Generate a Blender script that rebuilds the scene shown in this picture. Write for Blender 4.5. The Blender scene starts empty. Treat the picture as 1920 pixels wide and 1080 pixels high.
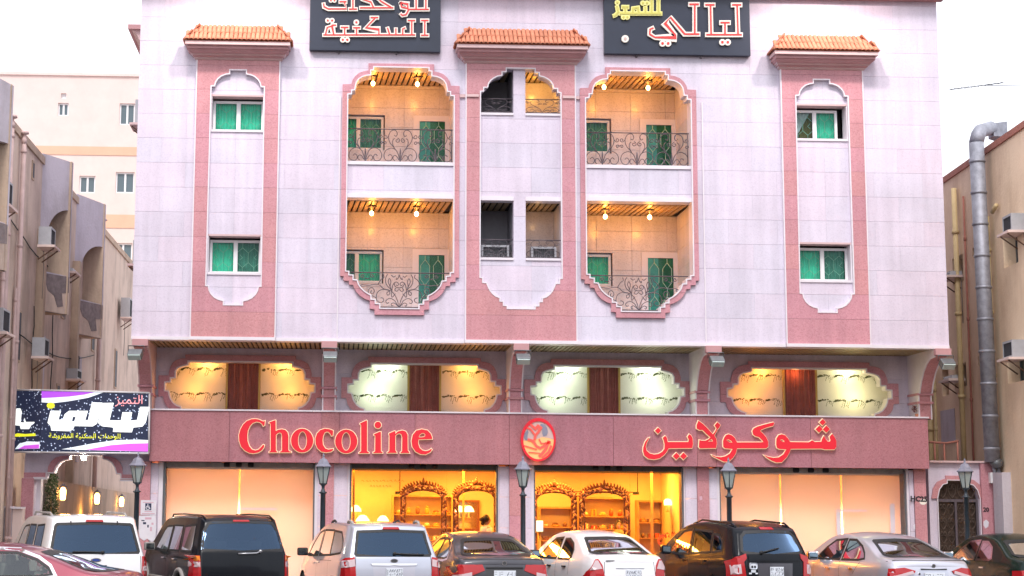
import bpy, bmesh, math, random
from mathutils import Vector, Matrix
from mathutils.geometry import delaunay_2d_cdt
from mathutils.bvhtree import BVHTree
random.seed(7)
S = bpy.context.scene
COL = S.collection
R = math.radians
PI = math.pi

# ------------------------------------------------------------------ camera
F, PX, PY = 3070.0, 726.57, 531.03            # focal length and principal point in photograph pixels
PITCH, YAW, ROLL = 0.135896, 0.0274353, 0.00913545
CAM = Vector((0.0, -39.0, 2.12))
fw = Vector((math.sin(YAW)*math.cos(PITCH), math.cos(YAW)*math.cos(PITCH), math.sin(PITCH)))
rt0 = Vector((math.cos(YAW), -math.sin(YAW), 0)); up0 = rt0.cross(fw)
CR, SR = math.cos(ROLL), math.sin(ROLL)
rt = rt0*CR + up0*SR
up = up0*CR - rt0*SR
cam = bpy.data.cameras.new('camera'); camo = bpy.data.objects.new('camera', cam); COL.objects.link(camo)
camo.matrix_world = Matrix(((rt.x, up.x, -fw.x, CAM.x), (rt.y, up.y, -fw.y, CAM.y), (rt.z, up.z, -fw.z, CAM.z), (0, 0, 0, 1)))
cam.sensor_width = 36; cam.lens = F/1920*36
cam.shift_x = (960-PX)/1920; cam.shift_y = -(540-PY)/1920
cam.clip_start = 0.5; cam.clip_end = 3000
S.camera = camo

def ray(px, py): return fw*F + rt*(px-PX) - up*(py-PY)
def at(px, py, Y=0.0):
    "point of the plane y = Y that photograph pixel (px, py) looks at"
    d = ray(px, py); return CAM + d*((Y-CAM.y)/d.y)
def atx(px, py, X):
    d = ray(px, py); return CAM + d*((X-CAM.x)/d.x)
def xz(px, py, Y=0.0): p = at(px, py, Y); return (p.x, p.z)
def zf(y, Y=0.0, x=750): return at(x, y, Y).z
def xf(x, Y=0.0, y=400): return at(x, y, Y).x

# ------------------------------------------------------------------ world, sun, exposure
W = bpy.data.worlds.new('World'); S.world = W; W.use_nodes = True
wn = W.node_tree; bg = wn.nodes['Background']
sky = wn.nodes.new('ShaderNodeTexSky'); sky.sky_type = 'NISHITA'; sky.sun_disc = False
SUN_EL, SUN_AZ = R(52), R(188)
sky.sun_elevation = SUN_EL; sky.sun_rotation = SUN_AZ; sky.dust_density = 3.0
mx = wn.nodes.new('ShaderNodeMix'); mx.data_type = 'RGBA'; mx.inputs[0].default_value = 0.86
wn.links.new(sky.outputs[0], mx.inputs[6]); mx.inputs[7].default_value = (8.3, 8.35, 8.9, 1)   # bright white overcast veil
wn.links.new(mx.outputs[2], bg.inputs[0]); bg.inputs[1].default_value = 0.12
sun = bpy.data.lights.new('sun', 'SUN'); sun.energy = 1.35; sun.angle = R(18); sun.color = (1.0, 0.95, 0.92)
suno = bpy.data.objects.new('sun', sun); COL.objects.link(suno)
sd = Vector((math.sin(SUN_AZ)*math.cos(SUN_EL), math.cos(SUN_AZ)*math.cos(SUN_EL), math.sin(SUN_EL)))
suno.rotation_euler = sd.to_track_quat('Z', 'Y').to_euler(); suno.location = sd*60
S.view_settings.view_transform = 'Standard'; S.view_settings.look = 'None'
S.view_settings.exposure = 0.78; S.view_settings.gamma = 1; S.view_settings.use_curve_mapping = False
S.render.engine = 'CYCLES'
S.cycles.use_denoising = True
S.cycles.max_bounces = 8; S.cycles.diffuse_bounces = 4; S.cycles.glossy_bounces = 4; S.cycles.transparent_max_bounces = 12
S.cycles.sample_clamp_indirect = 6; S.cycles.caustics_reflective = False; S.cycles.caustics_refractive = False

# ------------------------------------------------------------------ materials
def nodes(name):
    m = bpy.data.materials.new(name); m.use_nodes = True
    nt = m.node_tree; return m, nt, nt.nodes['Principled BSDF']
def mat(name, col, rough=0.6, metal=0.0, noise=0.0, nscale=8.0, bump=0.0, bscale=60.0, spec=0.5, objvar=0.0, coat=0.0, ns=None):
    m, nt, b = nodes(name)
    b.inputs['Base Color'].default_value = (*col, 1); b.inputs['Roughness'].default_value = rough
    b.inputs['Metallic'].default_value = metal; b.inputs['Specular IOR Level'].default_value = spec
    b.inputs['Coat Weight'].default_value = coat; b.inputs['Coat Roughness'].default_value = 0.04
    tc = nt.nodes.new('ShaderNodeTexCoord')
    cur = None
    if noise or objvar:
        hs = nt.nodes.new('ShaderNodeHueSaturation'); hs.inputs['Color'].default_value = (*col, 1)
        val = nt.nodes.new('ShaderNodeMath'); val.operation = 'ADD'; val.inputs[0].default_value = 1.0; val.inputs[1].default_value = 0
        if noise:
            n = nt.nodes.new('ShaderNodeTexNoise'); n.inputs['Scale'].default_value = nscale; n.inputs['Detail'].default_value = 8; n.inputs['Roughness'].default_value = 0.65
            nt.links.new(tc.outputs['Object'], n.inputs['Vector'])
            mr = nt.nodes.new('ShaderNodeMapRange'); mr.inputs[1].default_value = 0.3; mr.inputs[2].default_value = 0.7
            mr.inputs[3].default_value = 1-noise; mr.inputs[4].default_value = 1+noise
            nt.links.new(n.outputs[0], mr.inputs[0]); nt.links.new(mr.outputs[0], val.inputs[0])
        if objvar:
            oi = nt.nodes.new('ShaderNodeObjectInfo')
            mr2 = nt.nodes.new('ShaderNodeMapRange'); mr2.inputs[3].default_value = -objvar; mr2.inputs[4].default_value = objvar
            nt.links.new(oi.outputs['Random'], mr2.inputs[0]); nt.links.new(mr2.outputs[0], val.inputs[1])
        nt.links.new(val.outputs[0], hs.inputs['Value']); nt.links.new(hs.outputs[0], b.inputs['Base Color'])
    if bump:
        n2 = nt.nodes.new('ShaderNodeTexNoise'); n2.inputs['Scale'].default_value = bscale; n2.inputs['Detail'].default_value = 6
        nt.links.new(tc.outputs['Object'], n2.inputs['Vector'])
        bp = nt.nodes.new('ShaderNodeBump'); bp.inputs['Strength'].default_value = bump; bp.inputs['Distance'].default_value = 0.02
        nt.links.new(n2.outputs[0], bp.inputs['Height']); nt.links.new(bp.outputs[0], b.inputs['Normal'])
    return m
def granite(name, col, dark, light, rough=0.35, objvar=0.04, tint=0.5):
    "polished speckled stone: fine dark and pale crystals, slow drift of tone, faint rain streaks"
    m, nt, b = nodes(name); N = nt.nodes; L = nt.links
    tc = N.new('ShaderNodeTexCoord')
    v = N.new('ShaderNodeTexVoronoi'); v.inputs['Scale'].default_value = 42; L.new(tc.outputs['Object'], v.inputs['Vector'])
    r1 = N.new('ShaderNodeValToRGB'); e = r1.color_ramp.elements
    e[0].position = 0.0; e[0].color = (*dark, 1); e[1].position = 1.0; e[1].color = (*light, 1)
    c = e.new(0.16); c.color = (*dark, 1); c = e.new(0.28); c.color = (*col, 1); c = e.new(0.78); c.color = (*col, 1)
    sep = N.new('ShaderNodeSeparateColor'); L.new(v.outputs['Color'], sep.inputs[0]); L.new(sep.outputs[0], r1.inputs[0])
    n = N.new('ShaderNodeTexNoise'); n.inputs['Scale'].default_value = 0.9; n.inputs['Detail'].default_value = 6; L.new(tc.outputs['Object'], n.inputs['Vector'])
    mp = N.new('ShaderNodeMapping'); mp.inputs['Scale'].default_value = (5, 5, 0.35); L.new(tc.outputs['Object'], mp.inputs['Vector'])
    n3 = N.new('ShaderNodeTexNoise'); n3.inputs['Scale'].default_value = 1.0; n3.inputs['Detail'].default_value = 5; L.new(mp.outputs[0], n3.inputs['Vector'])
    ad = N.new('ShaderNodeMath'); ad.operation = 'ADD'; L.new(n.outputs[0], ad.inputs[0]); L.new(n3.outputs[0], ad.inputs[1])
    mr = N.new('ShaderNodeMapRange'); mr.inputs[1].default_value = 0.7; mr.inputs[2].default_value = 1.3; mr.inputs[3].default_value = 0.87; mr.inputs[4].default_value = 1.08
    L.new(ad.outputs[0], mr.inputs[0])
    oi = N.new('ShaderNodeObjectInfo'); m2 = N.new('ShaderNodeMapRange'); m2.inputs[3].default_value = -objvar; m2.inputs[4].default_value = objvar
    L.new(oi.outputs['Random'], m2.inputs[0])
    a2 = N.new('ShaderNodeMath'); a2.operation = 'ADD'; L.new(mr.outputs[0], a2.inputs[0]); L.new(m2.outputs[0], a2.inputs[1])
    hs = N.new('ShaderNodeHueSaturation'); L.new(r1.outputs[0], hs.inputs['Color']); L.new(a2.outputs[0], hs.inputs['Value'])
    mh = N.new('ShaderNodeMapRange'); mh.inputs[3].default_value = 0.5-0.012*tint; mh.inputs[4].default_value = 0.5+0.03*tint
    wn2 = N.new('ShaderNodeTexWhiteNoise'); wn2.noise_dimensions = '1D'; L.new(oi.outputs['Random'], wn2.inputs['W'])
    L.new(wn2.outputs[0], mh.inputs[0]); L.new(mh.outputs[0], hs.inputs['Hue'])
    L.new(hs.outputs[0], b.inputs['Base Color'])
    b.inputs['Roughness'].default_value = rough; b.inputs['Specular IOR Level'].default_value = 0.35
    bp = N.new('ShaderNodeBump'); bp.inputs['Strength'].default_value = 0.06; bp.inputs['Distance'].default_value = 0.01
    L.new(v.outputs['Distance'], bp.inputs['Height']); L.new(bp.outputs[0], b.inputs['Normal'])
    return m
def emit(name, col, s, base=None):
    m, nt, b = nodes(name)
    b.inputs['Base Color'].default_value = (*(base or col), 1); b.inputs['Emission Color'].default_value = (*col, 1); b.inputs['Emission Strength'].default_value = s
    b.inputs['Roughness'].default_value = 0.5
    return m
def glass(name, trans, refl=(1, 1, 1), fac=0.12, rough=0.02, ior=1.5):
    "thin pane: tinted see-through with a fresnel mirror on top"
    m = bpy.data.materials.new(name); m.use_nodes = True; nt = m.node_tree; nt.nodes.clear()
    o = nt.nodes.new('ShaderNodeOutputMaterial'); mxs = nt.nodes.new('ShaderNodeMixShader')
    t = nt.nodes.new('ShaderNodeBsdfTransparent'); t.inputs[0].default_value = (*trans, 1)
    g = nt.nodes.new('ShaderNodeBsdfGlossy'); g.inputs[0].default_value = (*refl, 1); g.inputs['Roughness'].default_value = rough
    lw = nt.nodes.new('ShaderNodeFresnel'); lw.inputs[0].default_value = ior
    ad = nt.nodes.new('ShaderNodeMath'); ad.operation = 'ADD'; ad.use_clamp = True; ad.inputs[1].default_value = fac
    nt.links.new(lw.outputs[0], ad.inputs[0]); nt.links.new(ad.outputs[0], mxs.inputs[0])
    nt.links.new(t.outputs[0], mxs.inputs[1]); nt.links.new(g.outputs[0], mxs.inputs[2]); nt.links.new(mxs.outputs[0], o.inputs[0])
    return m

def streaked(name, col, stain, rough=0.92, amt=0.55, sc=1.0):
    "painted render with rain streaks running down, blotches and fine grain"
    m, nt, b = nodes(name); N = nt.nodes; L = nt.links
    tc = N.new('ShaderNodeTexCoord'); mp = N.new('ShaderNodeMapping'); mp.inputs['Scale'].default_value = (1.5*sc, 1.5*sc, 0.34*sc); L.new(tc.outputs['Object'], mp.inputs['Vector'])
    n1 = N.new('ShaderNodeTexNoise'); n1.inputs['Scale'].default_value = 1.0; n1.inputs['Detail'].default_value = 9; n1.inputs['Roughness'].default_value = 0.7; L.new(mp.outputs[0], n1.inputs['Vector'])
    n2 = N.new('ShaderNodeTexNoise'); n2.inputs['Scale'].default_value = 0.55*sc; n2.inputs['Detail'].default_value = 7; n2.inputs['Roughness'].default_value = 0.65; L.new(tc.outputs['Object'], n2.inputs['Vector'])
    mu = N.new('ShaderNodeMath'); mu.operation = 'MULTIPLY'; L.new(n1.outputs[0], mu.inputs[0]); L.new(n2.outputs[0], mu.inputs[1])
    mr = N.new('ShaderNodeMapRange'); mr.inputs[1].default_value = 0.20; mr.inputs[2].default_value = 0.36; mr.inputs[3].default_value = 0; mr.inputs[4].default_value = amt; L.new(mu.outputs[0], mr.inputs[0])
    mx_ = N.new('ShaderNodeMix'); mx_.data_type = 'RGBA'; mx_.inputs[6].default_value = (*col, 1); mx_.inputs[7].default_value = (*stain, 1); L.new(mr.outputs[0], mx_.inputs[0]); L.new(mx_.outputs[2], b.inputs['Base Color'])
    b.inputs['Roughness'].default_value = rough; b.inputs['Specular IOR Level'].default_value = 0.2
    n3 = N.new('ShaderNodeTexNoise'); n3.inputs['Scale'].default_value = 14; n3.inputs['Detail'].default_value = 8; L.new(tc.outputs['Object'], n3.inputs['Vector'])
    bp = N.new('ShaderNodeBump'); bp.inputs['Strength'].default_value = 0.35; bp.inputs['Distance'].default_value = 0.03; L.new(n3.outputs[0], bp.inputs['Height']); L.new(bp.outputs[0], b.inputs['Normal'])
    return m

M = {}
M['white_stone'] = granite('pale_granite', (0.66, 0.605, 0.71), (0.615, 0.56, 0.665), (0.68, 0.625, 0.73), 0.5, 0.03, 1.8)
M['balcony_stone'] = granite('balcony_granite', (0.68, 0.62, 0.64), (0.60, 0.54, 0.56), (0.72, 0.66, 0.68), 0.22, 0.03, 0.6)
M['pink_stone'] = granite('pink_granite', (0.57, 0.27, 0.31), (0.51, 0.225, 0.265), (0.61, 0.31, 0.345), 0.4, 0.03, 0.5)
M['band_stone'] = granite('rose_granite', (0.42, 0.18, 0.21), (0.365, 0.148, 0.175), (0.455, 0.21, 0.24), 0.33, 0.03, 0.5)
M['grout'] = mat('grout', (0.58, 0.525, 0.62), 0.9, noise=0.1)
M['pink_grout'] = mat('pink_grout', (0.25, 0.09, 0.10), 0.9, noise=0.1)
M['trim'] = mat('white_trim', (0.74, 0.69, 0.74), 0.5, noise=0.05, nscale=3)
M['cornice'] = mat('rose_plaster', (0.50, 0.27, 0.28), 0.7, noise=0.08, nscale=3, bump=0.1)
M['cornice_pale'] = mat('pale_rose_plaster', (0.62, 0.44, 0.44), 0.7, noise=0.08, nscale=3)
M['tile'] = mat('terracotta', (0.62, 0.25, 0.155), 0.85, spec=0.2, noise=0.18, nscale=14, bump=0.25, bscale=40, objvar=0.14)
M['slat'] = mat('bronze_slat', (0.30, 0.215, 0.12), 0.5, noise=0.1, nscale=5, objvar=0.08)
M['slat_warm'] = mat('gold_slat', (0.42, 0.27, 0.13), 0.35, noise=0.08, nscale=5, objvar=0.06)
M['dark'] = mat('black_void', (0.012, 0.012, 0.014), 0.8)
M['iron'] = mat('wrought_iron', (0.11, 0.09, 0.105), 0.5, metal=0.2, noise=0.2, nscale=20)
M['alu'] = mat('white_aluminium', (0.78, 0.78, 0.80), 0.35, noise=0.03)
M['green_curtain'] = mat('green_curtain', (0.10, 0.80, 0.58), 0.8, noise=0.12, nscale=4, objvar=0.1)
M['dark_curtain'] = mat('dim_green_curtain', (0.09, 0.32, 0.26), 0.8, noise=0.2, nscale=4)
M['olive_curtain'] = mat('olive_blind', (0.16, 0.12, 0.03), 0.8, noise=0.1)
M['net_curtain'] = mat('white_net', (0.6, 0.6, 0.66), 0.8, noise=0.1)
M['pane'] = glass('window_glass', (0.88, 0.96, 0.93), (0.9, 1, 1), 0.0, ior=1.22)
M['shop_glass'] = glass('shop_glass', (0.96, 0.96, 0.95), (1, 1, 1), 0.0, ior=1.15)
M['grille'] = mat('pale_grille', (0.35, 0.62, 0.50), 0.5)
M['board'] = mat('navy_board', (0.018, 0.025, 0.048), 0.4, noise=0.1, nscale=2)
M['letter_white'] = mat('letter_white', (0.85, 0.80, 0.72), 0.4)
M['letter_red'] = mat('letter_red', (0.75, 0.045, 0.04), 0.35)
M['letter_yellow'] = mat('letter_yellow', (0.85, 0.80, 0.30), 0.4)
M['letter_gold'] = mat('letter_gold', (0.60, 0.55, 0.12), 0.4)
M['shop_red'] = emit('shop_letter_red', (1.0, 0.03, 0.06), 0.14, (0.60, 0.006, 0.02))
M['halo'] = emit('letter_halo', (1.0, 0.80, 0.45), 0.35, (0.7, 0.55, 0.4))
M['bulb'] = emit('warm_bulb', (1.0, 0.62, 0.22), 14.0)
M['cream'] = mat('cream_render', (0.72, 0.575, 0.53), 0.85, noise=0.06, nscale=1.2, bump=0.05)
M['peach'] = mat('peach_band', (0.70, 0.43, 0.30), 0.85, noise=0.06, nscale=1.2)
M['asphalt'] = mat('asphalt', (0.05, 0.05, 0.052), 0.9, noise=0.25, nscale=3, bump=0.5, bscale=90)
M['paving'] = mat('paving', (0.30, 0.28, 0.26), 0.8, noise=0.2, nscale=4, bump=0.2, objvar=0.08)
M['kerb'] = mat('kerb_stone', (0.42, 0.41, 0.38), 0.8, noise=0.15, nscale=5)
M['ac_white'] = mat('ac_casing', (0.40, 0.41, 0.44), 0.5, noise=0.1, nscale=6)
M['ac_dark'] = mat('ac_grille', (0.05, 0.05, 0.06), 0.6)
M['steel'] = mat('galvanised_steel', (0.34, 0.35, 0.40), 0.6, metal=0.45, noise=0.25, nscale=6)
M['grey_metal'] = mat('grey_metal', (0.16, 0.17, 0.18), 0.45, metal=0.5, noise=0.15)

# ------------------------------------------------------------------ object helpers
WO = {}
def tagp(o, label=None, cat=None, group=None, kind=None):
    for k, v in (('label', label), ('category', cat), ('group', group), ('kind', kind)):
        if v: o[k] = v
    return o
def thing(name, label, cat, loc=(0, 0, 0), rz=0.0, group=None):
    o = bpy.data.objects.new(name, None); COL.objects.link(o); o.location = loc; o.rotation_euler = (0, 0, rz)
    o.empty_display_size = 0.3; WO[o.name] = Vector(loc)
    return tagp(o, label, cat, group)
def link(name, me, parent=None, local=False, loc=None):
    o = bpy.data.objects.new(name, me); COL.objects.link(o)
    base = Vector((0, 0, 0))
    if parent is not None:
        o.parent = parent; base = WO.get(parent.name, Vector((0, 0, 0)))
    l = Vector(loc) if loc is not None else Vector((0, 0, 0))
    if local: o.location = l; WO[o.name] = Vector((0, 0, 0))
    else: o.location = l-base; WO[o.name] = l
    return o
def copy_tree(src, parent=None, loc=None, rz=None, label=None, mats=None):
    c = src.copy(); COL.objects.link(c)
    if parent is not None: c.parent = parent
    if loc is not None: c.location = loc
    if rz is not None: c.rotation_euler = (0, 0, rz)
    if label: c['label'] = label
    for ch in src.children: copy_tree(ch, c)
    return c

def inpoly(p, poly):
    x, y = p; ins = False; j = len(poly)-1
    for i in range(len(poly)):
        xi, yi = poly[i]; xj, yj = poly[j]
        if (yi > y) != (yj > y) and x < (xj-xi)*(y-yi)/(yj-yi)+xi: ins = not ins
        j = i
    return ins
def area(p): return 0.5*sum(p[i][0]*p[(i+1) % len(p)][1]-p[(i+1) % len(p)][0]*p[i][1] for i in range(len(p)))
def tri(shapes, extra=()):
    "triangulate the union of (outer, holes) shapes; returns 2-D verts and triangles"
    vs, es = [], []
    for outer, holes in shapes:
        for lp in [outer]+list(holes):
            n = len(vs); vs += [Vector((a, b)) for a, b in lp]
            es += [(n+i, n+(i+1) % len(lp)) for i in range(len(lp))]
    vs += [Vector(e) for e in extra]
    r = delaunay_2d_cdt(vs, es, [], 0, 1e-6)
    V, Fc = r[0], r[2]; out = []
    for f in Fc:
        c = ((V[f[0]].x+V[f[1]].x+V[f[2]].x)/3, (V[f[0]].y+V[f[1]].y+V[f[2]].y)/3)
        if any(inpoly(c, o) and not any(inpoly(c, h) for h in hs) for o, hs in shapes):
            a, b2, c2 = [V[i] for i in f]
            if (b2-a).cross(c2-a) < 0: f = (f[0], f[2], f[1])
            out.append(tuple(f))
    return [(v.x, v.y) for v in V], out
def offset(poly, d):
    "inset (d > 0) or outset (d < 0) of a simple polygon"
    if area(poly) < 0: poly = poly[::-1]
    n = len(poly); out = []
    for i in range(n):
        a, b, c = Vector(poly[i-1]), Vector(poly[i]), Vector(poly[(i+1) % n])
        u, v = (b-a), (c-b)
        if u.length < 1e-9 or v.length < 1e-9: out.append(tuple(b)); continue
        u.normalize(); v.normalize()
        n1, n2 = Vector((-u.y, u.x)), Vector((-v.y, v.x))
        m = n1+n2
        if m.length < 1e-6: m = n1
        m.normalize(); k = max(0.35, m.dot(n1))
        out.append(tuple(b+m*(d/k)))
    return out
def ell(cx, cy, rx, ry, n=24, a0=0, a1=2*PI):
    return [(cx+rx*math.cos(a0+(a1-a0)*i/n), cy+ry*math.sin(a0+(a1-a0)*i/n)) for i in range(n)]

class MB:
    def __init__(s): s.v = []; s.f = []; s.sm = []; s.mi = []; s.cur = 0
    def add(s, vs, fs, smooth=False):
        n = len(s.v); s.v += [tuple(v) for v in vs]
        for f in fs: s.f.append(tuple(n+i for i in f)); s.sm.append(smooth); s.mi.append(s.cur)
        return s
    def box(s, x0, x1, y0, y1, z0, z1):
        v = [(x, y, z) for x in (x0, x1) for y in (y0, y1) for z in (z0, z1)]
        return s.add(v, [(0, 1, 3, 2), (4, 6, 7, 5), (0, 4, 5, 1), (2, 3, 7, 6), (0, 2, 6, 4), (1, 5, 7, 3)])
    def bbox(s, x0, x1, y0, y1, z0, z1, b=0.01):
        "box with chamfered edges"
        bm = bmesh.new(); bmesh.ops.create_cube(bm, size=1)
        for v in bm.verts: v.co = Vector(((x0+x1)/2+v.co.x*(x1-x0), (y0+y1)/2+v.co.y*(y1-y0), (z0+z1)/2+v.co.z*(z1-z0)))
        bmesh.ops.bevel(bm, geom=bm.edges[:], offset=b, segments=2, affect='EDGES', profile=0.6)
        bm.verts.index_update(); s.add([v.co.copy() for v in bm.verts], [[v.index for v in f.verts] for f in bm.faces]); bm.free(); return s
    def prism(s, shapes, y0, y1, fn=None, back=True):
        "extrude 2-D shapes of the XZ plane from y0 (front) to y1 (back); fn maps (a, b, depth) to a point"
        fn = fn or (lambda a, b, d: (a, d, b))
        V, T = tri(shapes); n = len(V)
        vs = [fn(a, b, y0) for a, b in V]+[fn(a, b, y1) for a, b in V]
        fs = [t for t in T]
        if back: fs += [(t[0]+n, t[2]+n, t[1]+n) for t in T]
        cnt = {}
        for t in T:
            for i in range(3): cnt[(t[i], t[(i+1) % 3])] = 1
        for (a, b) in cnt:
            if (b, a) not in cnt: fs.append((b, a, a+n, b+n))
        return s.add(vs, fs)
    def tube(s, path, r, n=6, closed=False, cap=True):
        P = [Vector(p) for p in path]; m = len(P)
        if m < 2: return s
        rr = r if hasattr(r, '__len__') else [r]*m
        ref = None; rings = []
        for i in range(m):
            if closed: t = P[(i+1) % m]-P[i-1]
            else: t = P[min(i+1, m-1)]-P[max(i-1, 0)]
            if t.length < 1e-9: t = Vector((0, 0, 1))
            t.normalize()
            if ref is None: ref = t.orthogonal().normalized()
            ref = (ref-t*ref.dot(t))
            if ref.length < 1e-6: ref = t.orthogonal()
            ref.normalize(); b = t.cross(ref)
            rings.append([P[i]+(ref*math.cos(2*PI*k/n)+b*math.sin(2*PI*k/n))*rr[i] for k in range(n)])
        vs = [v for rg in rings for v in rg]; fs = []
        for i in range(m if closed else m-1):
            for k in range(n):
                a, b2 = i*n+k, i*n+(k+1) % n; j = (i+1) % m
                fs.append((a, b2, j*n+(k+1) % n, j*n+k))
        if cap and not closed: fs += [tuple(range(n))[::-1], tuple((m-1)*n+k for k in range(n))]
        return s.add(vs, fs, True)
    def lathe(s, prof, c=(0, 0, 0), n=16, axis='z', smooth=True):
        vs, fs = [], []
        for r, h in prof:
            for k in range(n):
                a = 2*PI*k/n; x, y = r*math.cos(a), r*math.sin(a)
                p = {'z': (x, y, h), 'y': (x, h, y), 'x': (h, x, y)}[axis]
                vs.append((c[0]+p[0], c[1]+p[1], c[2]+p[2]))
        for i in range(len(prof)-1):
            for k in range(n): fs.append((i*n+k, i*n+(k+1) % n, (i+1)*n+(k+1) % n, (i+1)*n+k))
        fs += [tuple(range(n))[::-1], tuple((len(prof)-1)*n+k for k in range(n))]
        return s.add(vs, fs, smooth)
    def sphere(s, c, r, n=10, m=7, sq=(1, 1, 1)):
        vs = [(c[0]+r*sq[0]*math.sin(PI*i/m)*math.cos(2*PI*k/n), c[1]+r*sq[1]*math.sin(PI*i/m)*math.sin(2*PI*k/n), c[2]+r*sq[2]*math.cos(PI*i/m)) for i in range(m+1) for k in range(n)]
        return s.add(vs, [(i*n+k, (i+1)*n+k, (i+1)*n+(k+1) % n, i*n+(k+1) % n) for i in range(m) for k in range(n)], True)
    def mesh(s, name, mats):
        me = bpy.data.meshes.new(name); me.from_pydata(s.v, [], s.f)
        for m in (mats if isinstance(mats, (list, tuple)) else [mats]): me.materials.append(M[m] if isinstance(m, str) else m)
        me.polygons.foreach_set('use_smooth', s.sm); me.polygons.foreach_set('material_index', s.mi)
        me.validate(); me.update()
        bm = bmesh.new(); bm.from_mesh(me); bmesh.ops.remove_doubles(bm, verts=bm.verts[:], dist=1e-5)
        bmesh.ops.recalc_face_normals(bm, faces=bm.faces[:]); bm.to_mesh(me); bm.free()
        return me
    def build(s, name, mats, parent=None, local=False, label=None, cat=None, group=None, kind=None, loc=None):
        o = link(name, s.mesh(name, mats), parent, local, loc)
        return tagp(o, label, cat, group, kind)
def box(name, m, parent, *b, **k): return MB().box(*b).build(name, m, parent, **k)

def panelize(name, shapes, m, parent, y0, y1, xs, zs, gap=0.005, stag=None, minarea=0.006, mapf=None):
    "lay a region out as separate stone slabs, one object each, with open joints between them"
    V, T = tri(shapes); gx = gap*(0.45 if m == 'white_stone' else 1)
    bm = bmesh.new(); bv = [bm.verts.new((a, 0, b)) for a, b in V]
    for t in T:
        try: bm.faces.new([bv[i] for i in t])
        except ValueError: pass
    def cut(geom, co, no):
        r = bmesh.ops.bisect_plane(bm, geom=geom, plane_co=co, plane_no=no, dist=1e-6); return r
    for z in zs:
        for q in (z-gap/2, z+gap/2): cut(bm.verts[:]+bm.edges[:]+bm.faces[:], (0, 0, q), (0, 0, 1))
    for f in [f for f in bm.faces if any(abs(f.calc_center_median().z-z) < gap/2 for z in zs)]: bm.faces.remove(f)
    rows = {}
    for f in bm.faces: rows.setdefault(sum(1 for z in zs if z < f.calc_center_median().z), []).append(f)
    cnt = 0
    cells = []
    for r, fl in rows.items():
        off = stag(r) if stag else 0
        X = [x+off for x in xs]
        b2 = bmesh.new(); vm = {}
        for f in fl:
            nf = []
            for v in f.verts:
                if v not in vm: vm[v] = b2.verts.new(v.co)
                nf.append(vm[v])
            b2.faces.new(nf)
        for x in X:
            for q in (x-gx/2, x+gx/2): bmesh.ops.bisect_plane(b2, geom=b2.verts[:]+b2.edges[:]+b2.faces[:], plane_co=(q, 0, 0), plane_no=(1, 0, 0), dist=1e-6)
        cc = {}
        for f in b2.faces:
            c = f.calc_center_median().x
            if any(abs(c-x) < gx/2 for x in X): continue
            cc.setdefault(sum(1 for x in X if x < c), []).append(([(v.co.x, v.co.z) for v in f.verts], f.calc_area()))
        for k, lst in cc.items():
            # split the cell into connected islands so that one slab is one object
            key = lambda p: (round(p[0], 5), round(p[1], 5))
            left = list(lst)
            while left:
                isl = [left.pop()]; pts = set(map(key, isl[0][0])); grew = True
                while grew:
                    grew = False
                    for q in left[:]:
                        if pts & set(map(key, q[0])): isl.append(q); pts |= set(map(key, q[0])); left.remove(q); grew = True
                if sum(a for _, a in isl) >= minarea: cells.append([p for p, _ in isl])
        b2.free()
    bm.free()
    for cell in cells:
        ix, vs, fs = {}, [], []
        for p in cell:
            if area(p) < 0: p = p[::-1]
            t = []
            for q in p:
                kq = (round(q[0], 5), round(q[1], 5))
                if kq not in ix: ix[kq] = len(vs); vs.append(q)
                t.append(ix[kq])
            fs.append(t)
        n = len(vs); E = set()
        for t in fs:
            for i in range(len(t)): E.add((t[i], t[(i+1) % len(t)]))
        F2 = [tuple(t) for t in fs]
        dy = random.uniform(0, 0.0025)
        for a, b in E:
            if (b, a) not in E: F2.append((b, a, a+n, b+n))
        mf = mapf or (lambda a, b, d: (a, d, b))
        mb = MB(); mb.add([mf(a, b, y0+dy) for a, b in vs]+[mf(a, b, y1) for a, b in vs], F2)
        mb.build(name, m, parent); cnt += 1
    return cnt
def arange(a, b, st):
    o = []; x = a
    while x < b-1e-6: o.append(x); x += st
    return o
def arc(p0, p1, bulge, n=5):
    "points strictly between p0 and p1 on an arc that bows sideways by bulge"
    a, b = Vector(p0), Vector(p1); d = b-a; nn = Vector((-d.y, d.x)).normalized(); o = []
    for i in range(1, n):
        t = i/n; o.append(tuple(a+d*t+nn*(4*bulge*t*(1-t))))
    return o
def lamp_light(name, loc, e, col, r=0.05, typ='POINT', rot=None, size=None, spot=None):
    l = bpy.data.lights.new(name, typ); l.energy = e; l.color = col
    if typ in ('POINT', 'SPOT'): l.shadow_soft_size = r
    if typ == 'AREA': l.shape = 'RECTANGLE'; l.size, l.size_y = size
    if typ == 'SPOT': l.spot_size = spot[0]; l.spot_blend = spot[1]
    o = bpy.data.objects.new(name, l); COL.objects.link(o); o.location = loc
    if rot: o.rotation_euler = rot
    return o
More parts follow.
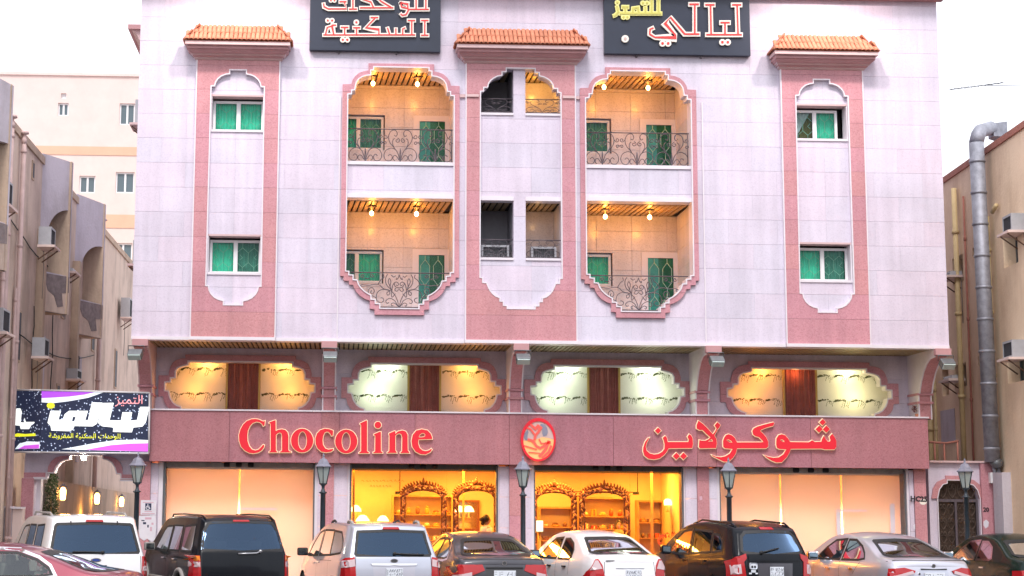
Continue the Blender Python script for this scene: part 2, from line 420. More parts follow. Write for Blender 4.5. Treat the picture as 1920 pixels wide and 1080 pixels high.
# ================================================================== SETTING
GZ = 0.0
box('ground', 'asphalt', None, -220, 220, -120, 400, -0.3, 0.0, kind='structure')
box('kerb', 'kerb', None, -40, 45, -1.62, -1.45, -0.1, 0.14, kind='structure')
pav = box('pavement', 'grout', None, -40, 45, -1.448, 30, -0.1, 0.128, kind='structure')
mb = MB()
slab = MB().bbox(0.004, 0.596, 0.004, 0.596, -0.06, 0.0, 0.004).mesh('paving_slab', 'paving')
for i in range(42):
    for j in range(5):
        link('paving_slab', slab, pav, loc=(-9+i*0.6, -1.44+j*0.6, 0.142))
road = MB()
for k in range(9):
    x = -12.5+k*3.1
    road.box(x, x+0.1, -7.2, -1.7, 0.0, 0.004)
road.build('bay_line', mat('road_paint', (0.7, 0.7, 0.68), 0.7, noise=0.2, nscale=9), None, kind='structure')

# ================================================================== MAIN BUILDING
B = thing('apartment_building', 'three storey pale granite block with pink framed balconies above a chocolate shop', 'building', (4.8, 0, 0))
CA, CC, CB = 750.5, 976.0, 1197.5          # photograph columns of the two balcony bays and the middle pier
XL, XR = -5.03, 14.66
ZB = at(750, 640.6).z                       # underside of the projecting floors
def HS(c, y, pts):
    "mirror-symmetric outline on the facade plane from half-width / height readings of the photograph"
    x0 = at(c, y).x; k = (at(c+50, y).x-at(c-50, y).x)/100
    r = [(x0+u*k, at(c, v).z) for u, v in pts]; l = [(x0-u*k, at(c, v).z) for u, v in reversed(pts)]
    return r+l
# ---- balcony bays: inner edge, outer edge of the pink surround (readings right of centre, from the bottom up)
bowl_in = [(37, 580), (37, 571.5), (45.5, 571), (45.5, 563.5), (53.5, 563), (53.5, 555.5), (60, 552), (66.5, 547.5), (72, 542), (76.5, 536), (79.5, 527.5), (87, 527), (87, 518.5), (95, 518), (95, 511.5), (101, 511)]
top_in = [(101, 179), (94, 178.5), (94, 171.5), (88, 171), (87, 163.5), (85.5, 157), (81, 150.5), (74, 146), (67, 143.5), (58.5, 142.5), (58.5, 133.5), (53, 133), (53, 127)]
bowl_out = [(46, 591), (46, 581), (55, 580), (55, 565), (64, 562), (73, 556.5), (80, 549), (84, 542), (86, 536), (94, 535.5), (94, 528.5), (104, 528), (104, 520), (110.5, 519.5)]
top_out = [(110.5, 161), (94, 160.5), (92, 153), (87, 145.5), (80, 139.5), (71, 136), (62, 134.5), (62, 121)]
inA = HS(CA, 350, bowl_in+top_in); outA = HS(CA, 350, bowl_out+top_out)
dxB = at(CB, 350).x-at(CA, 350).x
inB = [(a+dxB, b) for a, b in inA]; outB = [(a+dxB, b) for a, b in outA]
# ---- middle pier
bowl_c = [(26.5, 580.4), (26.5, 575), (33.5, 574.5), (33.5, 567), (40, 566.5), (40, 560), (47, 557.5), (53, 553), (58, 547), (61.5, 540), (64.5, 532.5), (72, 532), (72, 523), (77, 522.6)]
top_c = [(76.5, 173.5), (70.5, 173), (70.5, 166), (63, 165.7), (61.5, 159), (57, 152.5), (51, 148), (44, 144.6), (36, 143), (36, 136.6), (28, 136), (28, 129)]
inC = HS(976, 350, bowl_c+top_c)
outC = [(2.96, ZB+0.06), (5.61, ZB+0.06), (5.61, zf(112, 0, 976)), (2.96, zf(112, 0, 976))]
# ---- side piers
bowl_s = [(18.5, 573.3), (18.5, 565.5), (27, 563.5), (35, 559.5), (41.5, 553), (45.5, 546), (47, 538.2), (52, 537.7)]
top_s = [(51, 163), (44.5, 162.7), (42.5, 155.5), (38.5, 149.5), (32, 144), (24, 140.8), (16.5, 139.5), (16.5, 132)]
def side(cx_world, xl, xr):
    x0 = cx_world; k = (at(445+50, 350).x-at(445-50, 350).x)/100
    pts = bowl_s+top_s
    r = [(x0+u*k, at(444, v).z) for u, v in pts]; l = [(x0-u*k, at(444, v).z) for u, v in reversed(pts)]
    return r+l, [(xl, ZB+0.06), (xr, ZB+0.06), (xr, zf(114, 0, 444)), (xl, zf(114, 0, 444))]
inL, outL = side(-2.62, -3.61, -1.62); inR, outR = side(11.70, 10.71, 12.71)
ZT = zf(-62, 0, 750)                      # parapet top, above the frame
XA, XB_ = at(CA, 350).x, at(CB, 350).x
kA = (at(CA+50, 350).x-at(CA-50, 350).x)/100
# ---- openings
def rect(x0, x1, z0, z1): return [(x0, z0), (x1, z0), (x1, z1), (x0, z1)]
zu0, zu1 = zf(306, 0, 751), zf(365, 0, 751)           # white parapet between the two balconies
def clip_between(poly, lo, hi):
    "part of an outline lying between two heights"
    def cl(P, z, keep):
        o = []
        for i in range(len(P)):
            a, b = P[i], P[(i+1) % len(P)]; ia, ib = keep(a[1]), keep(b[1])
            if ia: o.append(a)
            if ia != ib: t = (z-a[1])/(b[1]-a[1]); o.append((a[0]+(b[0]-a[0])*t, z))
        return o
    P = cl(poly, lo, lambda v: v >= lo); return cl(P, hi, lambda v: v <= hi)
upA = clip_between(inA, zu0, 99); loA = clip_between(inA, -99, zu1)
upB = [(a+dxB, b) for a, b in upA]; loB = [(a+dxB, b) for a, b in loA]
zc = lambda y: at(976, y).z
kC = (at(1026, 350).x-at(926, 350).x)/100; XC = at(976, 350).x
cul = clip_between(clip_between(inC, zc(213.3), 99), -99, 99)
def clipx(poly, lo, hi):
    t = [(b, a) for a, b in poly]; t = clip_between(t, lo, hi); return [(b, a) for a, b in t]
xm0, xm1 = XC-13*kC, XC+9.5*kC
cuL, cuR = clipx(cul, -99, xm0), clipx(cul, xm1, 99)
clL = rect(XC-76.5*kC, xm0, zc(484.7), zc(376)); clR = rect(xm1, XC+76.5*kC, zc(484.7), zc(376))
k4 = (at(495, 350).x-at(395, 350).x)/100
wz = [(at(444, 245.5).z, at(444, 178).z), (at(440, 513).z, at(440, 440).z)]
winL = [rect(-2.62-50.5*k4, -2.62+50.5*k4, a, b) for a, b in wz]
winR = [rect(11.70-50.5*k4, 11.70+50.5*k4, a, b) for a, b in wz]
face = rect(XL, XR, ZB+0.06, ZT)
# bearing wall right behind the slabs
holes = [upA, loA, upB, loB, cuL, cuR, clL, clR]+winL+winR
MB().prism([(face, holes)], 0.030, 0.34).build('wall', 'grout', B)
# slabs: pale field, parapets and recess panels
xs = arange(XL+1.18, XR, 1.2); zs = arange(ZB+0.66, ZT, 0.605)
stg = lambda r: 0.0 if r % 2 else 0.6
n1 = panelize('stone_panel', [(face, [outA, outB, outL, outR, outC])], 'white_stone', B, 0.0, 0.028, [x-0.6 for x in xs]+[xs[-1]+0.6], zs, stag=stg, gap=0.0045)
mids = [clip_between(inA, zu0, 99)]
for q in (inA, inB):
    panelize('stone_panel', [(clip_between(q, zu1, zu0) if zu1 < zu0 else q, [])], 'white_stone', B, 0.004, 0.028, xs, zs)
panelize('stone_panel', [(inC, [cuL, cuR, clL, clR])], 'white_stone', B, 0.004, 0.028, xs, zs)
for q, ww in ((inL, winL), (inR, winR)): panelize('stone_panel', [(q, ww)], 'white_stone', B, 0.004, 0.028, xs, zs)
# pink surrounds: slabs standing 7 cm proud
for q, o in ((inA, outA), (inB, outB)):
    panelize('pink_panel', [(o, [q])], 'pink_stone', B, -0.075, 0.028, [], arange(ZB+1.26, ZT, 1.21), gap=0.006)
for q, o in ((inL, outL), (inR, outR), (inC, outC)):
    panelize('pink_panel', [(o, [q])], 'pink_stone', B, -0.085, 0.028, [], arange(ZB+0.66, ZT, 0.605), gap=0.005)
# white edge trims round each opening and beside the piers
def ringtrim(poly, w=0.035, y0=-0.10, y1=0.30, nm='edge_trim'):
    MB().prism([(offset(poly, -0.006), [offset(poly, w)])], y0, y1).build(nm, 'trim', B)
for q in (inA, inB, inL, inR, inC): ringtrim(q, 0.022, -0.097, 0.02)
for q in (upA, loA, upB, loB): ringtrim(q, 0.02, -0.02, 0.345, 'reveal_trim')
for (xl, xr, zt) in ((-3.61, -1.62, outL[2][1]), (10.71, 12.71, outR[2][1]), (2.96, 5.61, outC[2][1])):
    for x in (xl-0.028, xr): box('edge_trim', 'trim', B, x, x+0.028, -0.092, 0.02, ZB+0.06, zt)
# vertical set-back joints of the bays and the string course at the spring line of the arches
zst = zf(180, 0, 870)
for a, b in ((XA+111*kA, 2.93), (5.64, XB_-111*kA)): box('string_course', 'cornice_pale', B, a, b, -0.05, 0.0, zst-0.045, zst+0.03)
for a, b in ((2.96, XC-79*kC), (XC+79*kC, 5.61)): box('string_course', 'cornice_pale', B, a, b, -0.125, -0.086, zst-0.045, zst+0.02)
for x in (XA-111*kA-0.06, XB_+111*kA+0.13): box('corner_strip', 'trim', B, x, x+0.03, -0.03, -0.001, ZB+0.06, zf(181, 0, 640))
# lintels and sills
for x, kk in ((XA, kA), (XB_, kA)):
    box('lintel', 'trim', B, x-101*kk, x+101*kk, -0.05, 0.34, zf(372, 0, 751), zu1+0.005)
    box('sill', 'trim', B, x-104*kk, x+104*kk, -0.03, 0.36, zu0-0.05, zu0+0.035)
for a, b in ((XC-77*kC, xm0), (xm1, XC+77*kC)):
    box('lintel', 'trim', B, a, b, -0.02, 0.30, zc(376.5), zc(369))
    for y in (484.7, 213.3): box('sill', 'trim', B, a, b, -0.03, 0.345, zc(y)-0.045, zc(y)+0.012)
# base rail of the projecting floors
for a, b, p in ((XL, -3.64, -0.03), (-3.64, -1.59, -0.12), (-1.59, 2.93, -0.03), (2.93, 5.64, -0.12), (5.64, 10.68, -0.03), (10.68, 12.74, -0.12), (12.74, XR, -0.03)):
    box('base_rail', 'trim', B, a+0.002, b-0.002, p, 0.34, ZB-0.02, ZB+0.058)
# body of the building behind the facade
zroof = ZT-0.9
box('side_wall', 'white_stone', B, XL, XL+0.3, 0.342, 14, ZB+0.06, ZT)
box('side_wall', 'white_stone', B, XR-0.3, XR, 0.342, 14, ZB+0.06, ZT)
box('rear_wall', 'cream', B, XL, XR, 14, 14.3, 0.14, ZT)
box('roof', 'grout', B, XL+0.3, XR-0.3, 0.342, 14, zroof, zroof+0.2)
# coping
zco = at(1755, 4).z
box('coping', 'cornice', B, XL-0.28, XR+0.12, -0.34, 0.0, zco, zco+0.14)
box('coping', 'cornice_pale', B, XL-0.34, XR+0.2, -0.44, 0.35, zco+0.142, zco+0.30)
# ---- tiled canopies over the piers
tile = MB()
tw, tl = 0.105, 0.33
def tile_mesh():
    mb = MB(); n = 7; pts = []
    for i in range(n+1):
        a = PI*i/n; pts.append((-tw/2*math.cos(a)*1.04, 0.042*math.sin(a)))
    vs = []
    for j, (yy, sc) in enumerate(((0, 1.0), (tl, 0.86))):
        vs += [(x*sc, yy, z*sc+0.012) for x, z in pts]+[(x*sc*0.8, yy, z*sc*0.75) for x, z in pts]
    m = n+1; fs = []
    for i in range(n):
        fs.append((i, i+1, 2*m+i+1, 2*m+i)); fs.append((m+i, 3*m+i, 3*m+i+1, m+i+1)); fs.append((i, m+i, m+i+1, i+1))
    fs += [(0, 2*m, 3*m, m), (n, m+n, 3*m+n, 2*m+n)]
    mb.add(vs, fs, True); return mb.mesh('roof_tile', 'tile')
TM = tile_mesh()
def canopy(x0, x1, ymark):
    """hipped three-sided canopy; ymark(y) gives heights from the photograph"""
    z_e = ymark(77, -0.55); z_t = ymark(54, 0.0); z_b = ymark(115, 0.0)
    P, Lx = 0.55, 0.27
    c = box('canopy', 'cornice', B, x0-0.225, x1+0.225, -0.46, 0.0, z_e-0.16, z_e-0.087)
    h = z_e-0.16-z_b
    steps = [(0.225, 0.42, 0.00, 0.20, 'cornice'), (0.18, 0.36, 0.20, 0.42, 'cornice'), (0.145, 0.28, 0.42, 0.56, 'cornice_pale'), (0.11, 0.21, 0.56, 0.78, 'cornice'), (0.075, 0.15, 0.78, 1.0, 'cornice_pale')]
    for l, p, a, b, mt in steps:
        # sloping cove piece
        zt, zb = z_e-0.16-h*a, z_e-0.16-h*b
        l2, p2 = l-0.035, p-0.05
        MB().box(x0-l-.012, x1+l+.012, -p-.012, 0, zt+.0005, zt+.016).build('fillet', 'trim', c) if a else None
        vs = [(x0-l2, -p2, zb), (x1+l2, -p2, zb), (x1+l, -p, zt-0.012), (x0-l, -p, zt-0.012), (x0-l2, 0, zb), (x1+l2, 0, zb), (x1+l, 0, zt-0.012), (x0-l, 0, zt-0.012), (x0-l, -p, zt), (x1+l, -p, zt), (x1+l, 0, zt), (x0-l, 0, zt)]
        MB().add(vs, [(0, 1, 2, 3), (1, 5, 6, 2), (4, 0, 3, 7), (4, 5, 1, 0), (3, 2, 9, 8), (2, 6, 10, 9), (7, 3, 8, 11), (8, 9, 10, 11), (4, 7, 6, 5), (7, 11, 10, 6)]).build('cornice_moulding', mt, c)
    MB().box(x0-Lx, x1+Lx, -P, 0, z_e-0.085, z_e-0.005).build('eave_board', 'cornice_pale', c)
    # roof deck
    top = (x0+0.08, x1-0.08, -0.10)
    vs = [(x0-Lx, -P, z_e), (x1+Lx, -P, z_e), (x1+Lx, 0, z_e), (x0-Lx, 0, z_e), (top[0], top[2], z_t-0.03), (top[1], top[2], z_t-0.03), (top[1], 0, z_t-0.03), (top[0], 0, z_t-0.03)]
    MB().add(vs, [(0, 1, 5, 4), (1, 2, 6, 5), (2, 3, 7, 6), (3, 0, 4, 7), (4, 5, 6, 7), (0, 3, 2, 1)]).build('deck', 'tile', c)
    sl = Vector((0, P+top[2], z_t-0.03-z_e)); SL = sl.length; ang = math.atan2(sl.z, sl.y)
    rows = 2
    for r in range(rows):
        t = r*0.46; 
        xa = x0-Lx+(Lx+0.08)*(t*1.2+0.14); xb = x1+Lx-(Lx+0.08)*(t*1.2+0.14)
        n = int((xb-xa)/tw)
        for i in range(n+1):
            o = link('roof_tile', TM, c, loc=(xa+(xb-xa)*i/n, -P-0.03+sl.y*t+random.uniform(-.004, .004), z_e+sl.z*t+0.012+r*0.012))
            o.rotation_euler = (ang+random.uniform(-.02, .02), 0, random.uniform(-.02, .02)); o.scale = (1, SL*0.60/tl, 1)
    sx = Vector((Lx+0.08, 0, z_t-0.03-z_e)); ax = math.atan2(sx.z, sx.x)
    for sgn, xx in ((1, x0-Lx), (-1, x1+Lx)):
        for r in range(rows):
            t = r*0.46; y0 = -P+(P+top[2])*(t+0.15)
            n = int(-y0/tw)
            for i in range(n+1):
                o = link('roof_tile', TM, c, loc=(xx+sgn*(sx.x*t-0.03), y0+i*tw, z_e+sx.z*t+0.012+r*0.012))
                o.rotation_euler = (ax, 0, -sgn*PI/2); o.scale = (1, sx.length*0.60/tl, 1)
    # hip caps
    for sgn, xa, xb in ((1, x0-Lx, top[0]), (-1, x1+Lx, top[1])):
        MB().tube([(xa, -P, z_e+0.03), (xb, top[2], z_t+0.02)], 0.04, 8).build('hip_cap', 'tile', c)
    MB().tube([(top[0], top[2], z_t+0.0), (top[1], top[2], z_t+0.0)], 0.035, 8).build('ridge_cap', 'tile', c)
    return z_b
canopy(-3.61, -1.62, lambda y, Y: at(447, y, Y).z)
canopy(10.71, 12.71, lambda y, Y: at(447, y, Y).z)
canopy(2.96, 5.61, lambda y, Y: at(976, y+7, Y).z)

# ---- balconies: back wall, side walls, floor, slatted ceiling
YB = 1.87
def slats(x0, x1, y0, y1, z, m, parent, pitch=0.135, name='ceiling_slat', skew=-0.10):
    n = max(1, int((x1-x0)/pitch)); p = (x1-x0)/n
    me = MB().add([(0, 0, 0), (p*0.68, 0, 0), (p*0.68+skew, y1-y0, 0), (skew, y1-y0, 0), (0, 0, 0.03), (p*0.68, 0, 0.03), (p*0.68+skew, y1-y0, 0.03), (skew, y1-y0, 0.03)],
                  [(0, 3, 2, 1), (4, 5, 6, 7), (0, 1, 5, 4), (1, 2, 6, 5), (2, 3, 7, 6), (3, 0, 4, 7)]).mesh(name, m)
    for i in range(n): link(name, me, parent, loc=(x0+i*p, y0, z+random.uniform(0, .003)))
def win(x0, x1, z0, z1, Y, curt=('green_curtain', 'green_curtain'), fw_=0.04, grille=True, name='window', half=None):
    """sliding window: aluminium frame, two sashes with curtain, pale security grille behind the glass"""
    mb = MB(); xm = (x0+x1)/2
    mb.box(x0, x1, Y, Y+0.07, z0, z0+fw_).box(x0, x1, Y, Y+0.07, z1-fw_, z1)
    mb.box(x0, x0+fw_, Y, Y+0.07, z0+fw_, z1-fw_).box(x1-fw_, x1, Y, Y+0.07, z0+fw_, z1-fw_)
    f = mb.build(name, 'alu', B)
    MB().box(xm-0.03, xm+0.03, Y+0.01, Y+0.06, z0+fw_, z1-fw_).build('mullion', 'alu', f)
    for k, (a, b) in enumerate(((x0+fw_, xm-0.03), (xm+0.03, x1-fw_))):
        s = MB(); t = 0.02
        s.box(a, b, Y+0.022, Y+0.05, z0+fw_, z0+fw_+t).box(a, b, Y+0.022, Y+0.05, z1-fw_-t, z1-fw_).box(a, a+t, Y+0.022, Y+0.05, z0+fw_+t, z1-fw_-t).box(b-t, b, Y+0.022, Y+0.05, z0+fw_+t, z1-fw_-t)
        s.build('sash', 'alu', f)
        MB().box(a+t, b-t, Y+0.034, Y+0.040, z0+fw_+t, z1-fw_-t).build('pane', 'pane', f)
        n = 40; vs = []; ph = random.uniform(0, 6)
        for i in range(n+1):
            x = a+(b-a)*i/n; yy = Y+0.16+0.022*math.sin(i*0.95+ph+1.2*math.sin(i*0.35+ph))
            vs += [(x, yy, z0+0.02), (x+0.006*math.sin(i), yy, z1-0.02)]
        if curt[k]: MB().add(vs, [(2*i, 2*i+2, 2*i+3, 2*i+1) for i in range(n)], True).build('curtain', curt[k], f)
        if grille:
            g = MB(); w, h = b-a, z1-z0-2*fw_; zz = z0+fw_
            u = lambda p, q: (a+w*p, Y+0.09, zz+h*q)
            r = 0.007
            for pts in ([(0.25, 0), (0.25, .18), (0.5, .34), (.5, .66), (.25, .82), (.25, 1)], [(0.75, 0), (0.75, .18), (0.5, .34)], [(.5, .66), (.75, .82), (.75, 1)], [(.25, .18), (0, .34)], [(.75, .18), (1, .34)], [(.25, .82), (0, .66)], [(.75, .82), (1, .66)], [(0.12, .42), (.25, .5), (.12, .6)], [(.88, .42), (.75, .5), (.88, .6)]):
                g.tube([u(*p) for p in pts], r, 4)
            g.build('grille', 'grille', f)
    return f
def door(x0, x1, z0, z1, Y, dark=True):
    mb = MB(); w = 0.16
    mb.box(x0, x0+w, Y-0.06, Y, z0, z1).box(x1-w, x1, Y-0.06, Y, z0, z1).box(x0+w, x1-w, Y-0.06, Y, z1-w*0.9, z1)
    f = mb.build('balcony_door', 'trim', B)
    MB().box(x0+w, x1-w, Y-0.012, Y+0.02, z0, z1-w*0.9).build('door_leaf', mat('door_green', (0.015, 0.16, 0.08), 0.6, noise=0.3, nscale=3), f)
    MB().box(x0+w, x0+w+(x1-x0-2*w)*0.42, Y-0.018, Y-0.013, z0, z1-w*0.9).build('door_curtain', mat('door_sea_green', (0.08, 0.40, 0.36), 0.6, noise=0.3, nscale=3), f)
    MB().box(x0+w, x1-w, Y-0.034, Y-0.028, z0, z1-w*0.9).build('pane', 'pane', f)
    g = MB(); a, b = x0+w, x1-w; ww, h = b-a, z1-z0-w
    for k in range(2):
        for s in (0, 1):
            q = lambda p, t: (a+ww*(p*0.5+0.5*s), Y-0.045, z0+h*(t*0.5+0.5*k))
            for pts in ([(.5, .0), (.5, .12), (.15, .3), (.15, .7), (.5, .88), (.5, 1)], [(.5, .12), (.85, .3), (.85, .7), (.5, .88)]): g.tube([q(*p) for p in pts], 0.011, 4)
    g.build('grille', 'grille', f)
zfl_u, zfl_l = zu0-0.12, zf(583, 0, 751)-0.12
zce_u, zce_l = at(750, 161, 1.87).z, at(750, 399, 1.87).z
IR = mat('balcony_void', (0.10, 0.10, 0.11), 0.8)
def balcony(cx, zf0, zc_, wz0, wz1, dz1, warm=True, flip=False, wc=('dark_curtain', 'green_curtain')):
    x0, x1 = cx-1.30, cx+1.30
    xs2 = arange(x0+0.55, x1, 0.9); zz = arange(zf0+0.45, zc_, 0.5)
    wx0, wx1 = cx-1.30, cx+(at(719, 500, YB).x-XA)
    op = rect(wx0, wx1, wz0, wz1)
    dx0, dx1 = cx+(at(773, 500, YB).x-XA), cx+(at(845, 500, YB).x-XA)
    dop = rect(dx0+0.1, dx1-0.1, zf0+0.02, dz1-0.08)
    panelize('balcony_panel', [(rect(x0, x1, zf0, zc_), [op, dop])], 'balcony_stone', B, YB, YB+0.028, xs2, zz, gap=0.007)
    MB().prism([(rect(x0, x1, zf0, zc_), [op, dop])], YB+0.03, YB+0.2).build('wall', 'grout', B)
    panelize('balcony_panel', [(rect(0.345, YB, zf0, zc_), [])], 'balcony_stone', B, 0, 0.028, [0.9, 1.5], zz, gap=0.007, mapf=lambda a, b, d: (x1+d, a, b))
    panelize('balcony_panel', [(rect(0.345, YB, zf0, zc_), [])], 'balcony_stone', B, 0, 0.028, [0.9, 1.5], zz, gap=0.007, mapf=lambda a, b, d: (x0-d, a, b))
    box('balcony_floor', 'balcony_stone', B, x0, x1, 0.345, YB, zf0-0.1, zf0)
    box('ceiling_board', 'dark', B, x0, x1, 0.345, YB, zc_+0.034, zc_+0.06)
    slats(x0+0.1, x1, 0.345, YB, zc_, 'slat_warm', B)
    win(cx+(at(621, 500, YB).x-XA), wx1-0.03, wz0+0.02, wz1-0.03, YB+0.09, curt=wc)
    door(dx0, dx1, zf0+0.02, dz1, YB)
wl0, wl1 = at(690, 531, YB).z, at(690, 468, YB).z
wu0, wu1 = at(690, 281, YB).z, at(690, 215, YB).z
du1, dl1 = at(800, 218, YB).z, at(800, 468, YB).z
for cx in (XA, XB_):
    balcony(cx, zfl_u, zce_u, wu0, wu1, du1, wc=('green_curtain', 'dark_curtain'))
    balcony(cx, zfl_l, zce_l, wl0, wl1, dl1, wc=('dark_curtain', 'green_curtain'))
# pendant lamps
def pendant(x, z, lab):
    t = thing('balcony_lamp', lab, 'lamp', (x, 0.95, z), group='amber pendant lamps of the balconies')
    MB().lathe([(0.0, 0.0), (0.10, -0.005), (0.09, -0.03), (0.02, -0.045), (0.012, -0.12)], n=12).build('lamp_base', 'iron', t, local=True)
    g = MB()
    for k in range(6):
        a = k*PI/3; g.tube([(0.02*math.cos(a), 0.02*math.sin(a), -0.05), (0.11*math.cos(a), 0.11*math.sin(a), -0.03), (0.13*math.cos(a), 0.13*math.sin(a), 0.0)], 0.008, 4)
    g.build('lamp_arm', 'iron', t, local=True)
    b = MB().sphere((0, 0, -0.19), 0.05, sq=(1, 1, 1.25)).build('bulb', 'bulb', t, local=True)
    b.visible_shadow = True
    lamp_light('lamp_light', (x, 0.93, z-0.33), 10, (1.0, 0.38, 0.04), 0.06)
    lamp_light('lamp_light', (x, 0.93, z-0.10), 2.5, (1.0, 0.38, 0.04), 0.05)
for bx, dxx, side_ in ((XA, 0, 'left'), (XB_, dxB, 'right')):
    for zz, fl in ((zce_u, 'upper'), (zce_l, 'lower')):
        for px, w in ((697, 'window'), (781, 'door')):
            xx = at(px, 390, 0.95).x+dxx
            pendant(xx, zz, f'amber bulb over the {w} of the {fl} {side_} balcony')
# middle pier recesses
def niche(x0, x1, z0, z1, warm, lab):
    wm = 'balcony_stone' if warm else mat('dim_niche_stone', (0.30, 0.30, 0.34), 0.6, noise=0.1)  # unlit niches: their shade is put into a darker stone colour
    x1b = x1
    box('recess_wall', wm, B, x0-0.02, x1b+0.02, 1.5, 1.6, z0-0.05, z1)
    for a in (x0-0.06, x1b): box('recess_wall', wm, B, a, a+0.06, 0.345, 1.5, z0-0.05, z1)
    box('balcony_floor', 'balcony_stone', B, x0-0.06, x1b+0.06, 0.345, 1.6, z0-0.12, z0-0.055)
    slats(x0+0.02, x1b, 0.345, 1.5, z1, 'slat', B, skew=-0.03)
    box('ceiling_board', 'dark', B, x0-0.06, x1b+0.06, 0.345, 1.6, z1+0.034, z1+0.06)
xa0, xa1 = XC-76.5*kC, XC+76.5*kC
zcu = zc(129)+0.04
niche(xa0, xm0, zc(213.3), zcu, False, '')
niche(xm1, xa1, zc(213.3), zcu, True, '')
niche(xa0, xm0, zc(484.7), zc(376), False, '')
niche(xm1, xa1, zc(484.7), zc(376), True, '')
lamp_light('recess_light', (xm1+0.4, 0.9, zcu-0.25), 9, (1.0, 0.5, 0.1), 0.06)
lamp_light('recess_light', (xm1+0.4, 0.9, zc(376)-0.3), 1.6, (1.0, 0.55, 0.2), 0.06)
# windows in the side piers
d = 0.27
for (q, c1, c2) in ((winL[0], 'green_curtain', 'green_curtain'), (winL[1], 'green_curtain', 'dark_curtain'), (winR[0], 'olive_curtain', 'green_curtain'), (winR[1], 'green_curtain', 'dark_curtain')):
    x0, x1, z0, z1 = q[0][0], q[1][0], q[0][1], q[2][1]
    if q is winR[0]: f = win(x0+0.0, x1-0.18, z0+0.03, z1-0.09, d, (c1, c2))
    else: f = win(x0+0.04, x1-0.02, z0+0.03, z1-0.09, d, (c1, c2))
    if q is winR[0]:
        vs = []
        for i in range(20):
            t = i/19; vs += [(x0+0.06+0.30*t*0.4+0.0, d+0.12+0.015*math.sin(i*1.3), z0+0.06+0.2*t), (x0+0.06+0.42*t, d+0.12+0.015*math.sin(i*1.3), z1-0.12)]
        MB().add(vs, [(2*i, 2*i+2, 2*i+3, 2*i+1) for i in range(19)], True).build('net_curtain', 'net_curtain', f)
    box('window_back', 'dark', B, x0, x1, 0.55, 0.56, z0, z1)
    box('sill', 'trim', B, x0-0.01, x1+0.01, -0.025, 0.345, z0-0.03, z0+0.028)
    box('head', 'cornice_pale', B, x0, x1, 0.002, 0.345, z1-0.035, z1+0.01)
    for a in (x0-0.005, x1-0.03): box('jamb', 'trim', B, a, a+0.035, 0.0, 0.34, z0+0.03, z1-0.04)
# ================================================================== LOWER FACADE
YL, YC, YBAND = 1.96, 1.28, 1.02
# soffit of the projecting floors
slats(XL+0.25, XR-0.3, 0.03, YL, ZB-0.02, 'slat', B, pitch=0.118, name='soffit_slat', skew=0.0)
box('soffit_board', 'dark', B, XL+0.02, XR-0.02, 0.342, 14, ZB+0.015, ZB+0.055)
zbt, zbb = at(1000, 776.3, YBAND).z, at(1000, 871.5, YBAND).z          # top and bottom of the rose granite band
# display windows of the mezzanine
mez = [(99.3, 677.5), (99.3, 684.5), (106, 686), (113, 688), (119, 691), (122.6, 698), (122.6, 708.7), (131.7, 709.3), (131.7, 716.5), (141.6, 717.5), (141.6, 735.2), (134.3, 736), (132.8, 743), (130.4, 749.6), (124.5, 758), (118, 762.5), (111, 764.7), (109.7, 775)]
mezo = [(103.7, 666.5), (103.7, 673.2), (112, 674), (120, 676.5), (127, 682), (131, 689), (133.8, 699), (133.8, 705.6), (152.4, 705.8), (152.4, 744), (143.4, 744.5), (141, 755), (137, 762), (131, 767), (125, 769.5), (125, 775)]
MC = [(450.3, 142.0, 0.0, (1.0, 0.46, 0.09), (1.0, 0.46, 0.09)), (795.8, 144.8, 3.6, (0.86, 1.0, 0.72), (1.0, 0.45, 0.08)), (1139.0, 145.3, 7.3, (0.86, 1.0, 0.74), (0.90, 1.0, 0.74)), (1516.6, 155.3, 12.6, (1.0, 0.40, 0.06), (1.0, 0.92, 0.48))]
ZM = lambda y: at(450.3, y, YL).z
mo, mi = [], []
for c, w, dy, c1, c2 in MC:
    x0 = at(c, 720, YL).x; k = (at(c+50, 720, YL).x-at(c-50, 720, YL).x)/100*w/142.0
    f = lambda pts: [(x0+u*k, ZM(v)) for u, v in reversed(pts)]+[(x0-u*k, ZM(v)) for u, v in pts]
    mi.append(f(mez)); mo.append(f(mezo))
low = rect(XL+0.12, XR-0.12, zbt-0.15, ZB-0.02)
panelize('stone_panel', [(low, mo)], 'white_stone', B, YL, YL+0.028, arange(XL+0.9, XR, 1.25), [ZB-0.62, ZB-1.22])
MB().prism([(low, mi)], YL+0.03, YL+0.22).build('wall', 'grout', B)
M['blind'] = mat('paper_blind', (0.84, 0.82, 0.80), 0.85, noise=0.04, nscale=2, bump=0.05, bscale=12)
M['burgundy'] = mat('burgundy_curtain', (0.34, 0.10, 0.09), 0.75, noise=0.2, nscale=5)
M['print_green'] = mat('garland_print', (0.14, 0.15, 0.08), 0.8)
M['gold'] = mat('brass_edge', (0.55, 0.36, 0.10), 0.4, metal=0.3)
M['spot'] = emit('spot_lens', (1.0, 0.9, 0.6), 12)
CW = [(427.4, 484.5), (767.6, 823.4), (1104.6, 1159), (1471, 1528)]
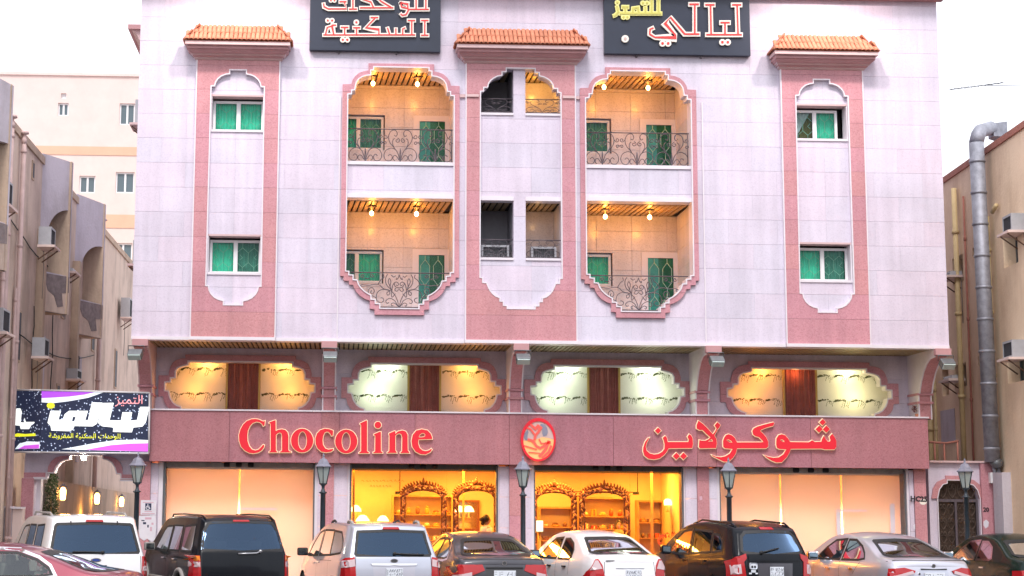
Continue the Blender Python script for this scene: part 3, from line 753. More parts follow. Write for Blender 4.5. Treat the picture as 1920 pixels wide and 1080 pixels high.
for i, (c, w, dy, c1, c2) in enumerate(MC):
    panelize('pink_panel', [(mo[i], [mi[i]])], 'pink_stone', B, YL-0.06, YL+0.028, [], [ZM(690), ZM(730)], gap=0.005)
    inner = [(offset(mi[i], -0.004), [offset(mi[i], 0.03)])]
    dwi = MB().prism(inner, YL-0.065, YL+0.235).build('display_window', 'trim', B)
    x0, x1 = mi[i][-1][0]-0.0, mi[i][0][0]+0.0
    xa, xb = min(p[0] for p in mi[i])-0.15, max(p[0] for p in mi[i])+0.15
    zt, zb_ = ZM(670), zbt-0.2
    Ys = YL+0.62
    cx0, cx1 = at(CW[i][0], 720, Ys-0.08).x, at(CW[i][1], 720, Ys-0.08).x
    for a, b_ in ((xa, cx0-0.02), (cx1+0.02, xb)):
        bl = box('blind', 'blind', dwi, a, b_, Ys, Ys+0.02, zb_, zt)
        # printed garlands: two rows of hanging vine
        g = MB()
        for yy in (690, 737):
            zz = ZM(yy); x = a+0.06
            while x < b_-0.3:
                for _ in range(34):
                    q = random.random()**1.3; s = random.uniform(.009, .019)*(1.15-.5*q); px, pz = x+0.02+q*0.34, zz+0.035*math.sin(q*3.2)+random.uniform(-.025, .02); an = random.uniform(0, 6.3)
                    g.add([(px+s*1.7*math.cos(an+w_), Ys-0.004, pz+s*math.sin(an+w_)) for w_ in (0, 1.57, 3.14, 4.71)], [(0, 1, 2, 3)])
                for hx in (0.25, 0.31, 0.36, 0.41):
                    for q in range(random.randint(3, 8)):
                        s = random.uniform(.008, .013); px, pz = x+hx+random.uniform(-.012, .012)-0.007*q, zz-0.022*(q+0.5)
                        g.add([(px-s, Ys-0.004, pz), (px, Ys-0.004, pz-s*1.2), (px+s, Ys-0.004, pz), (px, Ys-0.004, pz+s*1.2)], [(0, 1, 2, 3)])
                x += 0.415
        g.build('garland', 'print_green', bl)
    n = 60; vs = []
    for q in range(n+1):
        x = cx0+(cx1-cx0)*q/n; vs += [(x, Ys-0.09+0.022*math.sin(q*0.9+math.sin(q*.37)*2), zb_), (x, Ys-0.09+0.018*math.sin(q*0.9+math.sin(q*.37)*2), zt)]
    MB().add(vs, [(2*q, 2*q+2, 2*q+3, 2*q+1) for q in range(n)], True).build('curtain', 'burgundy', dwi)
    for a in (cx0-0.05, cx1+0.0): box('curtain_edge', 'gold', dwi, a, a+0.05, Ys-0.12, Ys-0.05, zb_, zt)
    for a in (xa-0.02, xb): box('wall', 'blind', dwi, a, a+0.02, YL+0.235, Ys+0.02, zb_, zt)
    box('wall', 'blind', dwi, xa, xb, YL+0.235, Ys+0.02, zt, zt+0.03)
    MB().box(xa, xb, YL+0.232, YL+0.238, zb_, zt).build('pane', 'shop_glass', dwi)
    for k, (col, xx) in enumerate(((c1, xa+(cx0-xa)*.68), (c2, cx1+(xb-cx1)*.42))):
        MB().lathe([(0.035, 0.0), (0.04, -0.05), (0.03, -0.07)], c=(xx, YL+0.40, zt), n=10).build('spotlight', 'grey_metal', dwi)
        lamp_light('spot_light', (xx, YL+0.40, zt-0.085), 9, col, 0.05)
        lamp_light('spot_light', ((cx1+xb)/2 if k else (xa+cx0)/2, YL+0.30, zt-0.8), 9.5, tuple(v**1.25 for v in col), 0.3)  # added fill at mid height, no fixture; evens the light on the blind
lamp_light('curtain_light', (at(1499, 700, YL).x, YL+0.38, ZM(684)), 2.2, (1.0, 0.35, 0.10), 0.08)

# brackets and slim columns between the mezzanine bays
bx = [at(257.5, 640).x, at(617.5, 640).x, at(976.5, 640).x, at(1336, 640).x, at(1765, 645).x]
hw = 0.165
zr = [at(700, y, YC).z for y in (726, 731, 737, 742)]
prof = [(0.03, ZB-0.025), (0.03, ZB-0.20), (0.36, ZB-0.22), (0.62, ZB-0.33), (0.86, ZB-0.52), (1.05, ZB-0.76), (1.17, ZB-1.0), (YC-0.03, zr[0]+0.02), (YC-0.03, zr[0]), (YC-0.03, zbt-0.0), (YL, zbt-0.0), (YL, ZB-0.025)]
for i, x in enumerate(bx):
    x = x if i else x+0.08
    b_ = MB().prism([(prof, [])], x-hw+0.03, x+hw-0.03, fn=lambda a, b2, d: (d, a, b2)).build('bracket', 'pink_stone', B)
    for s in (-1, 1):
        x1 = x+s*(hw-0.028)
        MB().prism([(offset(prof, -0.018), [])], min(x1, x1+s*0.03), max(x1, x1+s*0.03), fn=lambda a, b2, d: (d, a, b2)).build('bracket_edge', 'trim' if i else 'cornice_pale', b_)
    for z in (zr[0], zr[3]): box('ring_moulding', 'pink_stone', b_, x-hw-0.03, x+hw+0.03, YC-0.09, YL-0.002, z-0.055, z)
    box('bracket_cap', 'cornice', b_, x-hw-0.02, x+hw+0.02, -0.14, 0.028, ZB-0.18, ZB-0.022)
# rose granite band
jx = [at(p, 820, YBAND).x for p in (603, 636.5, 778, 955, 990, 1150, 1307, 1343, 1520)]+[at(430, 820, YBAND).x]
bandx0, bandx1 = at(281, 820, YBAND).x, at(1740.5, 820, YBAND).x
band = rect(bandx0, bandx1, zbb, zbt)
panelize('band_panel', [(band, [])], 'band_stone', B, YBAND, YBAND+0.03, sorted(jx), [], gap=0.009)
box('band', 'pink_grout', B, bandx0+0.004, bandx1-0.004, YBAND+0.031, YL+0.3, zbb+0.002, zbt-0.03)
for x in (bandx0, bandx1-0.03): box('band_end', 'band_stone', B, x+0.0005, x+0.0295, YBAND+0.031, YL+0.3, zbb+0.001, zbt-0.031)
box('band_coping', 'trim', B, bandx0-0.02, bandx1+0.02, YBAND-0.035, YL-0.002, zbt-0.002, zbt+0.035)
# side body of the ground storeys
for x0_, x1_ in ((XL+0.12, XL+0.4), (XR-0.4, XR-0.12)): box('side_wall', 'white_stone', B, x0_, x1_, YL+0.032, 14, 0.14, ZB-0.03)

# ================================================================== SHOP FRONTS
ZG = 0.142; ZSH = at(1000, 884, 1.75).z
pil = [x for x in bx]; pil[0] = at(270, 930, YC).x; pil[4] = at(1726, 930, YC).x
for i, x in enumerate(pil):
    lo_, hi_ = x-0.145, x+0.145
    panelize('pink_panel', [(rect(lo_, hi_, ZG, zbb-0.004), [])], 'pink_stone', B, YC, YC+0.03, [], arange(ZG+0.9, zbb, 0.9), gap=0.005)
    box('pilaster', 'pink_grout', B, lo_+0.003, hi_-0.003, YC+0.031, 2.3, ZG, zbb-0.004)
YG = 1.80
bays = [(296.5, 305, 309.5, 587, 595.5), (651, 655.5, 659, 931, 936), (996, 1001, 1004, 1279, 1284.5), (1344, 1349, 1352, 1697, 1704)]
for i, (a, b_, c, d_, e) in enumerate(bays):
    xa, xb, xc, xd, xe = [at(p, 930, YC+0.12).x for p in (a, b_, c, d_, e)]
    l0, r0 = pil[i]+0.146, pil[i+1]-0.146
    for u, v in ((l0, xa), (xe, r0)):
        if v-u > 0.03: panelize('stone_panel', [(rect(u, v, ZG, zbb-0.004), [])], 'white_stone', B, YC+0.06, YC+0.25, [], arange(ZG+0.75, zbb, 0.75), gap=0.006)
    for u, v in ((xa+0.002, xb), (xd+0.04, xe-0.002)): box('door_jamb', 'trim', B, u, v, YC+0.10, YG+0.1, ZG, zbb-0.004)
    for u, v in ((xb+0.002, xc), (xd-0.002, xd+0.038)): box('shutter_guide', 'grey_metal', B, u, v, YC+0.16, YG-0.04, ZG, zbb-0.03)
    sb = box('shutter_box', mat('shutter_box_grey', (0.33, 0.32, 0.31) if i in (0, 3) else (0.07, 0.08, 0.08), 0.6, noise=0.3, nscale=5), B, xb+0.01, xd+0.03, YC+0.22, YG-0.03, ZSH+0.02, zbb-0.006)
    for q in range(3):
        xx = xb+(xd-xb)*(0.42+0.08*q); MB().lathe([(0.05, -0.07), (0.06, -0.05), (0.06, 0.05), (0.05, 0.07)], c=(xx, YC+0.2, ZSH+0.09), n=10, axis='x').build('shutter_motor', 'dark', sb)
    fr = MB().box(xb+0.01, xd+0.03, YG-0.03, YG+0.03, ZSH-0.015, ZSH+0.018).build('shop_window', 'alu' if i in (0, 3) else 'gold', B)
    MB().box(xb+0.02, xd+0.02, YG-0.005, YG+0.005, ZG+0.1, ZSH-0.016).build('pane', 'shop_glass', fr)
    box('plinth', 'band_stone', B, xb, xd+0.03, YG-0.1, YG+0.1, ZG-0.01, ZG+0.099)
    for q in (1, 2):
        xx = xb+(xd-xb)*q/3.0
        if i in (1, 2): MB().box(xx-0.006, xx+0.006, YG-0.012, YG+0.012, ZG+0.1, ZSH-0.016).build('glass_joint', 'shop_glass', fr)
# interiors
M['screen'], nt, b = nodes('backlit_screen'); nt.nodes.clear()
o_ = nt.nodes.new('ShaderNodeOutputMaterial'); ms = nt.nodes.new('ShaderNodeMixShader'); ms.inputs[0].default_value = 0.30
df = nt.nodes.new('ShaderNodeBsdfDiffuse'); df.inputs[0].default_value = (0.84, 0.74, 0.73, 1)
tr = nt.nodes.new('ShaderNodeBsdfTranslucent'); tr.inputs[0].default_value = (0.96, 0.91, 0.87, 1)
nt.links.new(df.outputs[0], ms.inputs[1]); nt.links.new(tr.outputs[0], ms.inputs[2]); nt.links.new(ms.outputs[0], o_.inputs[0])
M['shop_wall'] = mat('shop_wall', (0.62, 0.50, 0.34), 0.8, noise=0.08, nscale=2)
M['shop_wood'] = mat('shop_wood', (0.48, 0.27, 0.11), 0.5, noise=0.25, nscale=6)
M['carved'] = mat('carved_brown_wood', (0.16, 0.055, 0.03), 0.5, noise=0.4, nscale=18)
M['carved_light'] = mat('gilded_leaf', (0.50, 0.26, 0.16), 0.45, noise=0.3, nscale=18)
M['shade'] = emit('lampshade', (1.0, 0.72, 0.30), 2.4)
shopl, shopr = pil[1], pil[3]
box('shop_floor', 'shop_wood', B, XL+0.4, XR-0.4, YG+0.11, 8.0, ZG, ZG+0.1)
box('shop_ceiling', 'shop_wall', B, XL+0.4, XR-0.4, YG-0.02, 8.0, ZSH+0.25, ZSH+0.3)
box('shop_back_wall', 'shop_wall', B, XL+0.4, XR-0.4, 6.4, 6.5, ZG, ZSH+0.3)
for x in (pil[1]-0.05, pil[3]-0.05): box('shop_side_wall', 'shop_wall', B, x, x+0.1, YG+0.12, 6.4, ZG+0.1, ZSH+0.25)
for i, gaps in ((0, (448.7,)), (3, (1463, 1577))):
    xb, xd = at(bays[i][1], 930, YG).x, at(bays[i][3]+3, 930, YG).x
    cuts = [xb]+[at(g, 930, YG+0.12).x for g in gaps]+[xd]
    for k in range(len(cuts)-1):
        sc = box('window_screen', 'screen', B, cuts[k]+(0.022 if k else 0), cuts[k+1]-(0.022 if k < len(cuts)-2 else 0), YG+0.10, YG+0.108, ZG+0.1, ZSH+0.05)
    box('shop_back_wall', 'shop_wood', B, xb-0.2, xd+0.2, YG+0.95, YG+1.0, ZG+0.1, ZSH+0.25)
    for q in range(3):
        xx = xb+(xd-xb)*(q+0.5)/3
        lamp_light('tube_light', (xx, YG+0.5, ZSH+0.1), 20, (1.0, 0.50, 0.17), typ='AREA', size=(1.0, 0.12))
        lamp_light('tube_light', (xx, YG+0.5, ZSH-1.35), 150, (1.0, 0.86, 0.82), typ='AREA', size=(1.1, 0.9), rot=(R(60), 0, 0))  # added fill panel, no tube here; brightens the lower part of the screen
for k in range(4):
    for j in range(2):
        lamp_light('shop_light', (shopl+0.9+k*(shopr-shopl-1.8)/3, 2.9+j*2.0, ZSH+0.16), 90, (1.0, 0.40, 0.045), typ='AREA', size=(0.9, 0.9))

for (a, b_, c, d_, lab) in ((1670, 944, 1677, 1003, 'left upright white tape strip inside the right screened bay'), (1689, 944, 1694, 1003, 'right upright white tape strip inside the right screened bay'), (1568, 956, 1626, 959, 'level white tape strip across the right screened bay'), (452, 953, 520, 956, 'level white tape strip across the left screened bay'), (1569, 960, 1575, 1003, 'short upright white tape strip beside the right gap of the screened bay')):
    p, q_ = at(a, d_, YG-.008), at(c, b_, YG-.008); t = thing('tape_strip', lab, 'tape', (p.x, YG-.008, p.z)); MB().box(p.x, q_.x, YG-.0095, YG-.0062, p.z, q_.z).build('tape', 'trim', t)

# ================================================================== LETTERING ON THE BAND
def tr_pts(pts, ox, oy, sc, Y): return [xz(ox+a/sc, oy+b2/sc, Y) for a, b2 in pts]
YF = YBAND-0.075
def letters(name, label, shapes, ox, oy, sc, parent=None):
    t = thing(name, label, 'sign letters', tuple(at(ox+shapes[0][0][0][0]/sc, oy+shapes[0][0][0][1]/sc, YBAND)))
    return t
A = 435, 775, 9.6
A2 = 620, 775, 9.6
LET = {
 'C': (A, [(585, 215), (560, 228), (545, 195), (500, 160), (440, 150), (370, 175), (320, 230), (285, 310), (275, 400), (280, 500), (310, 590), (360, 650), (420, 668), (480, 650), (530, 600), (560, 562), (582, 572), (570, 620), (530, 670), (470, 705), (390, 720), (310, 712), (230, 670), (165, 600), (130, 500), (125, 390), (150, 290), (200, 200), (270, 135), (350, 105), (430, 100), (490, 112), (540, 138), (572, 145), (592, 135)], []),
 'h': (A, [(668, 165), (700, 150), (778, 122), (786, 125), (786, 320), (830, 295), (900, 285), (960, 298), (1000, 340), (1015, 400), (1015, 660), (1030, 680), (1065, 690), (1065, 703), (860, 703), (860, 690), (890, 680), (900, 660), (900, 400), (890, 360), (860, 345), (820, 360), (790, 390), (790, 660), (800, 680), (820, 690), (820, 703), (668, 703), (668, 690), (690, 680), (695, 660), (695, 200), (690, 180), (668, 178)], []),
 'o': (A, ell(1262, 490, 200, 215, 28), [ell(1268, 490, 80, 165, 24)]),
 'c': (A, [(1820, 310), (1815, 400), (1790, 405), (1770, 370), (1740, 335), (1700, 330), (1665, 350), (1640, 410), (1630, 490), (1640, 570), (1680, 630), (1730, 650), (1780, 645), (1820, 635), (1822, 660), (1780, 690), (1700, 703), (1610, 690), (1540, 630), (1505, 550), (1500, 450), (1530, 360), (1590, 300), (1670, 275), (1750, 285)], []),
 'o2': (A2, ell(280, 505, 200, 215, 28), [ell(278, 505, 80, 165, 24)]),
 'l': (A2, [(530, 180), (560, 165), (645, 125), (655, 135), (655, 680), (690, 705), (690, 718), (510, 718), (510, 705), (545, 685), (548, 660), (548, 210), (530, 195)], []),
 'i': (A2, [(780, 375), (880, 330), (905, 335), (905, 680), (935, 700), (935, 715), (765, 715), (765, 700), (800, 685), (803, 400), (780, 392)], []),
 'i_dot': (A2, ell(850, 210, 60, 60, 16), []),
 'n': (A2, [(1050, 360), (1150, 318), (1165, 325), (1165, 370), (1210, 325), (1290, 305), (1350, 325), (1385, 380), (1388, 670), (1410, 690), (1420, 715), (1255, 715), (1255, 705), (1285, 680), (1288, 430), (1275, 380), (1240, 360), (1200, 370), (1165, 400), (1165, 670), (1185, 690), (1190, 712), (1020, 712), (1020, 700), (1055, 680), (1058, 400), (1050, 375)], []),
 'e': (A2, [(1828, 440), (1828, 462), (1580, 470), (1575, 540), (1600, 620), (1650, 665), (1710, 680), (1770, 665), (1812, 635), (1825, 655), (1790, 700), (1710, 740), (1620, 735), (1530, 690), (1470, 600), (1455, 500), (1475, 390), (1540, 310), (1640, 285), (1740, 305), (1800, 365)], [[(1585, 432), (1600, 390), (1640, 355), (1680, 355), (1705, 385), (1695, 415), (1650, 430)]]),
}
D1 = 1195, 775, 9.6
D2 = 1375, 775, 9.6
dia = lambda x, y, r=62: [(x, y-r), (x+r, y), (x, y+r), (x-r, y)]
AR = [
 [(D1, [(215, 440), (170, 530), (150, 600), (165, 670), (220, 720), (300, 740), (380, 730), (450, 690), (490, 640), (495, 560), (480, 490), (460, 440), (500, 405), (530, 440), (545, 515), (920, 515), (930, 470), (905, 420), (935, 375), (970, 400), (995, 460), (1000, 560), (985, 625), (560, 630), (530, 690), (480, 750), (400, 810), (300, 830), (200, 815), (130, 760), (105, 680), (110, 610), (140, 520), (190, 450)], [])],
 [(D1, dia(373, 312, 55), [])], [(D1, dia(703, 770), [])], [(D1, dia(832, 770), [])],
 [(D1, [(1100, 135), (1180, 190), (1270, 280), (1360, 380), (1400, 330), (1430, 270), (1395, 215), (1440, 160), (1495, 210), (1470, 260), (1440, 290), (1400, 370), (1385, 400), (1420, 460), (1430, 540), (1415, 625), (1130, 630), (1110, 600), (1120, 480), (1150, 490), (1230, 490), (1290, 460), (1320, 430), (1250, 370), (1180, 300), (1120, 300), (1070, 270), (1070, 210)], [[(1345, 455), (1365, 505), (1270, 510), (1310, 480)]])],
 [(D1, [(1640, 375), (1700, 395), (1750, 440), (1790, 520), (1790, 640), (1770, 720), (1720, 800), (1640, 870), (1560, 870), (1460, 820), (1360, 770), (1345, 750), (1400, 775), (1500, 790), (1590, 770), (1670, 720), (1720, 640), (1580, 630), (1550, 600), (1545, 500), (1570, 430), (1600, 390)], [[(1600, 480), (1640, 465), (1690, 490), (1720, 530), (1650, 520)]]),
  (D2, [(40, 522), (545, 520), (530, 490), (470, 430), (400, 410), (360, 380), (345, 320), (370, 270), (440, 235), (560, 200), (720, 160), (735, 180), (715, 225), (600, 255), (500, 295), (480, 320), (530, 360), (590, 430), (625, 510), (625, 600), (590, 630), (40, 630)], [])],
 [(D2, [(870, 375), (930, 395), (980, 450), (1020, 515), (1360, 520), (1420, 485), (1460, 515), (1590, 510), (1600, 460), (1630, 410), (1650, 450), (1690, 505), (1740, 510), (1755, 480), (1735, 420), (1780, 370), (1820, 430), (1850, 500), (1850, 610), (1820, 650), (1650, 650), (1600, 635), (1030, 640), (1010, 700), (960, 790), (870, 880), (780, 885), (690, 850), (600, 790), (560, 755), (620, 780), (720, 800), (820, 790), (900, 740), (960, 650), (830, 640), (790, 620), (775, 560), (780, 450), (820, 390)], [[(840, 480), (880, 465), (920, 490), (925, 520), (880, 510)]])],
 [(D2, dia(1608, 160, 55), [])], [(D2, dia(1545, 285), [])], [(D2, dia(1675, 285), [])],
]
def raised(t, shp, nm='letter'):
    fr, bk = [], []
    for (ox, oy, sc), o_, hs in shp:
        op = tr_pts(o_, ox, oy, sc, YF); hp = [tr_pts(h, ox, oy, sc, YF) for h in hs]
        fr.append((op, hp)); bk.append((offset(op, -0.016), [offset(h, 0.012) for h in hp]))
    f = MB().prism(fr, YF-0.02, YF+0.03).build(nm, 'shop_red', t)
    MB().prism(bk, YF+0.0305, YF+0.058).build('glowing_rim', 'halo', f)
tC = thing('shop_name_sign', 'raised red Latin letters reading Chocoline on the rose granite band', 'sign', tuple(at(628, 862, YBAND)))
for k, (o3, p, h) in LET.items():
    if k == 'i':
        raised(tC, [(o3, p, h), (LET['i_dot'][0], LET['i_dot'][1], [])])
    elif k != 'i_dot': raised(tC, [(o3, p, h)])
tA = thing('shop_name_sign', 'raised red Arabic letters reading شوكولاين at the right of the band', 'sign', tuple(at(1388, 865, YBAND)))
for shp in AR: raised(tA, shp)
for x, y in ((640, 860), (800, 862), (1300, 868), (1480, 870)): pass
# round emblem
E_ = 960, 775, 11.37
tE = thing('shop_emblem', 'oval red and amber shop emblem between the two names', 'emblem', tuple(at(1009, 862, YBAND)))
q = lambda pts, Y: [xz(E_[0]+a/E_[2], E_[1]+b2/E_[2], Y) for a, b2 in pts]
M['amber_face'] = emit('emblem_amber', (1.0, 0.45, 0.10), 0.22, (0.75, 0.42, 0.20))
M['emblem_pale'] = mat('emblem_pale', (0.62, 0.45, 0.42), 0.5)
M['emblem_grey'] = mat('emblem_grey', (0.25, 0.25, 0.33), 0.5)
M['emblem_mid'] = emit('emblem_red', (1.0, 0.12, 0.08), 0.15, (0.75, 0.10, 0.08))
base = ell(560, 560, 345, 435, 40)
up_ = [p for p in base if p[1] < 590]; dn = [p for p in base if p[1] >= 570]
MB().prism([(q(base, YF), [])], YF+0.01, YF+0.055).build('emblem_plate', 'amber_face', tE)
MB().prism([(q([(215, 575)]+sorted([p for p in base if p[1] < 560], key=lambda p: math.atan2(p[1]-560, p[0]-560))+[(905, 560), (760, 520), (640, 505), (540, 545), (420, 590)], YF), [])], YF+0.004, YF+0.009).build('emblem_field', 'emblem_pale', tE)
MB().prism([(q(ell(560, 560, 372, 462, 44), YF), [q(ell(565, 575, 325, 405, 44), YF)])], YF-0.02, YF+0.05).build('emblem_ring', 'shop_red', tE)
for pts in ([(620, 220), (700, 240), (750, 310), (765, 400), (740, 470), (670, 490), (645, 430), (640, 340), (590, 260)], [(330, 350), (350, 400), (330, 470), (330, 560), (290, 570), (255, 520), (265, 430)]):
    MB().prism([(q(pts, YF), [])], YF-0.006, YF+0.0035).build('emblem_patch', 'emblem_grey', tE)
def stroke2(pts, w):
    "flat ribbon outline along a polyline with round-ish ends"
    P = [Vector(p) for p in pts]; l, r = [], []
    for i, p in enumerate(P):
        a = P[max(i-1, 0)]; b2 = P[min(i+1, len(P)-1)]; d_ = (b2-a)
        d_ = d_.normalized() if d_.length else Vector((1, 0)); n_ = Vector((-d_.y, d_.x))
        k = 1.0
        if 0 < i < len(P)-1:
            u = (p-a).normalized(); c_ = abs(u.dot(d_)); k = min(1.9, 1/max(c_, .3))
        l.append(p+n_*w*k); r.append(p-n_*w*k)
    d0 = (P[1]-P[0]).normalized()*w; d1 = (P[-1]-P[-2]).normalized()*w
    l[0] -= d0*.7; r[0] -= d0*.7; l[-1] += d1*.7; r[-1] += d1*.7
    return [tuple(v) for v in l]+[tuple(v) for v in reversed(r)]
for pts, w in (([(360, 190), (440, 280), (500, 330), (560, 260), (610, 300), (560, 400), (500, 470), (480, 560)], 26), ([(300, 300), (400, 340), (470, 440)], 20), ([(350, 560), (420, 580), (470, 620), (520, 700), (600, 740), (680, 700), (720, 640), (810, 620)], 26), ([(780, 600), (720, 760), (640, 860), (590, 910)], 30), ([(830, 700), (780, 820), (700, 900), (650, 940)], 24), ([(260, 690), (400, 730), (520, 770)], 12), ([(360, 830), (480, 840), (590, 850)], 10), ([(580, 560), (620, 640), (700, 640)], 14)):
    MB().prism([(q(stroke2(pts, w), YF), [])], YF-0.016, YF+0.0025).build('emblem_line', 'emblem_mid', tE)
lamp_light('emblem_glow', tuple(at(1007, 868, YBAND-0.12)), 0.6, (1, 0.5, 0.15), 0.1)

# ================================================================== SIGN BOARDS ABOVE
def board(name, label, px0, px1, py1, py_top, items, o3, whitec='letter_white'):
    YS = -0.16
    x0, x1 = at(px0, 60, YS).x, at(px1, 60, YS).x; z0, z1 = at((px0+px1)/2, py1, YS).z, at((px0+px1)/2, py_top, YS).z
    t = thing(name, label, 'sign', ((x0+x1)/2, YS, z0))
    MB().bbox(x0, x1, YS, -0.02, z0, z1, 0.008).build('sign_box', 'board', t)
    for xx in (0.22, 0.66): MB().box(x0+(x1-x0)*xx, x0+(x1-x0)*xx+0.04, -0.10, 0.0, z0-0.05, z0-0.001).build('mounting_lug', 'iron', t)
    ox, oy, sc = o3
    for kind, strokes, wo, wi in items:
        cols = {'r': ('letter_white', 'letter_red'), 'y': ('letter_yellow', 'letter_gold'), 'w': ('letter_white', 'emblem_pale')}[kind]
        so, si = [], []
        for st in strokes:
            if len(st) == 3 and not isinstance(st[0], tuple): # dot
                so.append((tr_pts(ell(st[0], st[1], st[2], st[2], 14), ox, oy, sc, YS-0.05), [])); si.append((tr_pts(ell(st[0], st[1], st[2]*0.42, st[2]*0.42, 10), ox, oy, sc, YS-0.05), []))
            else:
                so.append((tr_pts(stroke2(st, wo), ox, oy, sc, YS-0.05), [])); si.append((tr_pts(stroke2(st, wi), ox, oy, sc, YS-0.05), []))
        f = MB().prism(so, YS-0.06, YS-0.012).build('raised_word', cols[0], t)
        MB().prism(si, YS-0.072, YS-0.0605).build('letter_face', cols[1], f)
    return t
L1 = [[(1650, -260), (1650, 128)], [(1515, -260), (1515, 128)], [(1685, 132), (1420, 132)], [(1300, 45), (1315, 100), (1395, 118), (1400, 60), (1300, 40)], [(1400, 90), (1405, 150), (1375, 205), (1320, 215), (1305, 195)],
      [(950, -60), (1030, 20), (1165, 100)], [(1195, 110), (745, 110)], [(770, -10), (890, 30), (925, 105)], [(640, -260), (640, 128)], [(590, 128), (690, 128)],
      [(235, 55), (240, 95), (300, 125), (550, 125), (520, 30)], [(460, 25), (545, 25)], (335, 8, 30), (385, 8, 30)]
L2 = [[(1635, 285), (1635, 488)], [(1590, 285), (1680, 285)], [(1590, 490), (1680, 490)], [(1455, 285), (1455, 480)], [(1405, 285), (1495, 285)], [(1495, 485), (235, 485)], [(1330, 470), (1330, 400), (1360, 390)], [(1235, 470), (1235, 400)], [(1145, 470), (1120, 390)],
      [(1000, 475), (1000, 410), (820, 385), (940, 260)], [(890, 245), (985, 245)], [(690, 470), (690, 395)], [(650, 385), (735, 385)], (688, 310, 40), [(525, 470), (525, 395)], [(480, 380), (572, 380)], (500, 552, 38), (562, 552, 38), [(260, 480), (285, 380), (350, 360), (375, 480)], [(350, 350), (400, 350)], (292, 285, 36), (352, 285, 36)]
board('signboard', 'navy board with outlined red Arabic words hung over the left balcony', 580.5, 826, 95.5, -62, [('r', [s for s in L1], 27, 9), ('r', [s for s in L2], 27, 9)], (575, 0, 7.385))
R1 = [[(1700, 62), (1712, 425)], [(1645, 62), (1745, 62)], [(1752, 432), (1325, 432)], [(1550, 285), (1550, 420)], [(1500, 282), (1602, 282)], [(1370, 62), (1378, 425)], [(1312, 62), (1412, 62)], (1518, 525, 40), (1585, 525, 40)]
R2 = [[(1175, 55), (1175, 420)], [(1115, 55), (1218, 55)], [(1225, 425), (1050, 425), (872, 215), (805, 292), (935, 440), (945, 468), (680, 465), (615, 425), (620, 365), (655, 350)], (775, 540, 40), (845, 540, 40)]
R3 = [[(725, 10), (725, 168)], [(640, 10), (640, 165)], [(755, 168), (250, 168)], [(562, 160), (562, 95)], (532, 38, 34), (582, 38, 34), [(480, 160), (470, 95), (410, 105), (405, 160)], [(315, 160), (310, 95)], [(280, 88), (345, 88)], (292, 212, 34), (338, 212, 34), [(212, 85), (225, 150), (190, 190), (175, 195)], (215, 32, 34)]
board('signboard', 'navy board with tall outlined red and small yellow Arabic words over the right balcony', 1133, 1406.5, 102.5, -62, [('r', R1, 29, 10), ('r', R2, 29, 10), ('y', R3, 26, 12), ('w', [(312, 482, 46)], 20, 5)], (1125, 0, 6.62))
# ================================================================== RAILINGS
def crom(pts, n=5):
    P = [Vector(p) for p in pts]; P = [P[0]*2-P[1]]+P+[P[-1]*2-P[-2]]; o = []
    for i in range(1, len(P)-2):
        for k in range(n):
            t = k/n; a, b, c, d_ = P[i-1], P[i], P[i+1], P[i+2]
            o.append(0.5*((2*b)+(c-a)*t+(2*a-5*b+4*c-d_)*t*t+(3*b-a-3*c+d_)*t*t*t))
    o.append(P[-2]); return o
def spir(cx, cy, r, a0, turns=1.25, s=1):
    return [(cx+r*(1-0.75*k/14)*math.cos(a0+s*2*PI*turns*k/14), cy+r*(1-0.75*k/14)*math.sin(a0+s*2*PI*turns*k/14)) for k in range(15)]
UNIT = [[(0, 0), (.07, .28), (.17, .43), (.30, .6), (.34, .78), (.27, .94), (.15, .97), (.09, .88), (.12, .79), (.18, .82)],
        [(.02, .1), (.1, .34), (.25, .43), (.41, .36), (.47, .2), (.41, .06), (.28, .05), (.23, .16), (.29, .24), (.35, .19)],
        spir(.085, .66, .075, PI/2, 1.2), [(.04, .08), (.12, .2), (.19, .19), (.21, .1), (.15, .05)],
        spir(.43, .78, .07, PI, 1.2), spir(.44, .58, .055, 0, 1.2), [(0, .0), (.015, .2), (.0, .42)], [(.15, .4), (.22, .55), (.21, .68), (.16, .72)]]
def scrolls(parent, curves, fn, r=0.0105, both=True):
    for c in curves:
        P = crom(c, 4) if len(c) < 13 else [Vector(p) for p in c]
        for s in ((1, -1) if both else (1,)):
            MB().tube([fn(p[0]*s, p[1]) for p in P], r, 5).build('scroll', 'iron', parent)
YRL = 0.17
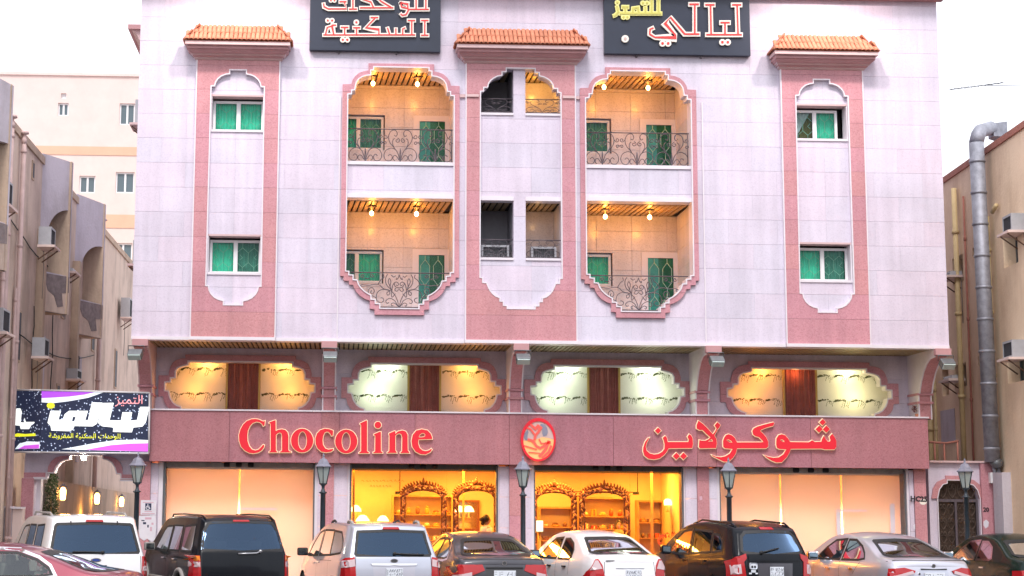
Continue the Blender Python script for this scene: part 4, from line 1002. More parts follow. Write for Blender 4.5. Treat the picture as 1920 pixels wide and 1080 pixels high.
for bi, (cx, wh) in enumerate(((XA, 'left'), (XB_, 'right'))):
    zt = zf(242.5, YRL, 751); zb_ = zu0+0.055; hw_ = 99*kA
    rl = MB().tube([(cx-hw_, YRL, zt), (cx+hw_, YRL, zt)], 0.014, 6).tube([(cx-hw_, YRL, zb_), (cx+hw_, YRL, zb_)], 0.013, 6).tube([(cx+hw_-0.03, YRL, zb_), (cx+hw_-0.03, YRL, zt)], 0.014, 6).build('balcony_railing', 'iron', B)
    w, h = 66*kA, zt-zb_
    for k in (-1, 0, 1):
        scrolls(rl, UNIT, lambda a, b2, k=k: (cx+(k+a)*w, YRL, zb_+b2*h))
    # lower bowl railing
    zt = zf(512, YRL, 751); dy = cx-XA
    pxp = lambda a, b2: (cx+(a/8.727)*kA, YRL, at(751, 500+b2/8.727, YRL).z)
    rl = MB().tube([pxp(-800, 102), pxp(820, 102)], 0.014, 6).tube([pxp(-310, 668), pxp(310, 668)], 0.013, 6).build('balcony_railing', 'iron', B)
    LOW = [[(5, 665), (25, 560), (80, 450), (150, 390), (260, 360), (320, 305), (400, 292), (500, 310), (600, 300), (640, 320)],
           [(130, 400), (250, 375), (330, 400), (370, 470), (360, 560), (300, 592), (250, 560), (262, 520), (300, 510)],
           [(500, 430), (490, 370), (440, 350), (405, 400), (430, 450), (465, 430), (450, 392)], [(120, 390), (160, 300), (180, 245), (160, 195), (135, 245), (150, 330)],
           [(130, 380), (210, 290), (222, 190), (190, 125)], [(0, 350), (50, 335), (82, 285), (50, 250), (12, 280), (30, 312), (52, 295)], [(0, 370), (40, 402), (72, 382), (50, 350)],
           [(10, 660), (70, 560), (150, 520), (215, 560), (200, 600), (165, 590)], [(15, 650), (80, 595), (125, 610), (115, 645), (95, 630)],
           [(0, 130), (20, 190), (50, 210), (40, 180)], [(60, 150), (90, 170), (130, 140)], spir(600, 155, 34, 0), spir(450, 150, 34, PI, 1.2, -1), [(560, 190), (520, 205), (490, 190)],
           [(60, 440), (120, 500), (110, 330), (80, 260)], [(160, 400), (200, 430), (185, 470), (150, 440), (160, 400)], spir(640, 330, 30, 0), [(520, 440), (440, 480), (370, 520)], [(350, 300), (300, 220), (250, 180), (260, 130)]]
    scrolls(rl, LOW, pxp)
for (xa, xb, ytop, ybot) in ((xa0, xm0, 186, 211), (xm1, xa1, 186, 211), (xa0, xm0, 450, 483), (xm1, xa1, 450, 483)):
    zt, zb_ = at(976, ytop, YRL).z, at(976, ybot, YRL).z
    rl = MB().tube([(xa, YRL, zt), (xb, YRL, zt)], 0.012, 6).tube([(xa, YRL, zb_), (xb, YRL, zb_)], 0.011, 6).build('niche_railing', 'iron', B)
    c = (xa+xb)/2; w = (xb-xa)*0.98
    scrolls(rl, UNIT[:5], lambda a, b2: (c+a*w, YRL, zb_+b2*(zt-zb_)), 0.007)

# ================================================================== AIR CONDITIONERS
def split_unit(loc, w, h, lab, rz=0, group=None, shelf=False, dark=False):
    t = thing('air_conditioner', lab, 'air conditioner', loc, rz, group)
    d_ = 0.32
    MB().box(-w/2, w/2, -d_, 0, 0, 0.05).box(-w/2, w/2, -d_, 0, h-0.05, h).box(-w/2, -w/2+0.05, -d_, 0, 0.05, h-0.05).box(w/2-0.05, w/2, -d_, 0, 0.05, h-0.05).box(-w/2+0.05, w/2-0.05, -0.10, 0, 0.05, h-0.05).build('casing', 'ac_white', t, local=True)
    g = MB(); n = max(5, int(w/0.055))
    for k in range(n): x = -w/2+0.06+(w-0.12)*k/(n-1); g.box(x-0.008, x+0.008, -d_+0.01, -d_+0.03, 0.051, h-0.051)
    g.build('front_grille', 'ac_dark', t, local=True)
    for k in (-1, 1):
        f = MB().lathe([(0.005, -0.2), (0.02, -0.21), (0.02, -0.16)], c=(k*w*0.22, 0, h/2), n=8, axis='y')
        for q in range(4):
            a = q*PI/2+0.4; r = min(h*0.36, w*0.2)
            f.add([(k*w*0.22, -0.19, h/2), (k*w*0.22+r*math.cos(a), -0.20, h/2+r*math.sin(a)), (k*w*0.22+r*math.cos(a+0.7), -0.17, h/2+r*math.sin(a+0.7))], [(0, 1, 2)])
        f.build('fan', 'ac_white', t, local=True)
    if shelf: MB().box(-w/2-0.1, w/2+0.1, -d_-0.12, 0.0, -0.06, -0.001).build('shelf', 'cornice_pale' if shelf == 1 else 'cream', t, local=True)
    if shelf:
        for q in (-w/2+.06, w/2-.06): MB().tube([(q, -d_-.08, -.065), (q, 0, -.36)], .018, 5).build('shelf_bracket', 'rust_iron', t, local=True)
        MB().tube([(w/2-.03, -.03, -.0), (w/2+.04, -.04, -.5), (w/2+.01, -.03, -1.3)], .010, 5).build('drain_hose', 'pipe_hose', t, local=True)
    return t
M['rust_iron'] = mat('rusty_iron', (.16, .09, .06), .8); M['pipe_hose'] = mat('grey_hose', (.25, .23, .22), .7)
za = zc(484.7)+0.013
split_unit((at(926.5, 470, 0.6).x, 0.64, za), 0.68, at(976, 461, 0.4).z-za, 'outdoor unit behind the railing of the lower left niche of the middle pier')
split_unit((at(1017, 470, 0.6).x, 0.64, za), 0.62, at(976, 463, 0.4).z-za, 'outdoor unit behind the railing of the lower right niche of the middle pier')
za = zc(213.3)+0.013
split_unit((at(925, 205, 0.6).x, 0.64, za), 0.62, 0.10, 'low pale unit just showing over the sill of the dark upper niche')
split_unit((at(1010, 205, 0.6).x, 0.64, za), 0.40, 0.07, 'low pale unit just showing over the sill of the amber lit upper niche')

# floodlights on the brackets and at the parapet
def flood(x, y, z, rz, lab, tilt=0.5, up=False):
    t = thing('floodlight', lab, 'floodlight', (x, y, z), rz, 'floodlights along the building')
    o = MB().bbox(-0.17, 0.17, -0.20, 0.0, -0.09, 0.09, 0.02).build('lamp_housing', 'grey_metal', t, local=True)
    h = MB().bbox(-0.15, 0.15, -0.235, -0.201, -0.075, 0.075, 0.006).build('lens', mat('flood_lens', (0.42, 0.52, 0.50), 0.15, spec=0.8), o, local=True)
    MB().tube([(-0.19, 0.0, 0.0), (-0.19, -0.02, 0.14), (0.19, -0.02, 0.14), (0.19, 0.0, 0.0)], 0.014, 5).build('yoke', 'grey_metal', t, local=True)
    o.rotation_euler = (tilt, 0, 0); return t
names = ['at the left corner bracket beside the alley', 'on the bracket above the first letters of the shop name', 'on the middle bracket above the oval emblem', 'on the bracket above the Arabic shop name', 'on the right corner bracket beside the steel duct']
for i, x in enumerate(bx): flood(x+(0.03 if i else 0), -0.16, ZB-0.33, R(-8) if i in (0,) else R(6)*(i > 2), 'grey floodlight '+names[i], 0.75)
for xc_, s in ((-2.62, 'left'), (11.70, 'right')):
    zt = ZT+0.25; zfl_ = at(447, 77, -0.55).z+2.25
    flood(xc_, -2.2, zfl_, PI, f'floodlight on the parapet shining down over the {s} tiled canopy', -0.6)
    MB().tube([(xc_, 0.0, ZT-0.02), (xc_, -0.3, zt+0.5), (xc_, -2.2, zfl_+0.14)], 0.02, 6).build('lamp_arm', 'grey_metal', B)
    l = lamp_light('flood_light', (xc_, -2.3, zfl_-0.16), 270, (1.0, 0.84, 0.78), 0.10, 'SPOT', rot=(R(42), 0, 0), spot=(R(128), 1.0))

# ================================================================== SIDE DETAILS OF THE MAIN BUILDING
zk = at(245, 58, 2.0).z; zk2 = at(262, 97, 1.5).z
sc_ = MB().prism([([(XL, zk2), (XL-0.12, zk2+0.12), (XL-0.30, zk-0.2), (XL-0.42, zk-0.12), (XL, zk-0.12)], [])], 1.5, 4.6).build('side_canopy', 'cornice_pale', B)
box('canopy_slab', 'cornice', B, XL-0.50, XL, 1.4, 4.7, zk-0.118, zk)
def side_ac(px, py, Y, w, h, side_, lab, X=None):
    rz = -PI/2 if side_ == 'l' else PI/2
    p = at(px, py, Y); xx = (XL if side_ == 'l' else XR) if X is None else X
    return split_unit((xx, Y, p.z), w, h, lab, rz, None, 1)
side_ac(245, 236, 2.2, 0.62, 0.62, 'l', 'white unit on a shelf at the upper left flank of the granite block')
side_ac(245, 498, 2.6, 0.62, 0.62, 'l', 'white unit on a shelf at the lower left flank of the granite block')
side_ac(1765, 236, 2.0, 0.5, 0.40, 'r', 'unit on a shelf below the pale blue cabinet on the right flank')
side_ac(1785, 500, 2.6, 0.55, 0.5, 'r', 'white unit on a shelf halfway down the right flank')
z0, z1 = at(1764, 188, 1.6).z, at(1758, 8, 1.6).z
t = thing('flank_cabinet', 'tall pale blue metal cabinet on the upper right flank of the granite block', 'cabinet', (XR, 1.9, z0))
MB().bbox(XR+0.002, XR+0.21, 1.1, 2.7, z0, z1, 0.01).build('metal_panel', mat('pale_blue_sheet', (0.42, 0.52, 0.62), 0.5, noise=0.05, nscale=2), t)
MB().box(XR+0.002, XR+0.24, 1.05, 2.75, z0-0.06, z0-0.001).build('cabinet_base', 'grey_metal', t)

# ================================================================== NEIGHBOUR ON THE LEFT OF THE ALLEY
M['tan'] = streaked('stained_tan_render', (0.70, 0.565, 0.475), (0.30, 0.23, 0.19), amt=0.6)
M['tan2'] = streaked('brown_render', (0.56, 0.43, 0.33), (0.25, 0.19, 0.15), amt=0.6)
M['lilac_render'] = streaked('faded_lilac_render', (0.60, 0.56, 0.62), (0.34, 0.30, 0.31), amt=0.5)
M['plaster_patch'] = mat('bare_plaster', (0.24, 0.20, 0.20), 0.95, noise=0.3, nscale=5, bump=0.3)
M['pipe_pink'] = mat('pipe_rose', (0.55, 0.40, 0.38), 0.6, noise=0.15, nscale=3)
M['pipe_cream'] = mat('pipe_cream', (0.55, 0.42, 0.22), 0.6, noise=0.15, nscale=3)
M['rubber_black'] = mat('cable_black', (.03, .03, .03), .7)
XN = -8.05; ZN = 11.35
NB = thing('neighbour_building', 'weathered tan block along the left side of the alley with arched lilac bays', 'building', (XN, 8, 0))
MB().box(XN-6, XN, -14, 30, 0, ZN-0.25).build('wall', 'tan', NB)
MB().box(XN-6.1, XN+0.05, -14, 30, ZN-0.249, ZN-0.05).build('parapet', 'tan2', NB)
def bay(Ya, Yb, front=True):
    a = Vector((XN, Ya)); b_ = Vector((XN+0.62, Yb)); L_ = (b_-a).length; u = (b_-a)/L_; nrm = Vector((u.y, -u.x))
    fn = lambda s, z, d_: (a.x+u.x*s-nrm.x*d_, a.y+u.y*s-nrm.y*d_, z)
    op = [(L_*0.22, 8.25), (L_-0.08, 8.25), (L_-0.08, 10.05)]+[(L_-0.08-(L_*0.78-0.08)*math.sin(t), 10.05-0.9*(1-math.cos(t))) for t in [PI/2*k/8 for k in range(1, 9)]]
    w = MB().prism([([(0, 7.2), (L_, 7.2), (L_, ZN+0.05), (0, ZN+0.05)], [op])], 0, 0.14, fn=fn).build('bay_wall', 'lilac_render', NB)
    MB().prism([([(L_*0.1, 7.2), (L_, 7.2), (L_, 8.2), (L_*0.8, 8.24), (L_*0.3, 8.15), (L_*.15, 7.9)], [])], -0.012, -0.001, fn=fn).build('render_skirt', 'tan', w)
    MB().prism([([(L_*0.12, 8.2), (L_*0.3, 7.75), (L_*.5, 7.65), (L_*.62, 7.35), (L_*.8, 7.4), (L_*.75, 7.75), (L_*.97, 7.8), (L_*0.97, 8.23)], [])], -0.02, -0.0125, fn=fn).build('bare_patch', 'plaster_patch', w)
    MB().box(XN+0.001, XN+0.60, Yb-0.15, Yb, 7.2, ZN+0.05).build('bay_return', 'tan2', NB)
    MB().add([(XN, Ya+0.2, ZN-0.1), (XN+0.6, Yb, ZN-0.1), (XN, Yb, ZN-0.1), (XN, Ya+0.2, 7.19), (XN+0.6, Yb, 7.19), (XN, Yb, 7.19)], [(0, 1, 2), (3, 5, 4)]).build('bay_slab', 'tan2', NB)
    MB().box(XN+0.001, XN+0.02, Ya+0.35, Ya+0.7, 8.25, 9.9).build('bay_door', 'dark', NB)
    for z0, z1 in ((3.4, 6.6),):
        MB().box(XN+0.001, XN+0.05, Yb-0.5, Yb-0.1, z0, z1).build('lower_bay_wall', 'lilac_render', NB)
        MB().box(XN+0.001, XN+0.03, Yb-0.78, Yb-0.52, z0+0.4, z1).build('lower_opening', 'dark', NB)
    MB().box(XN+0.001, XN+0.22, Ya-0.35, Ya-0.05, 0, 9.3).build('pilaster', 'tan2', NB)
bay(-5.2, -3.0); bay(4.1, 5.3); bay(9.8, 11.6)
for Y, w, h, z in ((7.6, 0.5, .45, 8.3), (7.7, 0.5, .8, 7.4), (13.5, 0.6, .9, 7.0), (13.2, .5, .6, 4.6), (1.6, .35, 1.3, 5.6), (19, .6, 1.4, 6.2), (2.6, 0.3, 0.5, 10.4), (7.4, .5, .6, 4.9), (14, .5, 1.2, 9.3)):
    f = MB().box(XN+0.001, XN+0.03, Y, Y+w, z, z+h).build('window', 'tan2', NB)
    MB().box(XN+0.0305, XN+0.035, Y+0.06, Y+w-0.06, z+0.06, z+h-0.06).build('pane', 'ac_dark', f)
def pipe(px, ytop, X, r=0.07, zb=0.1, m='pipe_pink', bld=NB, cap=True, lab=None):
    p = atx(px, ytop, X); Y = p.y; z = p.z
    o = MB().tube([(X, Y, zb), (X, Y, z)], r, 8).build('drain_pipe', m, bld)
    for k in range(5): MB().lathe([(r*1.02, -0.04), (r*1.3, -0.03), (r*1.3, 0.03), (r*1.02, 0.04)], c=(X, Y, zb+1.2+k*(z-zb-1.5)/4), n=10).build('pipe_collar', m, o)
    if cap:
        MB().lathe([(r*1.15, -0.1), (r*1.2, 0.0), (r*0.8, 0.05), (r*0.8, 0.13), (r*1.9, 0.15), (r*1.7, 0.2), (0.01, 0.24)], c=(X, Y, z), n=10).build('vent_cap', m, o)
pipe(22, 232, XN+0.12); pipe(45.5, 262, XN+0.12, 0.06); pipe(193, 422, XN+0.13, 0.075); pipe(6, 500, XN+0.10, 0.05); pipe(30, 540, XN+0.08, 0.035, cap=False)
def nb_ac(px, py, w, h, lab, d_=0.0):
    p = atx(px, py, XN+0.25); t = split_unit((XN+0.02+d_, p.y, p.z), w, h, lab, PI/2, None, 2); return t
nb_ac(72, 463, 0.65, 0.48, 'boxy unit on a stained shelf under the first arched bay of the tan block', 0.28)
nb_ac(66, 670, 0.65, 0.48, 'dark faced unit low on the tan block above the left of the lit signboard', 0.2)
nb_ac(9, 388, 0.8, 0.6, 'unit cut by the left edge of the photograph, higher of the two there')
nb_ac(4, 625, 0.8, 0.55, 'unit cut by the left edge of the photograph, lower of the two there')
nb_ac(134, 512, 0.7, 0.1, 'slim unit on a shelf between the two arched bays of the tan block')
nb_ac(236, 597, 0.9, 0.7, 'unit on a yellowish shelf near the far end of the tan block', 0.1)
nb_ac(143, 712, 0.8, 0.3, 'low unit on a dark shelf beneath the second arched bay')

for k, (ya, za_, yb, zb3) in enumerate(((-2, 9.2, 9, 8.6), (1, 6.3, 14, 6.9), (6.2, 10.6, 6.3, 3.0), (3.4, 7.2, 3.5, 1.0))):
    t = thing('wall_cable', ('sagging dark cable along the top storey of the tan block', 'sagging dark cable across the middle of the tan block', 'dark cable dropping down the tan block between its arched bays', 'dark cable dropping down the tan block before its first full bay')[k], 'cable', (XN+.06, ya, za_))
    MB().tube([(XN+.05+.02*math.sin(q*2), ya+(yb-ya)*q/12, za_+(zb3-za_)*q/12-.35*math.sin(PI*q/12)*(k < 2)) for q in range(13)], .016, 5).build('cable', 'rubber_black', t)
# ================================================================== CREAM BUILDING FAR BEHIND THE ALLEY
YK = 30.0
KB = thing('far_building', 'tall pale cream block with peach string bands rising behind the alley', 'building', (at(120, 300, YK).x, YK, 0))
x0, x1 = at(-60, 400, YK).x, at(300, 400, YK).x; ztop = at(120, 142, YK).z
kw = []
for (a, b_, c, d_) in ((105, 125, 194, 218), (110, 120, 176, 186), (221, 250, 193, 233), (218, 253, 322, 361), (150, 180, 330, 362), (105, 128, 470, 500), (218, 253, 455, 490)):
    kw.append(rect(at(a, 300, YK).x, at(b_, 300, YK).x, at(180, d_, YK).z, at(180, c, YK).z))
MB().prism([(rect(x0, x1, 0, ztop), kw)], YK, YK+0.35).build('wall', 'cream', KB)
MB().box(x0, x1, YK+0.351, YK+10, 0, ztop-0.3).build('rear_mass', 'ac_dark', KB)
MB().box(x0-0.02, x1+0.02, YK-0.08, YK+0.36, ztop+0.001, ztop+0.12).build('coping', 'cream', KB)
for c, d_ in ((275, 291), (402, 427), (540, 560)):
    MB().box(x0, x1, YK-0.03, YK-0.001, at(180, d_, YK).z, at(180, c, YK).z).build('peach_band', 'peach', KB)
for q in kw:
    (a, c), (b_, _), (_, d_), _ = q
    f = MB().box(a, b_, YK+0.1, YK+0.16, c, c+0.06).box(a, b_, YK+0.1, YK+0.16, d_-0.06, d_).box(a, a+0.06, YK+0.1, YK+0.16, c+.06, d_-.06).box(b_-0.06, b_, YK+0.1, YK+0.16, c+.06, d_-.06).box((a+b_)/2-0.04, (a+b_)/2+0.04, YK+0.1, YK+0.16, c+.06, d_-.06).build('window', 'alu', KB)
    MB().box(a+.06, b_-.06, YK+0.13, YK+0.14, c+.06, d_-.06).build('pane', mat('far_glass', (0.10, 0.14, 0.16), 0.2), f)
am = at(152, 142, YK+2)
t = thing('roof_antenna', 'thin mast standing on the roof of the cream block', 'antenna', tuple(am))
MB().tube([(am.x, am.y, am.z-0.5), (am.x, am.y, am.z+0.8)], 0.02, 5).build('mast', 'alu', t)
MB().tube([(am.x-0.3, am.y, am.z+0.5), (am.x+0.3, am.y, am.z+0.5)], 0.012, 4).build('crossbar', 'alu', t)

# ================================================================== BUILDING ON THE RIGHT
M['ochre'] = streaked('ochre_render', (0.88, 0.69, 0.50), (0.62, 0.44, 0.29), amt=0.55)
M['rust'] = mat('rust_coping', (0.38, 0.15, 0.11), 0.8, noise=0.2, nscale=3)
d0 = Vector((math.sin(R(4.6)), math.cos(R(4.6)))); P0 = Vector((16.5, 2.0)); nr = Vector((d0.y, -d0.x))
def rb(px, py):
    d_ = ray(px, py); den = d_.x*nr.x+d_.y*nr.y; t = ((P0.x-CAM.x)*nr.x+(P0.y-CAM.y)*nr.y)/den
    p = CAM+d_*t; return ((p.x-P0.x)*d0.x+(p.y-P0.y)*d0.y, p.z)
rfn = lambda s, z, d_: (P0.x+d0.x*s+nr.x*d_, P0.y+d0.y*s+nr.y*d_, z)
RBD = thing('ochre_building', 'ochre rendered block with deep dark windows at the right edge', 'building', (17, 4, 0))
zr_ = (rb(1766, 340)[1]+rb(1919, 231)[1])/2
rw = []
for (a, b_, ym, yt, yb_) in ((1881, 1908, 462, 430, 498), (1889, 1925, 690, 655, 716), (1823, 1829, 473, 465, 482), (1834, 1841, 676, 667, 686), (1786, 1806, 505, 480, 530), (1790, 1812, 705, 682, 726), (1766, 1779, 715, 690, 742)):
    s0, s1 = rb(a, ym)[0], rb(b_, ym)[0]; m_ = (a+b_)/2
    rw.append(rect(min(s0, s1), max(s0, s1), rb(m_, yb_)[1], rb(m_, yt)[1]))
MB().prism([(rect(-9, 30, 0, zr_-0.12), rw)], 0, 0.45, fn=rfn).build('wall', 'ochre', RBD)
MB().prism([(rect(-9, 30, 0, zr_-0.3), [])], 0.451, 7, fn=rfn).build('rear_mass', 'ac_dark', RBD)
MB().prism([(rect(-9.1, 30, zr_-0.119, zr_+0.04), [])], -0.06, 0.5, fn=rfn).build('coping', 'rust', RBD)
for q in rw:
    (a, c), (b_, _), (_, d_), _ = q; m_ = (a+b_)/2
    f = MB().prism([(q, [offset(q, 0.04)])], 0.30, 0.36, fn=rfn).build('window', 'grey_metal', RBD)
    MB().prism([(offset(q, 0.042), [])], 0.33, 0.34, fn=rfn).build('pane', mat('dim_window', (0.05, 0.08, 0.075), 0.12, noise=0.4, nscale=3), f)
def rpipe(px, y0_, y1_, r, m='pipe_cream', off=0.12):
    s = rb(px, (y0_+y1_)/2)[0]; z1 = rb(px, y0_)[1]; z0 = rb(px, y1_)[1]
    p0_, p1_ = Vector(rfn(s, max(z0, 0.1), -off)), Vector(rfn(s, z1, -off))
    o = MB().tube([p0_, p1_], r, 8).build('drain_pipe', m, RBD)
    for k in range(4): MB().lathe([(r*1.02, -0.05), (r*1.35, -0.04), (r*1.35, 0.04), (r*1.02, 0.05)], c=tuple(p0_.lerp(p1_, 0.15+k*0.24)), n=10).build('pipe_collar', m, o)
rpipe(1809, 345, 1000, 0.075); rpipe(1755, 690, 1000, 0.09); rpipe(1868, 400, 900, 0.06, off=0.1); rpipe(1822, 360, 1000, 0.03, 'rust', 0.05); rpipe(1765, 690, 1000, 0.04)
s_, z_ = rb(1868, 398); MB().tube([rfn(s_, z_, -0.1), rfn(s_-0.35, z_+0.12, -0.1)], 0.055, 8).build('pipe_elbow', 'pipe_cream', RBD)
for px, py, w, h, lab in ((1914, 436, 0.65, 0.42, 'unit on a pale shelf at the upper window of the ochre block'), (1915, 672, 0.7, 0.42, 'dark unit in the lower window of the ochre block'), (1796, 520, 0.8, 0.12, 'slim unit on a mossy shelf beside the cream drain pipe, upper one'), (1800, 712, 0.8, 0.10, 'slim unit on a curved shelf beside the cream drain pipe, lower one')):
    s_, z_ = rb(px, py); p = rfn(s_, z_, -0.001); split_unit(p, w, h, lab, -PI/2-R(4.6)+0.0, None, 2)
bp_ = MB().prism([(rect(rb(1765, 790)[0], rb(1791, 790)[0], rb(1778, 832)[1], rb(1778, 768)[1]), [])], -0.02, -0.001, fn=rfn).build('repair_patch', 'lilac_render', RBD)
# spiral duct
DT = thing('exhaust_duct', 'thick spiral steel duct climbing the ochre block and bending over its roof', 'duct', tuple(at(1862, 866, 1.5)))
pb, pt = at(1861, 866, 1.5), at(1830.5, 268, 1.5); rd = 0.185
MB().tube([pb, pt], rd, 18).build('duct_pipe', 'steel', DT)
n = 10
for k in range(n):
    p = pb.lerp(pt, (k+0.4)/n); MB().lathe([(rd*1.0, -0.035), (rd*1.09, -0.03), (rd*1.09, 0.03), (rd*1.0, 0.035)], c=tuple(p), n=18).build('duct_collar', 'steel', DT)
p1, p2 = at(1838, 246, 1.7), at(1858, 240, 2.0)
MB().tube([pt, pt.lerp(p1, .5)+Vector((0, 0, .06)), p1, p2], rd*0.98, 16).build('duct_elbow', 'steel', DT)
c0, c1 = at(1858, 246, 2.0), at(1879, 247, 2.6)
def quadring(c, w, h): return [(c.x, c.y-w, c.z-h), (c.x, c.y+w, c.z-h), (c.x, c.y+w, c.z+h), (c.x, c.y-w, c.z+h)]
MB().add(quadring(c0, .18, .17)+quadring(c1, .34, .2), [(0, 1, 5, 4), (1, 2, 6, 5), (2, 3, 7, 6), (3, 0, 4, 7), (0, 3, 2, 1), (4, 5, 6, 7)]).build('duct_hood', 'steel', DT)
MB().sphere(tuple(pb+Vector((0.08, -0.05, -0.03))), rd*0.9, 12, 8, (1, 1, 0.8)).build('duct_foot', 'grey_metal', DT)
# yagi antenna
am = at(1834, 163, 12)
t = thing('tv_antenna', 'thin yagi antenna against the sky above the ochre block', 'antenna', (am.x, 12, 10))
a0, a1 = at(1781, 168, 12), at(1881, 155, 12)
MB().tube([a0, a1], 0.018, 5).build('boom', 'grey_metal', t)
for k in range(9):
    p = a0.lerp(a1, k/8); MB().tube([p-Vector((0.02, 0.25, 0.09)), p+Vector((0.02, 0.25, 0.09))], 0.008, 4).build('element', 'grey_metal', t)
pm = a0.lerp(a1, .62); MB().tube([(pm.x+6, 12, 11), (pm.x+6, 12, pm.z), pm], 0.012, 5).build('mast', 'grey_metal', t)

# ================================================================== GATE WALL ON THE RIGHT
YW = 1.75
GW = thing('gate_wall', 'pale boundary wall with a pink arched gateway right of the chocolate shop', 'wall', (15.6, YW, 0))
wz1 = at(1800, 868, YW).z
X_ = lambda p: at(p, 930, YW).x
Z_ = lambda y: at(1795, y, YW).z
gin = [(X_(1757), 0.14), (X_(1757), Z_(934)), (X_(1761), Z_(918)), (X_(1768), Z_(909)), (X_(1776), Z_(907)), (X_(1776), Z_(901)), (X_(1815), Z_(901)), (X_(1815), Z_(907)), (X_(1824), Z_(910)), (X_(1831), Z_(919)), (X_(1835), Z_(934)), (X_(1835), 0.14)]
gou = [(X_(1745.5), Z_(935)), (X_(1749), Z_(916)), (X_(1757), Z_(904)), (X_(1768), Z_(899)), (X_(1773), Z_(898)), (X_(1773), Z_(892)), (X_(1818), Z_(892)), (X_(1818), Z_(898)), (X_(1826), Z_(900)), (X_(1836), Z_(908)), (X_(1841), Z_(922)), (X_(1842), Z_(935)), (X_(1835), Z_(935)), (X_(1831), Z_(919)), (X_(1824), Z_(910)), (X_(1815), Z_(907)), (X_(1815), Z_(901)), (X_(1776), Z_(901)), (X_(1776), Z_(907)), (X_(1768), Z_(909)), (X_(1761), Z_(918)), (X_(1757), Z_(935))]
wallr = rect(X_(1742), X_(1838), 0.14, wz1)
MB().prism([(wallr, [gin])], YW, YW+0.25).build('wall', 'white_stone', GW)
MB().prism([(gou, [])], YW-0.05, YW-0.001).build('arch_surround', 'pink_stone', GW)
MB().prism([(offset(gin, -0.02), [gin])], YW-0.07, YW-0.051).build('arch_trim', 'trim', GW)
MB().box(X_(1838)+.002, X_(1864), YW-0.10, YW+0.25, 0.14, wz1-.005).build('pink_pier', 'pink_stone', GW)
MB().box(X_(1864)+.002, X_(1882), YW, YW+0.25, 0.14, wz1).build('wall_end', 'white_stone', GW)
MB().box(X_(1742), X_(1882), YW-0.12, YW+0.3, wz1+.001, wz1+0.05).build('coping', 'cornice_pale', GW)
IG = thing('iron_gate', 'dark wrought iron gate full of scrollwork under the pink arch', 'gate', (X_(1796), YW+0.1, 0.14))
M['gate_brown'] = mat('gate_bronze', (0.10, 0.07, 0.055), 0.45, metal=0.5, noise=0.4, nscale=14)
g = MB(); Yg = YW+0.06; zt_ = Z_(936)
for a, b_ in ((1757.5, 1761), (1791, 1795), (1831, 1834.5)): g.box(X_(a), X_(b_), Yg, Yg+0.05, 0.16, zt_)
g.box(X_(1761), X_(1791), Yg, Yg+0.05, zt_-0.07, zt_).box(X_(1795), X_(1831), Yg, Yg+0.05, zt_-0.07, zt_).box(X_(1761), X_(1791), Yg, Yg+0.05, 0.16, 0.3).box(X_(1795), X_(1831), Yg, Yg+0.05, 0.16, 0.3)
g.build('gate_frame', 'iron', IG)
MB().prism([(offset(gin, 0.012), [])], Yg+0.10, Yg+0.12).build('backing_sheet', 'gate_brown', IG)
for (xa, xb, za_, zb2, nx_, nz_) in ((X_(1761), X_(1791), 0.32, zt_-0.08, 2, 6), (X_(1795), X_(1831), 0.32, zt_-0.08, 2, 6), (X_(1761), X_(1831), zt_+0.02, Z_(903), 4, 1)):
    for i in range(nx_):
        for j in range(nz_):
            cx_, cz_ = xa+(xb-xa)*(i+.5)/nx_, za_+(zb2-za_)*(j+.5)/nz_; w_, h_ = (xb-xa)/nx_, (zb2-za_)/nz_
            for s in (1, -1):
                P = crom([(0, -.5), (.25*s, -.3), (.42*s, 0), (.25*s, .35), (.05*s, .25), (.12*s, .05), (.25*s, .08)], 3)
                MB().tube([(cx_+p[0]*w_, Yg+0.02, cz_+p[1]*h_) for p in P], 0.013, 5).build('scroll', 'gate_brown', IG)
# pipes, meter and pillars at the right end
MP = thing('meter_box', 'small white meter box on the pink gate pier', 'meter', tuple(at(1861, 905, YW-0.1)))
q0, q1 = at(1855, 906, YW-.15), at(1868, 886, YW-.15); MB().bbox(q0.x, q1.x, YW-0.24, YW-0.102, q0.z, q1.z, 0.01).build('box', 'alu', MP)
for (a, b_, r, lab) in (((1872, 868), (1880, 1010), 0.05, 'grey pipe dropping from the coping beside the pink gate pier'), ((1863, 874), (1890, 1010), 0.045, 'slanting pale pipe beside the pink gate pier')):
    t = thing('wall_pipe', lab, 'pipe', tuple(at(b_[0], b_[1], YW-0.2)))
    MB().tube([at(a[0]-4, a[1]-4, YW+0.1), at(a[0], a[1], YW-0.2), at(b_[0], b_[1], YW-0.2), at(b_[0]+1, 1060, YW-0.2)], r, 8).build('pipe', 'steel', t)
    MB().lathe([(r*1.02, -.05), (r*1.4, -.04), (r*1.4, .04), (r*1.02, .05)], c=tuple(at(b_[0], b_[1]-60, YW-0.2)), n=10).build('pipe_collar', 'steel', t)
BP = thing('boundary_pillar', 'cream boundary pillar with a small red plate at the right edge', 'pillar', tuple(at(1900, 1060, 0.9)))
a, b_, c_ = at(1881, 930, 0.9).x, at(1898, 930, 0.9).x, at(1917, 930, 0.9).x; z1 = at(1900, 885, 0.9).z
MB().box(a, b_, 0.93, 1.5, 0.14, z1-.01).build('shaft_side', 'lilac_render', BP); MB().bbox(b_+.001, c_, 0.86, 1.5, 0.14, z1, 0.01).build('shaft', 'cream', BP)
q0, q1 = at(1903, 951, .86), at(1909, 937, .86); MB().box(q0.x, q1.x, 0.85, 0.859, q0.z, q1.z).build('red_plate', mat('red_plate', (0.6, 0.05, 0.03), .4), BP)
PW = thing('boundary_wall', 'pink boundary wall running off the right edge', 'wall', (at(1930, 1000, 1).x, 1.1, 0.14))
